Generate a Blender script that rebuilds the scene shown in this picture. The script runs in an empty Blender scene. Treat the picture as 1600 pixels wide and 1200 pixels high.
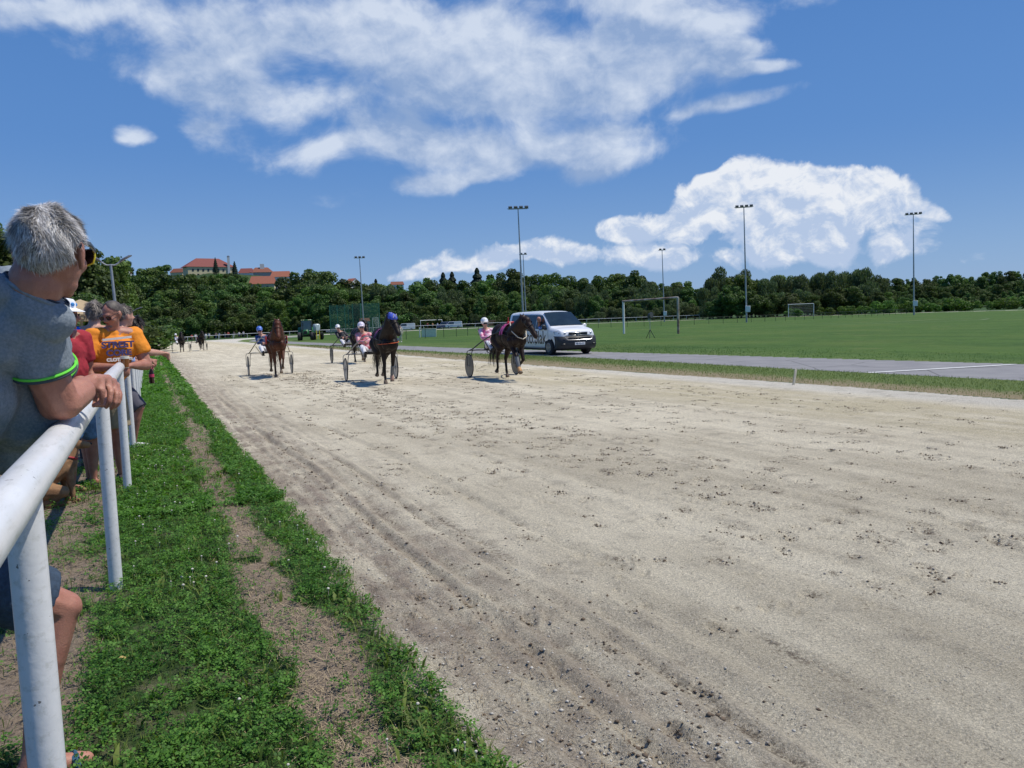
import bpy, bmesh, math, random
import numpy as np
from mathutils import Vector, Matrix
random.seed(7); RN = np.random.RandomState(11)
scene = bpy.context.scene
PI = math.pi
# ------------------------------------------------------------------ camera
F = 1244.0                                   # focal length in pixels of a 1600 px wide frame
p1 = np.array([-571, 85, -F]); p2 = np.array([627, 124.5, -F])
Zc = np.cross(p2, p1); Zc /= np.linalg.norm(Zc)
if Zc[1] < 0: Zc = -Zc
Yc = p1/np.linalg.norm(p1); Xc = np.cross(Yc, Zc)
M = np.array([Xc, Yc, Zc]); C = np.array([0, 0, 1.52])
cam_d = bpy.data.cameras.new("camera"); cam = bpy.data.objects.new("camera", cam_d)
scene.collection.objects.link(cam); scene.camera = cam
cam_d.sensor_width = 36; cam_d.lens = F/1600*36; cam_d.clip_start = 0.05; cam_d.clip_end = 6000
mw = Matrix([[*M[0], C[0]], [*M[1], C[1]], [*M[2], C[2]], [0, 0, 0, 1]]); cam.matrix_world = mw
scene.view_settings.view_transform = 'Standard'; scene.view_settings.look = 'None'
scene.view_settings.exposure = 0.0; scene.view_settings.gamma = 1.0
# ------------------------------------------------------------------ sun + sky
SUN_AZ, SUN_EL = math.radians(112), math.radians(64)
sun_d = bpy.data.lights.new("sun", 'SUN'); sun_d.energy = 4.1; sun_d.angle = math.radians(0.55)
sun_d.color = (1.0, 0.94, 0.83)
sun = bpy.data.objects.new("sun", sun_d); scene.collection.objects.link(sun)
sv = Vector((math.sin(SUN_AZ)*math.cos(SUN_EL), math.cos(SUN_AZ)*math.cos(SUN_EL), math.sin(SUN_EL)))
sun.rotation_euler = sv.to_track_quat('Z', 'Y').to_euler(); sun.location = sv*50

def ray(px, py): return M @ np.array([px-800, 600-py, -F])
def azel(px, py):
    d = ray(px, py); d = d/np.linalg.norm(d)
    return math.atan2(d[0], d[1]), math.asin(d[2])

world = bpy.data.worlds.new("World"); scene.world = world; world.use_nodes = True
class NT:
    """tiny node-tree helper"""
    def __init__(s, tree): s.t = tree; s.n = tree.nodes; s.l = tree.links
    def new(s, typ, **kw):
        n = s.n.new(typ)
        for k, v in kw.items(): setattr(n, k, v)
        return n
    def put(s, sock, v):
        if v is None: return
        if hasattr(v, 'links') or isinstance(v, bpy.types.NodeSocket): s.l.new(v, sock)
        else: sock.default_value = v
    def math(s, op, a, b=None, c=None, clamp=False):
        n = s.new('ShaderNodeMath', operation=op, use_clamp=clamp)
        s.put(n.inputs[0], a); s.put(n.inputs[1], b); s.put(n.inputs[2], c); return n.outputs[0]
    def mix(s, f, a, b, typ='MIX'):
        n = s.new('ShaderNodeMix', data_type='RGBA', blend_type=typ)
        s.put(n.inputs[0], f); s.put(n.inputs[6], a); s.put(n.inputs[7], b); return n.outputs[2]
    def noise(s, vec, scale, detail=4, rough=0.55, dist=0.0, dim='3D'):
        n = s.new('ShaderNodeTexNoise', noise_dimensions=dim)
        if vec is not None: s.l.new(vec, n.inputs['Vector'])
        n.inputs['Scale'].default_value = scale; n.inputs['Detail'].default_value = detail
        n.inputs['Roughness'].default_value = rough; n.inputs['Distortion'].default_value = dist
        return n.outputs[0]
    def ramp(s, v, a, b, lo=0.0, hi=1.0, smooth=True):
        n = s.new('ShaderNodeMapRange', interpolation_type='SMOOTHSTEP' if smooth else 'LINEAR')
        s.put(n.inputs[0], v); n.inputs[1].default_value = a; n.inputs[2].default_value = b
        n.inputs[3].default_value = lo; n.inputs[4].default_value = hi; return n.outputs[0]
    def mapping(s, vec, loc=(0,0,0), rot=(0,0,0), scale=(1,1,1), typ='POINT'):
        n = s.new('ShaderNodeMapping', vector_type=typ); s.l.new(vec, n.inputs[0])
        n.inputs[1].default_value = loc; n.inputs[2].default_value = rot; n.inputs[3].default_value = scale
        return n.outputs[0]
    def comb(s, x, y, z=0.0):
        n = s.new('ShaderNodeCombineXYZ'); s.put(n.inputs[0], x); s.put(n.inputs[1], y); s.put(n.inputs[2], z); return n.outputs[0]
    def sep(s, v):
        n = s.new('ShaderNodeSeparateXYZ'); s.l.new(v, n.inputs[0]); return n.outputs

# clouds: ellipses in (azimuth, elevation) of the sky, broken up by noise.
# (x, y of the photo -> sky direction), half width, half height in px, tilt deg, strength
SOFT = [(560,60,420,80,0,1.1),(330,110,190,70,-8,.75),(800,120,330,110,0,1.15),(700,220,300,60,0,.8),(1010,60,230,70,12,1.0),
        (1090,100,150,30,12,.9),(1130,170,110,20,14,.85),(500,235,110,35,14,.75),(860,240,230,38,8,.95),(720,275,170,26,10,.8),
        (210,221,46,18,0,.72),(188,225,22,9,0,.6),(90,15,190,40,0,.9),(330,200,80,40,0,.45),(950,255,110,30,14,.8),(1180,112,70,16,8,.8),(1000,10,260,35,0,.9),
        (480,150,230,70,0,.6)]
CUM = [(1240,300,170,62,0,1.15),(1120,305,90,52,12,1.05),(1350,300,120,48,-14,.95),(1060,345,120,34,8,.8),(985,358,62,24,0,.95),
       (1260,350,190,45,0,.8),(830,402,180,22,2,.7),(700,416,130,14,6,.65),(1010,400,170,30,0,.5),(1400,380,160,40,0,.42),(1440,325,60,24,-10,.6),
       (1250,395,220,34,0,.5)]
def cloud_group(name, blobs, nscale, amp, stretch, lo, hi):
    g = bpy.data.node_groups.new(name, 'ShaderNodeTree')
    g.interface.new_socket('Vec', in_out='INPUT', socket_type='NodeSocketVector')
    g.interface.new_socket('Fac', in_out='OUTPUT', socket_type='NodeSocketFloat')
    t = NT(g); gi = t.new('NodeGroupInput'); go = t.new('NodeGroupOutput'); v = gi.outputs[0]
    warp = t.new('ShaderNodeTexNoise'); t.l.new(v, warp.inputs['Vector']); warp.inputs['Scale'].default_value = nscale*.55
    warp.inputs['Detail'].default_value = 3
    w1 = t.new('ShaderNodeVectorMath', operation='MULTIPLY_ADD'); t.l.new(warp.outputs['Color'], w1.inputs[0])
    w1.inputs[1].default_value = (.10, .05, 0); w1.inputs[2].default_value = (-.05, -.025, 0)
    w2 = t.new('ShaderNodeVectorMath', operation='ADD'); t.l.new(w1.outputs[0], w2.inputs[0]); t.l.new(v, w2.inputs[1]); vw = w2.outputs[0]
    acc = None
    for (x, y, hw, hh, tilt, st) in blobs:
        a, e = azel(x, y); a2, e2 = azel(x+30, y); a3, e3 = azel(x, y-30)
        sx = math.hypot(a2-a, e2-e)/30*hw; sy = math.hypot(a3-a, e3-e)/30*hh
        rot = math.atan2(e2-e, a2-a) + math.radians(tilt)
        m = t.mapping(vw, (a, e, 0), (0, 0, rot), (sx, sy, 1), 'TEXTURE')
        ln = t.new('ShaderNodeVectorMath', operation='LENGTH'); t.l.new(m, ln.inputs[0])
        d = t.math('MULTIPLY_ADD', ln.outputs['Value'], -st*.9, st)
        if acc is None: acc = d
        else:
            n = t.new('ShaderNodeMath', operation='SMOOTH_MAX'); t.put(n.inputs[0], acc); t.put(n.inputs[1], d); n.inputs[2].default_value = .25
            acc = n.outputs[0]
    ns = t.mapping(vw, (0, 0, 0), (0, 0, math.radians(-10)), (1, stretch, 1))
    n1 = t.noise(ns, nscale, 9, .58, .2)
    n2 = t.math('MULTIPLY_ADD', n1, amp*2, -amp)
    s = t.math('ADD', acc, n2)
    out = t.ramp(s, lo, hi)
    t.l.new(out, go.inputs[0]); return g
G_SOFT = cloud_group('soft_clouds', SOFT, 9.5, .88, 1.35, .07, .60)
G_CUM = cloud_group('cumulus_clouds', CUM, 17.0, .62, 1.0, .14, .34)
w = NT(world.node_tree)
for n in list(w.n): w.n.remove(n)
sky = w.new('ShaderNodeTexSky', sky_type='NISHITA'); sky.sun_disc = False
sky.sun_elevation = SUN_EL; sky.sun_rotation = SUN_AZ; sky.air_density = 1.0; sky.dust_density = .3; sky.ozone_density = 1.2; sky.altitude = 250
tc = w.new('ShaderNodeTexCoord'); gx, gy, gz_ = w.sep(tc.outputs['Generated'])
azn = w.math('ARCTAN2', gx, gy); eln = w.math('ARCSINE', gz_); vec = w.comb(azn, eln)
def grp(g, v):
    n = w.new('ShaderNodeGroup'); n.node_tree = g; w.l.new(v, n.inputs[0]); return n.outputs[0]
def shifted(dx, dy):
    n = w.new('ShaderNodeVectorMath', operation='ADD'); w.l.new(vec, n.inputs[0]); n.inputs[1].default_value = (dx, dy, 0); return n.outputs[0]
soft, soft2 = grp(G_SOFT, vec), grp(G_SOFT, shifted(.006, .03))
cum, cum2 = grp(G_CUM, vec), grp(G_CUM, shifted(.004, .014))
# self-shading of the clouds: what lies thick above is greyer
puff = w.noise(w.mapping(vec, scale=(1, 1.2, 1)), 26, 8, .62, .4); puff2 = w.noise(w.mapping(vec, loc=(.006, .016, 0), scale=(1, 1.2, 1)), 26, 8, .62, .4)
relief = w.math('MULTIPLY', w.math('SUBTRACT', puff, puff2), 4.2)
big_ = w.noise(w.mapping(vec, scale=(1, 1.8, 1)), 8, 5, .55, .3)
s_l = w.math('ADD', w.math('MULTIPLY_ADD', soft2, -.50, .62), w.math('ADD', w.math('MULTIPLY', relief, .28), w.math('MULTIPLY_ADD', big_, 2.8, -1.15)), clamp=True)
c_l = w.math('ADD', w.math('MULTIPLY_ADD', cum2, -.30, .80), w.math('ADD', relief, w.ramp(eln, .05, .17, -.55, .35, False)), clamp=True)
soft_c = w.mix(s_l, (3.3, 4.6, 7.1, 1), (7.8, 8.6, 9.9, 1))
cum_c = w.mix(c_l, (5.3, 6.5, 8.7, 1), (9.6, 9.9, 10.4, 1))
skyc = w.new('ShaderNodeHueSaturation'); w.l.new(sky.outputs[0], skyc.inputs['Color']); skyc.inputs['Saturation'].default_value = 1.12
skyc.inputs['Value'].default_value = 1.0
blu = w.mix(w.ramp(eln, .0, .22), (2.5, 4.35, 7.6, 1), (1.1, 2.85, 6.8, 1)); blu = w.mix(w.ramp(eln, .18, .62), blu, (.45, 1.78, 5.4, 1))
class _o: pass
skym = _o(); skym.outputs = [w.mix(.82, skyc.outputs[0], blu)]
c1 = w.mix(w.math('MULTIPLY', soft, .86), skym.outputs[0], soft_c)
c2 = w.mix(w.math('MULTIPLY', cum, .93), c1, cum_c)
bg = w.new('ShaderNodeBackground'); w.l.new(c2, bg.inputs[0]); bg.inputs[1].default_value = .09
wo = w.new('ShaderNodeOutputWorld'); w.l.new(bg.outputs[0], wo.inputs[0])
world.cycles.sampling_method = 'MANUAL'; world.cycles.sample_map_resolution = 512
scene.cycles.max_bounces = 6; scene.cycles.transparent_max_bounces = 24; scene.cycles.diffuse_bounces = 3
scene.cycles.use_denoising = True

# ------------------------------------------------------------------ terrain height and photo-to-ground mapping
def gz(x, y):
    x = np.asarray(x, float); y = np.asarray(y, float)
    t = np.clip((np.hypot(x, y)-4)/18, 0, 1); t = t*t*(3-2*t)
    u = y-25; r = np.minimum((u+np.sqrt(u*u+100))/2, 320)
    return -.14*t - .0095*np.maximum(r-.95, 0)/(1+np.maximum(x, 0)/60)
def G(px, py):
    d = ray(px, py); t = 1e-4
    while t < 2:
        p = C+t*d
        if p[2] < gz(p[0], p[1]): break
        t *= 1.03
    lo, hi = t/1.03, t
    for i in range(30):
        t = (lo+hi)/2; p = C+t*d
        if p[2] < gz(p[0], p[1]): hi = t
        else: lo = t
    return Vector(p)
def P(px, py, d): return Vector(C+ray(px, py)*d/F)
def depth(p): return float(-(M.T @ (np.array(p)-C))[2])
def pxm(p): return F/depth(p)
def vn(x, y, s=0):
    """smooth value noise in 0..1"""
    xi = np.floor(x); yi = np.floor(y); fx = x-xi; fy = y-yi; fx = fx*fx*(3-2*fx); fy = fy*fy*(3-2*fy)
    def h(i, j):
        q = np.sin(i*127.1+j*311.7+s*74.7)*43758.5453; return q-np.floor(q)
    return (h(xi, yi)*(1-fx)+h(xi+1, yi)*fx)*(1-fy)+(h(xi, yi+1)*(1-fx)+h(xi+1, yi+1)*fx)*fy
def fbm(x, y, o=4, s=0):
    a, r, k = .5, 0, 0
    for i in range(o): r = r+a*vn(x, y, s+i*3.3); k += a; x = x*2.03+5.1; y = y*2.03+1.7; a *= .5
    return r/k
def inpoly(x, y, poly):
    r = np.zeros(x.shape, bool); n = len(poly)
    for i in range(n):
        x0, y0 = poly[i]; x1, y1 = poly[(i+1) % n]
        if y0 == y1: continue
        c = ((y0 > y) != (y1 > y)) & (x < (x1-x0)*(y-y0)/(y1-y0)+x0); r ^= c
    return r

# ------------------------------------------------------------------ object helpers
COL = scene.collection
def tag(o, label=None, cat=None, group=None, kind=None):
    if label: o['label'] = label
    if cat: o['category'] = cat
    if group: o['group'] = group
    if kind: o['kind'] = kind
    return o
def thing(name, label, cat, loc=(0,0,0), rz=0.0, group=None, sc=1.0):
    o = bpy.data.objects.new(name, None); COL.objects.link(o); o.empty_display_size = .2
    o.location = loc; o.rotation_euler = (0, 0, rz); o.scale = (sc, sc, sc)
    return tag(o, label, cat, group)
KIDS = {}
def put(o, parent):
    COL.objects.link(o)
    if parent is not None: o.parent = parent; KIDS.setdefault(parent.name, []).append(o)
    return o
def dup(root, loc=None, rz=None, label=None, sc=None, first=False):
    if first: c = root
    else:
        c = root.copy(); COL.objects.link(c)
        for ch in KIDS.get(root.name, []):
            d = ch.copy(); put(d, c)
            for g in KIDS.get(ch.name, []):
                e = g.copy(); put(e, d)
    if loc is not None: c.location = loc
    if rz is not None: c.rotation_euler = (0, 0, rz)
    if sc is not None: c.scale = sc if hasattr(sc, '__len__') else (sc, sc, sc)
    if label: c['label'] = label
    return c
class MB:
    """collects shapes, then links them as ONE mesh object"""
    def __init__(s): s.v = []; s.f = []; s.m = []; s.mi = 0
    def add(s, vs, fs):
        b = len(s.v); s.v += [tuple(p) for p in vs]; s.f += [tuple(i+b for i in f) for f in fs]; s.m += [s.mi]*len(fs); return s
    def box(s, c, size, rz=0, rx=0, ry=0, bev=0.0):
        hx, hy, hz = [q/2 for q in size]; R = Matrix.Rotation(rz, 3, 'Z') @ Matrix.Rotation(ry, 3, 'Y') @ Matrix.Rotation(rx, 3, 'X'); c = Vector(c)
        if bev <= 0:
            vs = [R @ Vector((x*hx, y*hy, z*hz))+c for z in (-1, 1) for x, y in ((-1,-1),(1,-1),(1,1),(-1,1))]
            return s.add(vs, [(3,2,1,0),(4,5,6,7),(0,1,5,4),(1,2,6,5),(2,3,7,6),(3,0,4,7)])
        b = min(bev, hx*.9, hy*.9, hz*.9); rings = []
        for z, k in ((-hz, b), (-hz+b, 0), (hz-b, 0), (hz, b)):
            x, y = hx-k, hy-k; q = max(b-k, 0)+.001
            rings.append([(-x+q,-y,z),(x-q,-y,z),(x,-y+q,z),(x,y-q,z),(x-q,y,z),(-x+q,y,z),(-x,y-q,z),(-x,-y+q,z)])
        vs = [R @ Vector(p)+c for r in rings for p in r]; fs = [tuple(range(7, -1, -1)), tuple(range(24, 32))]
        for r in range(3):
            for i in range(8): j = (i+1) % 8; fs.append((r*8+i, r*8+j, r*8+8+j, r*8+8+i))
        return s.add(vs, fs)
    def tube(s, pts, rad, n=8, cap=True, flat=None, up=None):
        """pts path, rad number or list; flat=(a,b) scales the section on its two axes"""
        pts = [Vector(p) for p in pts]; N = len(pts)
        if not hasattr(rad, '__len__'): rad = [rad]*N
        vs = []; prev = None
        for i, p in enumerate(pts):
            t = (pts[min(i+1, N-1)]-pts[max(i-1, 0)])
            t = t.normalized() if t.length > 1e-9 else Vector((0, 0, 1))
            u = Vector(up) if up is not None else (prev if prev is not None else (Vector((0, 0, 1)) if abs(t.z) < .9 else Vector((1, 0, 0))))
            a = u-t*u.dot(t); a = a.normalized() if a.length > 1e-6 else t.orthogonal().normalized(); b = t.cross(a); prev = a
            r = rad[i]; ra, rb = (r, r) if not hasattr(r, '__len__') else r
            if flat: ra *= flat[0]; rb *= flat[1]
            for k in range(n):
                q = 2*PI*k/n; vs.append(p+a*(ra*math.cos(q))+b*(rb*math.sin(q)))
        fs = [(i*n+k, i*n+(k+1) % n, (i+1)*n+(k+1) % n, (i+1)*n+k) for i in range(N-1) for k in range(n)]
        if cap: fs += [tuple(range(n-1, -1, -1)), tuple((N-1)*n+k for k in range(n))]
        return s.add(vs, fs)
    def ell(s, c, r, n=12, m=8, R=None):
        c = Vector(c); r = r if hasattr(r, '__len__') else (r, r, r); vs = [Vector((0, 0, -r[2]))]
        for j in range(1, m):
            ph = -PI/2+PI*j/m
            for k in range(n): q = 2*PI*k/n; vs.append(Vector((r[0]*math.cos(ph)*math.cos(q), r[1]*math.cos(ph)*math.sin(q), r[2]*math.sin(ph))))
        vs.append(Vector((0, 0, r[2])))
        if R is not None: vs = [R @ v for v in vs]
        fs = [(0, 1+(k+1) % n, 1+k) for k in range(n)]
        for j in range(m-2):
            for k in range(n): a = 1+j*n; fs.append((a+k, a+(k+1) % n, a+n+(k+1) % n, a+n+k))
        e = len(vs)-1; a = 1+(m-2)*n; fs += [(e, a+k, a+(k+1) % n) for k in range(n)]
        return s.add([v+c for v in vs], fs)
    def cap(s, a, b, ra, rb, n=10):
        """tapered capsule"""
        a, b = Vector(a), Vector(b); d = b-a; L = max(d.length, 1e-6); t = d/L; pts, rr = [], []
        for k in range(4): q = PI/2*k/4; pts.append(a-t*ra*math.cos(q)); rr.append(max(ra*math.sin(q), ra*.05))
        pts.append(a); rr.append(ra); pts.append(b); rr.append(rb)
        for k in range(1, 5): q = PI/2*k/4; pts.append(b+t*rb*math.sin(q)); rr.append(max(rb*math.cos(q), rb*.05))
        return s.tube(pts, rr, n)
    def lathe(s, prof, n=16, c=(0,0,0)):
        vs = [(c[0]+r*math.cos(2*PI*k/n), c[1]+r*math.sin(2*PI*k/n), c[2]+z) for r, z in prof for k in range(n)]
        N = len(prof); fs = [(i*n+k, i*n+(k+1) % n, (i+1)*n+(k+1) % n, (i+1)*n+k) for i in range(N-1) for k in range(n)]
        fs += [tuple(range(n-1, -1, -1)), tuple((N-1)*n+k for k in range(n))]
        return s.add(vs, fs)
    def ring(s, c, R, r, axis, n=28, m=6):
        axis = Vector(axis).normalized(); u = axis.orthogonal().normalized(); w_ = axis.cross(u); c = Vector(c); vs = []
        for i in range(n):
            q = 2*PI*i/n; e = u*math.cos(q)+w_*math.sin(q)
            for k in range(m): p = 2*PI*k/m; vs.append(c+e*(R+r*math.cos(p))+axis*(r*math.sin(p)))
        return s.add(vs, [(i*m+k, ((i+1) % n)*m+k, ((i+1) % n)*m+(k+1) % m, i*m+(k+1) % m) for i in range(n) for k in range(m)])
    def prism(s, outline, y0, y1, axis='y'):
        """outline of (a,b) extruded from y0 to y1; axis names the extrusion direction"""
        def mk(a, b, y): return {'y': (a, y, b), 'x': (y, a, b), 'z': (a, b, y)}[axis]
        n = len(outline); vs = [mk(a, b, y0) for a, b in outline]+[mk(a, b, y1) for a, b in outline]
        return s.add(vs, [tuple(range(n-1, -1, -1)), tuple(range(n, 2*n))]+[(i, (i+1) % n, n+(i+1) % n, n+i) for i in range(n)])
    def mesh(s, name, mats, smooth=True):
        me = bpy.data.meshes.new(name); me.from_pydata([tuple(v) for v in s.v], [], s.f)
        for m in (mats if isinstance(mats, (list, tuple)) else [mats]): me.materials.append(m)
        if len(set(s.m)) > 1: me.polygons.foreach_set('material_index', s.m)
        if smooth:
            me.polygons.foreach_set('use_smooth', [True]*len(me.polygons))
        me.update(); return me
    def build(s, name, mats, parent=None, smooth=True, ang=38):
        me = s.mesh(name, mats, smooth)
        if smooth and ang:
            try: me.set_sharp_from_angle(angle=math.radians(ang))
            except Exception: pass
        return put(bpy.data.objects.new(name, me), parent)
    def remesh(s, name, mats, parent=None, vox=.02, it=3, fac=.5, cut=None):
        """one continuous surface grown over all shapes collected here"""
        me = s.mesh('tmp', mats); ob = bpy.data.objects.new('tmp', me); COL.objects.link(ob)
        md = ob.modifiers.new('r', 'REMESH'); md.mode = 'VOXEL'; md.voxel_size = vox; md.use_smooth_shade = True
        sm = ob.modifiers.new('s', 'SMOOTH'); sm.factor = fac; sm.iterations = it
        dg = bpy.context.evaluated_depsgraph_get(); ev = ob.evaluated_get(dg); out = bpy.data.meshes.new_from_object(ev)
        bpy.data.objects.remove(ob); out.name = name
        if cut:
            bm = bmesh.new(); bm.from_mesh(out)
            for (co, no) in cut:
                bmesh.ops.bisect_plane(bm, geom=bm.verts[:]+bm.edges[:]+bm.faces[:], plane_co=co, plane_no=no, clear_outer=True)
            bm.to_mesh(out); bm.free()
        out.polygons.foreach_set('use_smooth', [True]*len(out.polygons))
        if not out.materials:
            for m in (mats if isinstance(mats, (list, tuple)) else [mats]): out.materials.append(m)
        return put(bpy.data.objects.new(name, out), parent)
def arr_mesh(name, V, Fq, mats, smooth=False, mi=None, attrs=None):
    """mesh from numpy arrays; Fq is (n,3) or (n,4)"""
    V = np.ascontiguousarray(V, np.float32); Fq = np.ascontiguousarray(Fq, np.int32); k = Fq.shape[1]
    me = bpy.data.meshes.new(name); me.vertices.add(len(V)); me.vertices.foreach_set('co', V.ravel())
    me.loops.add(Fq.size); me.loops.foreach_set('vertex_index', Fq.ravel()); me.polygons.add(len(Fq))
    me.polygons.foreach_set('loop_start', np.arange(0, Fq.size, k, dtype=np.int32))
    if smooth: me.polygons.foreach_set('use_smooth', np.ones(len(Fq), bool))
    for m in (mats if isinstance(mats, (list, tuple)) else [mats]): me.materials.append(m)
    if mi is not None: me.polygons.foreach_set('material_index', np.ascontiguousarray(mi, np.int32))
    if attrs:
        for nm, a in attrs.items():
            at = me.attributes.new(nm, 'FLOAT', 'POINT'); at.data.foreach_set('value', np.ascontiguousarray(a, np.float32))
    me.update(calc_edges=True); return me
def cspline(pts, n=6):
    pts = [Vector(p) for p in pts]; out = []
    for i in range(len(pts)-1):
        a = pts[max(i-1, 0)]; b = pts[i]; c = pts[i+1]; d = pts[min(i+2, len(pts)-1)]
        for k in range(n):
            t = k/n; out.append(.5*((2*b)+(c-a)*t+(2*a-5*b+4*c-d)*t*t+(3*b-a-3*c+d)*t*t*t))
    out.append(pts[-1]); return out
def text_part(txt, size, mat, name, parent, Mx, depth_=.004, squash=(1, 1), bold=0.0):
    cu = bpy.data.curves.new('t', 'FONT'); cu.body = txt; cu.size = size; cu.extrude = depth_; cu.offset = bold; cu.align_x = 'CENTER'; cu.align_y = 'CENTER'
    ob = bpy.data.objects.new('t', cu); COL.objects.link(ob)
    dg = bpy.context.evaluated_depsgraph_get(); me = bpy.data.meshes.new_from_object(ob.evaluated_get(dg)); bpy.data.objects.remove(ob)
    me.transform(Mx @ Matrix.Diagonal((squash[0], squash[1], 1, 1))); me.materials.clear(); me.materials.append(mat); me.name = name
    o = bpy.data.objects.new(name, me); return put(o, parent)
# ------------------------------------------------------------------ materials
MATS = {}
def mat(name, col, rough=.6, var=.12, nscale=8.0, bump=0.0, bscale=40.0, metal=0.0, spec=.5, col2=None, trans=0.0, coat=0.0, rnd=0.0, coord='Object', sheen=0.0, sss=0.0):
    if name in MATS: return MATS[name]
    m = bpy.data.materials.new(name); m.use_nodes = True; t = NT(m.node_tree); b = t.n['Principled BSDF']
    tcn = t.new('ShaderNodeTexCoord'); v = tcn.outputs[coord]
    n1 = t.noise(v, nscale, 5, .6)
    if col2 is None: a = tuple(max(0, c*(1-var)) for c in col); bb = tuple(min(1, c*(1+var)) for c in col)
    else: a, bb = col, col2
    cc = t.mix(t.ramp(n1, .3, .7), (*a, 1), (*bb, 1))
    if rnd:
        oi = t.new('ShaderNodeObjectInfo'); h = t.new('ShaderNodeHueSaturation'); t.l.new(cc, h.inputs['Color'])
        t.l.new(t.math('MULTIPLY_ADD', oi.outputs['Random'], rnd*2, 1-rnd), h.inputs['Value'])
        t.l.new(t.math('MULTIPLY_ADD', oi.outputs['Random'], rnd*.12, .5-rnd*.06), h.inputs['Hue']); cc = h.outputs[0]
    t.l.new(cc, b.inputs['Base Color']); b.inputs['Roughness'].default_value = rough; b.inputs['Metallic'].default_value = metal
    b.inputs['Specular IOR Level'].default_value = spec; b.inputs['Coat Weight'].default_value = coat; b.inputs['Transmission Weight'].default_value = trans
    if sss: b.inputs['Subsurface Weight'].default_value = sss; b.inputs['Subsurface Radius'].default_value = (.02, .008, .004); b.inputs['Subsurface Scale'].default_value = 1
    if sheen: b.inputs['Sheen Weight'].default_value = sheen
    if bump:
        bp = t.new('ShaderNodeBump'); bp.inputs['Strength'].default_value = bump; bp.inputs['Distance'].default_value = .01
        t.l.new(t.noise(v, bscale, 4, .6), bp.inputs['Height']); t.l.new(bp.outputs[0], b.inputs['Normal'])
    MATS[name] = m; return m
def foliage_mat(name, dark, light, rnd=.25, tr=.35, scale=.35, rough=.6):
    if name in MATS: return MATS[name]
    m = bpy.data.materials.new(name); m.use_nodes = True; t = NT(m.node_tree); b = t.n['Principled BSDF']; out = t.n['Material Output']
    tcn = t.new('ShaderNodeTexCoord'); geo = t.new('ShaderNodeNewGeometry'); oi = t.new('ShaderNodeObjectInfo')
    n1 = t.noise(tcn.outputs['Object'], scale, 4, .65)
    f = t.math('ADD', t.math('MULTIPLY', n1, .9), t.math('MULTIPLY_ADD', geo.outputs['Random Per Island'], .55, -.25))
    cc = t.mix(t.ramp(f, .25, .75), (*dark, 1), (*light, 1))
    h = t.new('ShaderNodeHueSaturation'); t.l.new(cc, h.inputs['Color'])
    t.l.new(t.math('MULTIPLY_ADD', oi.outputs['Random'], rnd*2, 1-rnd), h.inputs['Value'])
    t.l.new(t.math('MULTIPLY_ADD', oi.outputs['Random'], .05, .475), h.inputs['Hue'])
    t.l.new(h.outputs[0], b.inputs['Base Color']); b.inputs['Roughness'].default_value = rough; b.inputs['Specular IOR Level'].default_value = .3
    ts = t.new('ShaderNodeBsdfTranslucent'); sc = t.new('ShaderNodeVectorMath', operation='MULTIPLY'); t.l.new(h.outputs[0], sc.inputs[0]); sc.inputs[1].default_value = (1.2, 1.35, .6)
    t.l.new(sc.outputs[0], ts.inputs[0]); mx = t.new('ShaderNodeMixShader'); mx.inputs[0].default_value = tr
    t.l.new(b.outputs[0], mx.inputs[1]); t.l.new(ts.outputs[0], mx.inputs[2]); t.l.new(mx.outputs[0], out.inputs[0])
    MATS[name] = m; return m
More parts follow.
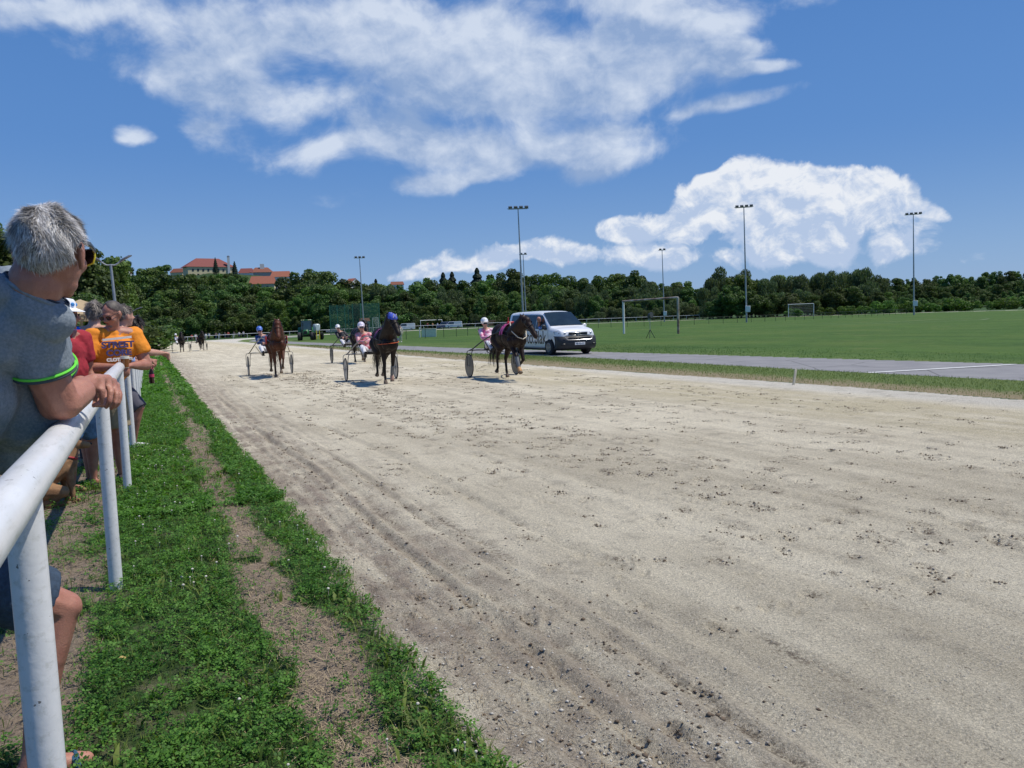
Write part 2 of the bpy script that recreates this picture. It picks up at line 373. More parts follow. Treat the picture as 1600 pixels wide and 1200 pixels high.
# ------------------------------------------------------------------ ground materials
def ground_mat(name, build):
    m = bpy.data.materials.new(name); m.use_nodes = True; t = NT(m.node_tree); b = t.n['Principled BSDF']
    g = t.new('ShaderNodeNewGeometry'); pos = g.outputs['Position']; b.inputs['Roughness'].default_value = .9; b.inputs['Specular IOR Level'].default_value = .25
    col, h, dist = build(t, pos); t.l.new(col, b.inputs['Base Color'])
    if h is not None:
        bp = t.new('ShaderNodeBump'); bp.inputs['Strength'].default_value = 1.0; bp.inputs['Distance'].default_value = dist
        t.l.new(h, bp.inputs['Height']); t.l.new(bp.outputs[0], b.inputs['Normal'])
    MATS[name] = m; return m
def att(t, n): a = t.new('ShaderNodeAttribute'); a.attribute_name = n; return a.outputs['Fac']
def b_track(t, pos):
    sx, sy, sz = t.sep(pos)
    along = t.comb(t.math('MULTIPLY', sx, 1.0), t.math('MULTIPLY', sy, .10))
    str1 = t.noise(along, 2.2, 5, .6); str2 = t.noise(along, 9.0, 4, .6)
    big = t.noise(pos, .35, 4, .6); mid = t.noise(pos, 3.0, 6, .65); fine = t.noise(pos, 70, 5, .75)
    grit = t.noise(pos, 260, 3, .7)
    pale = (.70, .63, .475, 1); warm = (.50, .44, .32, 1); yel = (.52, .455, .30, 1); dark = (.12, .09, .06, 1)
    c = t.mix(t.ramp(t.math('ADD', t.math('MULTIPLY', str1, .6), t.math('MULTIPLY', big, .5)), .42, .68), pale, warm)
    # damper yellowish band two metres inside the far edge, bleached strip at the edge itself
    f1 = t.math('MULTIPLY', t.ramp(sx, 7.8, 9.6), t.ramp(sx, 12.2, 11.2)); c = t.mix(t.math('MULTIPLY', f1, t.ramp(t.math('ADD', t.math('MULTIPLY', str1, .5), t.math('MULTIPLY', big, .5)), .36, .58)), c, yel)
    f2 = t.math('MULTIPLY', t.ramp(sx, 11.4, 12.3), .8); c = t.mix(f2, c, (.58, .55, .48, 1))
    # brown mixed with soil near the outer edge
    f3 = t.math('MULTIPLY', t.ramp(sx, 2.6, 1.1), t.ramp(t.math('ADD', t.math('MULTIPLY', mid, .6), t.math('MULTIPLY', str2, .5)), .38, .72)); c = t.mix(f3, c, (.26, .20, .155, 1))
    c = t.mix(t.math('MULTIPLY', t.ramp(mid, .52, .70), .5), c, (.28, .245, .185, 1)); fl = t.noise(t.mapping(pos, scale=(1, .8, 1)), 13, 6, .75); c = t.mix(t.math('MULTIPLY', t.ramp(fl, .60, .67), t.math('MULTIPLY', t.ramp(t.noise(pos, 1.1, 3, .6), .42, .62), .85)), c, (.17, .135, .085, 1)); fk = t.noise(pos, 30, 4, .75); c = t.mix(t.math('MULTIPLY', t.ramp(fk, .61, .66), .75), c, (.15, .115, .075, 1))
    ch = att(t, 'churn_shade'); c = t.mix(t.math('MULTIPLY', ch, t.ramp(t.noise(pos, 24, 6, .8), .47, .55)), c, dark)  # damp churned sand; its crisp flecks also paint crumb-edge shade into the colour
    c = t.mix(t.math('MULTIPLY', t.ramp(fine, .52, .72), .6), c, (.22, .18, .135, 1)); sp = t.noise(pos, 120, 3, .7); c = t.mix(t.math('MULTIPLY', t.ramp(sp, .56, .68), .55), c, (.25, .21, .165, 1))
    c = t.mix(t.math('MULTIPLY', t.ramp(grit, .55, .68), .6), c, (.74, .70, .63, 1))
    g1 = t.ramp(t.noise(pos, 62, 2, .8), .34, .66, .80, 1.22, False); g2 = t.ramp(t.noise(pos, 150, 2, .8), .34, .66, .78, 1.26, False)
    sc = t.new('ShaderNodeVectorMath', operation='SCALE'); t.l.new(c, sc.inputs[0]); t.l.new(t.math('MULTIPLY', g1, g2), sc.inputs['Scale']); c = sc.outputs[0]
    h = t.math('ADD', t.math('MULTIPLY', fine, .9), t.math('ADD', t.math('MULTIPLY', grit, .25), t.math('MULTIPLY', mid, 1.2)))
    return c, h, .024
def b_ground(t, pos):
    sx, sy, sz = t.sep(pos)
    big = t.noise(pos, .8, 4, .6); mid = t.noise(pos, 5, 5, .65); fine = t.noise(pos, 60, 5, .75)
    dirt = t.mix(t.ramp(fine, .3, .7), (.20, .15, .11, 1), (.38, .30, .225, 1)); straw = (.34, .27, .17, 1)
    dirt = t.mix(t.ramp(mid, .55, .75), dirt, straw)
    grn = t.mix(t.ramp(fine, .3, .7), (.022, .05, .012, 1), (.06, .115, .025, 1))
    gr = att(t, 'green'); c = t.mix(t.ramp(t.math('ADD', gr, t.math('MULTIPLY_ADD', mid, .5, -.25)), .35, .65), dirt, grn)
    return c, t.math('ADD', fine, t.math('MULTIPLY', mid, 1.0)), .025
def b_verge(t, pos):
    sx, sy, sz = t.sep(pos); big = t.noise(pos, .7, 4, .6); mid = t.noise(pos, 4, 5, .65); fine = t.noise(pos, 45, 4, .7)
    g = t.mix(t.ramp(fine, .3, .7), (.075, .12, .026, 1), (.16, .215, .06, 1)); d = t.mix(t.ramp(fine, .3, .7), (.20, .165, .09, 1), (.34, .28, .17, 1))
    e = t.math('ADD', t.ramp(sx, 13.0, 15.6, .46, 0), t.math('MULTIPLY', mid, .55)); c = t.mix(t.ramp(e, .44, .68), g, d)
    return c, t.math('ADD', fine, mid), .03
def b_field(t, pos):
    sx, sy, sz = t.sep(pos); ln = t.comb(t.math('MULTIPLY', sx, 1.0), t.math('MULTIPLY', sy, .15))
    big = t.noise(pos, .12, 4, .6); st = t.noise(ln, .5, 3, .6); fine = t.noise(pos, 25, 4, .7); mid = t.noise(pos, 1.6, 4, .65)
    c = t.mix(t.ramp(t.math('ADD', t.math('MULTIPLY', mid, .5), t.math('MULTIPLY', st, .5)), .35, .65), (.032, .080, .010, 1), (.074, .140, .021, 1))
    c = t.mix(t.math('MULTIPLY', t.ramp(fine, .45, .75), .5), c, (.065, .13, .025, 1))
    f = t.math('MULTIPLY', t.ramp(sx, 24.5, 18.5), t.ramp(mid, .3, .6)); c = t.mix(t.math('MULTIPLY', f, .8), c, (.13, .175, .05, 1))
    c = t.mix(t.math('MULTIPLY', t.ramp(big, .45, .70), .45), c, (.12, .155, .035, 1)); wv = t.math('SINE', t.math('MULTIPLY_ADD', sx, 1.05, t.math('MULTIPLY', sy, .55))); c = t.mix(t.ramp(wv, -.4, .4, 0, .30), c, (.075, .14, .024, 1)); bp_ = t.noise(pos, .45, 5, .7); c = t.mix(t.math('MULTIPLY', t.ramp(bp_, .60, .72), .6), c, (.17, .17, .06, 1))
    return c, t.math('ADD', fine, mid), .03
def b_asph(t, pos):
    fine = t.noise(pos, 55, 4, .7); mid = t.noise(pos, 1.2, 5, .6); v = t.new('ShaderNodeTexVoronoi', feature='DISTANCE_TO_EDGE'); t.l.new(pos, v.inputs['Vector']); v.inputs['Scale'].default_value = .35
    c = t.mix(t.ramp(mid, .3, .7), (.225, .222, .23, 1), (.275, .27, .272, 1)); c = t.mix(t.math('MULTIPLY', t.ramp(fine, .5, .75), .5), c, (.15, .15, .155, 1))
    c = t.mix(t.ramp(v.outputs['Distance'], .012, .0), c, (.12, .12, .12, 1))
    return c, fine, .004
def b_hill(t, pos):
    mid = t.noise(pos, .05, 5, .6); fine = t.noise(pos, .6, 4, .7)
    c = t.mix(t.ramp(mid, .35, .65), (.03, .06, .018, 1), (.07, .11, .03, 1)); return c, fine, .5
M_TRACK = ground_mat('sand_track', b_track); M_GROUND = ground_mat('soil_and_grass', b_ground); M_VERGE = ground_mat('dry_verge', b_verge)
M_FIELD = ground_mat('mown_grass', b_field); M_ASPH = ground_mat('worn_asphalt', b_asph); M_HILL = ground_mat('hill_cover', b_hill)
M_SLATE = mat('white_line_paint', (.62, .62, .6), .7, .2, 6)

# ------------------------------------------------------------------ outlines on the ground
OUT = [(.97,-60),(.97,45),(1.1,110),(1.2,150),(2.5,176),(6,194),(13,203.5),(24,205),(40,203),(60,200),(75,195),(98,185),(122,174),(145.5,153),(159,128),(164,100),(162,40),(157,-60)]
INN = [(13,-60),(13,14),(12.3,24),(12.1,33),(12.5,51),(13.0,78),(13.4,115),(14.5,150),(18,172),(26,186),(38,191),(60,189),(75,185),(98,180),(120,169),(143,149),(156,126),(161,100),(159,40),(154,-60)]
TRACK = OUT+INN[::-1]
ASPH = [(16.6,-60),(16.5,10.5),(16.15,17),(15.9,27),(15.1,40),(14.8,60),(15.1,88),(15.4,140),(19,163),(27,176),(29,179),(33,176),(22,160),(18.2,138),(17.8,100),(17.9,78),(18.1,50),(19.1,31),(20.1,20),(20.95,13.4),(21.2,5),(21.2,-60)]
FIELD = [(a, b) for a, b in ASPH[10:]]+[(153,-60),(158,40),(160,100),(155,125),(142,148),(119,168),(97,179),(75,184),(60,188),(38,190)]
VERGE = INN[:9]+ASPH[9::-1][1:]
def region(x, y):
    jx = (fbm(x*2.2, y*2.2, 3, 5)-.5)*.22*np.clip(1.5-y/80, .2, 1)+(fbm(x*12, y*12, 2, 9)-.5)*.10*np.clip(1-y/40, 0, 1)
    r = np.zeros(x.shape, np.int32)
    r[inpoly(x+(fbm(x*.8, y*.8, 3, 2)-.5)*.3, y, VERGE)] = 2; r[inpoly(x, y, FIELD)] = 4
    r[inpoly(x+jx, y, TRACK)] = 1; r[inpoly(x+(fbm(x*5, y*5, 2, 19)-.5)*.05, y, ASPH)] = 3
    return r
def dirt_band(x, y):
    """1 where the bare strip between the two bands of clover lies"""
    lo = .35+.26*(fbm(y*1.1, x*0+3, 3, 31)-.5)+.12*(fbm(x*6, y*6, 2, 8)-.5); hi = .76+.30*(fbm(y*.9, x*0+9, 3, 41)-.5)+.14*(fbm(x*6, y*6, 2, 18)-.5)
    near = np.clip((y-2.7)/1.2, 0, 1)
    lo = lo+(1-near)*.05
    s = np.clip((x-lo)/.09, 0, 1)*np.clip((hi-x)/.09, 0, 1)*np.clip((fbm(x*4.5, y*3.2, 3, 93)-.24)*9, .0, 1)
    return s
def green_at(x, y):
    g = np.ones(x.shape)*.95
    g *= 1-(.72+.26*np.clip(fbm(x*9, y*9, 2, 97)*3-1, 0, 1))*dirt_band(x, y)
    g *= np.clip((1.02+.10*(fbm(x*0+2, y*3, 3, 6)-.5)-x)/.05, 0, 1)
    left = np.clip((-.28-x)/.12, 0, 1)
    patch = np.clip((fbm(x*1.6, y*1.6, 3, 51)-.50)*7, 0, 1)
    g = g*(1-left)+left*(.12+.6*patch)
    mot = np.clip((fbm(x*3.0, y*3.0, 3, 61)-.30)*7, .60, 1)
    far = np.clip((y-110)/30, 0, 1)*(x > -5); g = g*mot; g = np.where(x > 10, .95, g); g = np.maximum(g, far*.8)
    return np.clip(g, 0, 1)
def polar(az0, az1, daz, rs):
    A = np.radians(np.arange(az0, az1+daz*.5, daz)); R, AZ = np.meshgrid(rs, A, indexing='ij')
    return R*np.sin(AZ), R*np.cos(AZ), len(rs), len(A)
rs = [.05, .4, .8, 1.1, 1.4, 1.7]; r = 1.95
while r < 26: rs.append(r); r *= 1.0062
while r < 420: rs.append(r); r *= 1.0125
while r < 4200: rs.append(r); r *= 1.25
X, Y, nr, na = polar(-30, 80, .105, np.array(rs))
Z = gz(X, Y); churn_shade = np.zeros(X.shape); RR = np.hypot(X, Y); fade = np.clip((45-RR)/35, 0, 1)
tr = np.clip((X-.95)/.1, 0, 1)*np.clip((13-X)/.3, 0, 1)
# relief of the raked sand: grooves along the track, wheel ruts, crumbs at the edge
wob = X+.10*(vn(Y*.35, X*0, 3)-.5)+.03*(vn(Y*1.6, X*0, 4)-.5)
gro = (fbm(wob*9, Y*.35, 3, 7)-.5)
Z += tr*fade*gro*(.012+.032*np.clip((2.9-X)/1.6, 0, 1))
for (rx, wd, dp) in ((1.47,.035,.030),(1.62,.05,.018),(1.86,.035,.024),(1.98,.06,.014),(2.45,.05,.010),(3.3,.07,.008),(3.65,.06,.008),(5.0,.08,.006),(1.22,.03,.014)):
    k = np.exp(-((wob-rx)/wd)**2)*np.clip(fbm(X*0+rx*7, Y*.8, 3, 12)*2.4-.5, 0, 1.2); e = np.exp(-((np.abs(wob-rx)-wd*2)/wd)**2)
    Z += tr*fade*dp*(-k+.45*e); churn_shade = np.maximum(churn_shade, tr*np.clip(k, 0, 1)*np.clip(fbm(X*5, Y*1.5, 3, 22)*5-2.7, 0, 1)*.9)
Z += tr*fade*(fbm(X*14, Y*14, 4, 14)-.5)*(.008+.028*np.clip((1.75-X)/.8, 0, 1))
Z += (1-tr)*fade*(fbm(X*9, Y*9, 4, 15)-.5)*.035*(X < 5)
Z += (1-tr)*np.clip((X-.2)/.3, 0, 1)*(X < 1.1)*.02*fade
logr = np.log(np.array(rs))
PR = []
def print_at(hx, hy, R_, ang, dp, col):
    if R_ > .04: PR.append((hx, hy, R_, ang, col))
    rr = math.hypot(hx, hy); az = math.degrees(math.atan2(hx, hy)); ext = R_*3.2
    i0, i1 = np.searchsorted(rs, rr-ext), np.searchsorted(rs, rr+ext); da = math.degrees(ext/rr)
    j0, j1 = int((az-da+30)/.105), int((az+da+30)/.105)+1
    j0 = max(j0, 0); j1 = min(j1, na)
    if j1 <= j0 or i1 <= i0: return
    dx = X[i0:i1, j0:j1]-hx; dy = Y[i0:i1, j0:j1]-hy; a = dx*math.cos(ang)+dy*math.sin(ang); b = -dx*math.sin(ang)+dy*math.cos(ang)
    n = fbm(dx*22+hx*9, dy*22+hy*5, 3, 3); q = np.sqrt((a/R_)**2+(b/(R_*1.5))**2)+(n-.5)*.9
    Z[i0:i1, j0:j1] += -dp*np.exp(-q*q*1.6)+dp*.75*np.exp(-((q-1.25)/.35)**2)*(n*1.6)
    churn_shade[i0:i1, j0:j1] = np.maximum(churn_shade[i0:i1, j0:j1], col*np.clip(1.7-q*1.2, 0, 1)*np.clip(n*3-1.05, 0, 1))
for lane in range(60):                                   # strings of hoof prints, left and right alternating
    lx = RN.choice([RN.uniform(2.3, 5.5), RN.uniform(3, 11.5)]); y = RN.uniform(2.0, 4.0); side = 1
    while y < 34:
        if RN.rand() < .55: print_at(lx+side*.13+RN.uniform(-.1, .1), y+RN.uniform(-.2, .2), RN.uniform(.045, .09)*(1+.012*y), RN.uniform(-.6, .6), RN.uniform(.006, .015), RN.uniform(.5, 1.2))
        y += RN.uniform(.5, 1.25); side = -side
for k in range(1800):                                     # scuffs
    print_at(RN.uniform(1.1, 12), RN.uniform(2.2, 9)**1.25, RN.uniform(.018, .045), RN.uniform(0, 3), RN.uniform(.004, .012), RN.uniform(.1, .9))
for k in range(30):                                      # kicked-up clumps beside the main rut
    y = 2.3+RN.rand()**1.6*10; print_at(RN.choice([1.5, 1.66, 1.9])+RN.uniform(-.07, .07), y, RN.uniform(.03, .05), RN.uniform(-.2, .2), RN.uniform(.008, .016), 1.0)
green = green_at(X, Y)
V = np.stack([X, Y, Z], -1).reshape(-1, 3); ii = np.arange(nr*na).reshape(nr, na)
Q = np.stack([ii[:-1, :-1], ii[:-1, 1:], ii[1:, 1:], ii[1:, :-1]], -1).reshape(-1, 4)[:, ::-1]
cx = V[Q[:, 0], :2]*.25+V[Q[:, 1], :2]*.25+V[Q[:, 2], :2]*.25+V[Q[:, 3], :2]*.25
reg = region(cx[:, 0], cx[:, 1]); ch_f = churn_shade.reshape(-1); gr_f = green.reshape(-1)
# the rest of the circle, coarse
def coarse(az0, az1):
    rr = np.array([.05, .8, 1.95, 4, 8, 14, 24, 40, 70, 120, 200, 300, 420, 900, 2000, 4200.]); x, y, a, b = polar(az0, az1, 2.0, rr)
    i_ = np.arange(a*b).reshape(a, b); q = np.stack([i_[:-1, :-1], i_[:-1, 1:], i_[1:, 1:], i_[1:, :-1]], -1).reshape(-1, 4)[:, ::-1]
    return np.stack([x, y, gz(x, y)], -1).reshape(-1, 3), q
Vc, Qc = coarse(80, 330)
V = np.concatenate([V, Vc]); Qc = Qc+nr*na; cc_ = V[Qc].mean(1); regc = region(cc_[:, 0], cc_[:, 1])
Q = np.concatenate([Q, Qc]); reg = np.concatenate([reg, regc]); ch_f = np.concatenate([ch_f, np.zeros(len(Vc))]); gr_f = np.concatenate([gr_f, np.full(len(Vc), .6)])
for k, (nm, mt) in enumerate([('ground', M_GROUND), ('dirt_track', M_TRACK), ('grass_verge', M_VERGE), ('asphalt_path', M_ASPH), ('grass_field', M_FIELD)]):
    q = Q[reg == k]; u, inv = np.unique(q.ravel(), return_inverse=True)
    me = arr_mesh(nm, V[u], inv.reshape(-1, 4), mt, True, attrs={'churn_shade': ch_f[u], 'green': gr_f[u]})
    tag(put(bpy.data.objects.new(nm, me), None), kind='structure')
def sheet(name, pts, wd, m, dz=.012):
    """painted line along ground points"""
    b = MB(); P_ = [Vector((p[0], p[1], 0)) for p in pts]; n = len(P_)
    for i, p in enumerate(P_):
        t = (P_[min(i+1, n-1)]-P_[max(i-1, 0)]).normalized(); s = Vector((-t.y, t.x, 0))*wd/2
        for e in (p-s, p+s): b.v.append((e.x, e.y, float(gz(e.x, e.y))+dz))
    b.f = [(2*i, 2*i+1, 2*i+3, 2*i+2) for i in range(n-1)]; b.m = [0]*(n-1)
    return tag(b.build(name, m, None, False), kind='structure')
a, b_ = Vector((16.25, 14.3)), Vector((20.6, 13.5)); sheet('white_path_line', [a.lerp(b_, i/12) for i in range(13)], .22, M_SLATE)
M_FADED = mat('faded_field_paint', (.20, .26, .13), .9, .5, 1.5)
pl = [G(1195, 509.5), G(1260, 507.3), G(1330, 505.2), G(1400, 503), G(1470, 499.2), G(1543, 496.8)]; sheet('field_line', cspline(pl, 5), .35, M_FADED, .03)
pl = [G(1300, 508), G(1400, 505), G(1480, 502.2), G(1530, 500.2), G(1545, 498.4)]; sheet('field_line', cspline(pl, 5), .35, M_FADED, .03)

# ------------------------------------------------------------------ pebbles and clods on the track
def scatter(N, fx, fy, size, mats, name, label, flat=.6):
    ph = np.array([[0,0,1],[1,0,0],[0,1,0],[-1,0,0],[0,-1,0],[0,0,-1]], float); tri = np.array([[0,1,2],[0,2,3],[0,3,4],[0,4,1],[5,2,1],[5,3,2],[5,4,3],[5,1,4]])
    s = size(N); x, y = fx(N), fy(N); jit = 1+.6*(RN.rand(N, 6, 3)-.5); a = RN.rand(N)*6.28; v = ph[None]*jit*s[:, None, None]; v[:, :, 2] *= flat
    c, sn = np.cos(a)[:, None], np.sin(a)[:, None]; vx = v[:, :, 0]*c-v[:, :, 1]*sn; vy = v[:, :, 0]*sn+v[:, :, 1]*c
    i_ = np.searchsorted(rs, np.hypot(x, y)); j_ = np.clip(((np.degrees(np.arctan2(x, y))+30)/.105).astype(int), 0, na-1); z = Z[np.clip(i_, 0, nr-1), j_]
    VV = np.stack([vx+x[:, None], vy+y[:, None], v[:, :, 2]+z[:, None]+s[:, None]*.2], -1).reshape(-1, 3)
    FF = (tri[None]+(np.arange(N)*6)[:, None, None]).reshape(-1, 3)
    return tag(put(bpy.data.objects.new(name, arr_mesh(name, VV, FF, mats, False, mi=RN.randint(0, len(mats), N).repeat(8))), None), label, 'gravel', kind='stuff')
sz = lambda lo, hi, p=3: (lambda n: lo+(hi-lo)*RN.rand(n)**p)
fy = lambda n: 2.1+RN.rand(n)**2.0*14
M_P1, M_P2, M_P3 = mat('pebble_pale', (.52, .49, .43), .9, .2), mat('pebble_grey', (.34, .31, .27), .9, .2), mat('clod_dark', (.13, .095, .065), .95, .3)
scatter(40000, lambda n: 1.0+RN.rand(n)**1.3*9, fy, sz(.0012, .0042, 4), [M_P1, M_P1, M_P2], 'track_gravel', 'fine pale gravel scattered over the sandy track')
scatter(7000, lambda n: .95+np.abs(RN.randn(n))*.5, fy, sz(.002, .011, 5), [M_P2, M_P3, M_P1], 'soil_clods', 'brown soil clods crumbled along the grassy edge of the track')
scatter(420, lambda n: 1.45+RN.randn(n)*.05+(RN.rand(n)<.4)*.4, lambda n: 2.2+RN.rand(n)**1.5*9, sz(.004, .018, 4), [M_P3], 'dark_clods', 'dark clods lying in the wheel rut of the track')

_pr = np.array(PR); _k = RN.randint(0, len(_pr), 42000); _p = _pr[_k]; _r = np.abs(RN.randn(42000))*.75; _a = RN.rand(42000)*6.28; _sel = (_p[:, 1] < 30) & (RN.rand(42000) < np.clip(_p[:, 4], .2, 1)); _p, _r, _a = _p[_sel], _r[_sel], _a[_sel]
_cx = _p[:, 0]+_p[:, 2]*_r*np.cos(_a)*1.5; _cy = _p[:, 1]+_p[:, 2]*_r*np.sin(_a)*1.1+.02*RN.randn(len(_r)); _n = len(_cx); M_P4 = mat('crumb_brown', (.21, .165, .11), .95, .3)
scatter(_n, lambda n: _cx, lambda n: _cy, lambda n: (.002+.0085*RN.rand(n)**3.2)*(1+.035*_cy), [M_P4, M_P3, M_P4, M_P2], 'hoof_crumbs', 'dark crumbs of damp sand kicked up around the hoof prints', .75)
# ------------------------------------------------------------------ clover, weeds and dry grass
M_CLV = foliage_mat('clover_leaf', (.040, .115, .014), (.145, .30, .048), 0, .38, 2.2)
M_BLD = foliage_mat('grass_blade', (.055, .12, .02), (.20, .29, .07), 0, .35, 1.5)
M_DRY = mat('dry_straw', (.17, .125, .075), .9, .1, 3, col2=(.42, .33, .21), coord='Generated')
M_FLW = mat('clover_flower', (.62, .58, .50), .8, .2, 30)
def surf_z(x, y):
    i_ = np.clip(np.searchsorted(rs, np.hypot(x, y)), 0, nr-1); j_ = np.clip(((np.degrees(np.arctan2(x, y))+30)/.105).astype(int), 0, na-1); return Z[i_, j_]
def pick(n, x0, x1, y0, y1, p, w):
    x = x0+RN.rand(n)*(x1-x0); y = y0+RN.rand(n)**p*(y1-y0); k = RN.rand(n) < w(x, y); return x[k], y[k]
def clover(n, x0, x1, y0, y1, p, s0, nm, parts):
    x, y = pick(n, x0, x1, y0, y1, p, lambda a, b: green_at(a, b)*np.clip(fbm(a*7, b*7, 2, 71)*3-.7, .15, 1)); N = len(x)
    s = s0*(.6+.8*RN.rand(N))*(1+y*.035); h = (.018+.045*RN.rand(N)**1.5)*(1+.02*y); z = surf_z(x, y); a0 = RN.rand(N)*6.28; tilt = RN.randn(N, 2)*.35; vs, fs = [], []
    for k in range(3):
        a = a0+k*2.094; c, sn = np.cos(a), np.sin(a)
        loc = np.array([[.1, 0, 0], [.62, -.42, .12], [1.05, 0, .02], [.62, .42, .12]])
        u = loc[:, 0][None]*s[:, None]; v = loc[:, 1][None]*s[:, None]; w_ = loc[:, 2][None]*s[:, None]
        px = u*c[:, None]-v*sn[:, None]; py = u*sn[:, None]+v*c[:, None]; pz = w_+px*tilt[:, :1]+py*tilt[:, 1:]
        vs.append(np.stack([px+x[:, None], py+y[:, None], pz+(z+h)[:, None]], -1))
    V_ = np.stack(vs, 1).reshape(-1, 3); parts.append(V_)
def blades(n, x0, x1, y0, y1, p, L, W, wfun, droop=.5, flat=0):
    x, y = pick(n, x0, x1, y0, y1, p, wfun); N = len(x); a = RN.rand(N)*6.28; l = L*(.4+.9*RN.rand(N))*(1+y*.01); wd = W*(.6+.8*RN.rand(N))*(1+y*.05); z = surf_z(x, y)
    lean = droop*(.3+RN.rand(N)); dx, dy = np.cos(a), np.sin(a); sx, sy = -dy, dx; out = []
    for (t, ww) in ((0, .7), (.5, 1.0), (1.0, .12)):
        hh = l*(t-.25*lean*t*t)*(1-flat) + .004+flat*l*.05*t; rr = l*lean*t*t*(1 if not flat else 1.0)+flat*l*t*.8
        for s in (-1, 1): out.append(np.stack([x+dx*rr+sx*wd*ww*s*.5, y+dy*rr+sy*wd*ww*s*.5, z+hh], -1))
    return np.stack(out, 1).reshape(-1, 3)
def quads6(V_):
    n = len(V_)//6; b = np.arange(n)[:, None]*6; return np.concatenate([b+np.array([[0, 1, 3, 2]]), b+np.array([[2, 3, 5, 4]])])
gw = lambda a, b: green_at(a, b)
pc = []
clover(60000, -.9, 1.05, 2.0, 7.5, 1.6, .0115, '', pc); clover(60000, -.9, 1.05, 7, 24, 1.5, .017, '', pc); clover(16000, -1.5, 1.05, 22, 60, 1.3, .04, '', pc)
V_ = np.concatenate(pc); Q_ = np.arange(len(V_)).reshape(-1, 4)
tag(put(bpy.data.objects.new('clover_cover', arr_mesh('clover_cover', V_, Q_, M_CLV)), None), 'low green clover covering the strip between fence and track', 'clover', kind='stuff')
V_ = np.concatenate([blades(26000, -.9, 1.04, 2.0, 9, 1.6, .055, .0028, gw, .7), blades(16000, -1.2, 1.04, 8, 40, 1.5, .07, .006, gw, .6),
     blades(2600, -.4, 1.06, 2.1, 12, 1.6, .06, .013, lambda a, b: gw(a, b)*np.clip(fbm(a*3, b*3, 2, 77)*5-2.2, 0, 1), 1.0),
     blades(1100, .80, 1.06, 2.1, 16, 1.6, .055, .013, lambda a, b: gw(a, b), 1.0)])
tag(put(bpy.data.objects.new('grass_blades', arr_mesh('grass_blades', V_, quads6(V_), M_BLD)), None), 'grass blades and broad weed leaves growing among the clover by the fence', 'grass', kind='stuff')
V_ = np.concatenate([blades(15000, .2, .95, 2.1, 12, 1.6, .06, .0022, lambda a, b: .15+.85*dirt_band(a, b), .4, .85), blades(20000, -2.2, -.3, 2.3, 14, 1.4, .06, .0028, lambda a, b: 1-.5*green_at(a, b), .5, .7),
                     blades(2500, .95, 1.5, 2.1, 12, 1.6, .05, .002, lambda a, b: .6+0*a, .4, .9)])
tag(put(bpy.data.objects.new('dry_grass', arr_mesh('dry_grass', V_, quads6(V_), M_DRY)), None), 'pale dry straw lying on the bare soil beside the clover', 'dry grass', kind='stuff')
x, y = pick(720, -.25, 1.03, 2.1, 24, 1.5, lambda a, b: green_at(a, b)*np.clip(fbm(a*1.8, b*1.2, 2, 81)*6-2.9, .06, 1)); b = MB()
for i in range(len(x)):
    z = float(surf_z(x[i:i+1], y[i:i+1])[0])+RN.uniform(.045, .08); s = RN.uniform(.0045, .0085)*(1+.010*y[i])
    b.ell((x[i], y[i], z), (s, s, s*.8), 6, 4)
    b.tube([(x[i], y[i], z-.06), (x[i], y[i], z-s*.5)], .0012, 3, False)
tag(b.build('clover_flowers', M_FLW, None, False), 'small white clover flower heads dotted over the green strip', 'clover flowers', kind='stuff')
# inner verge and field edge tufts
def xw(a, b): return np.clip(.35+(a-13)/3, .1, 1)
def blades2(n, x0, x1, y0, y1, p, L, W):
    V_ = blades(n, x0, x1, y0, y1, p, L, W, xw, .5); return V_
V_ = np.concatenate([blades2(30000, 12.9, 16.4, 3, 34, 1.2, .042, .005), blades2(7000, 12.7, 15.0, 30, 80, 1.2, .05, .006)])
k = inpoly(V_[::6, 0], V_[::6, 1], VERGE).repeat(6); V_ = V_[k]
tag(put(bpy.data.objects.new('verge_grass', arr_mesh('verge_grass', V_, quads6(V_), foliage_mat('verge_blade', (.11, .16, .036), (.29, .30, .13), 0, .3, 1.0))), None), 'short yellowing grass on the strip between track and asphalt path', 'grass', kind='stuff')
V_ = blades(24000, 17.5, 25, 8, 45, 1.2, .038, .005, lambda a, b: np.clip(1.1-(a-18)/7, .05, 1), .5)
k = inpoly(V_[::6, 0], V_[::6, 1], FIELD).repeat(6); V_ = V_[k]
tag(put(bpy.data.objects.new('field_grass', arr_mesh('field_grass', V_, quads6(V_), foliage_mat('field_blade', (.05, .11, .02), (.12, .18, .05), 0, .3, .8))), None), 'short green blades on the near edge of the sports field', 'grass', kind='stuff')
# a curled dead leaf in the clover
b = MB(); lp = G(195, 1046); q = []
for i in range(6):
    for s in (-1, 0, 1): wv = math.sin(PI*(i+.35)/6)*.013; q.append((lp.x-.022+.0085*i, lp.y+s*wv+.002*i, .045+(.009 if s else 0)+.006*math.sin(i*1.3)))
b.add(q, [(i*3+j, i*3+j+1, i*3+j+4, i*3+j+3) for i in range(5) for j in range(2)])
tag(b.build('dead_leaf', mat('dead_leaf', (.45, .33, .12), .8)), 'curled yellow dead leaf lying alone in the clover near the fence', 'leaf')
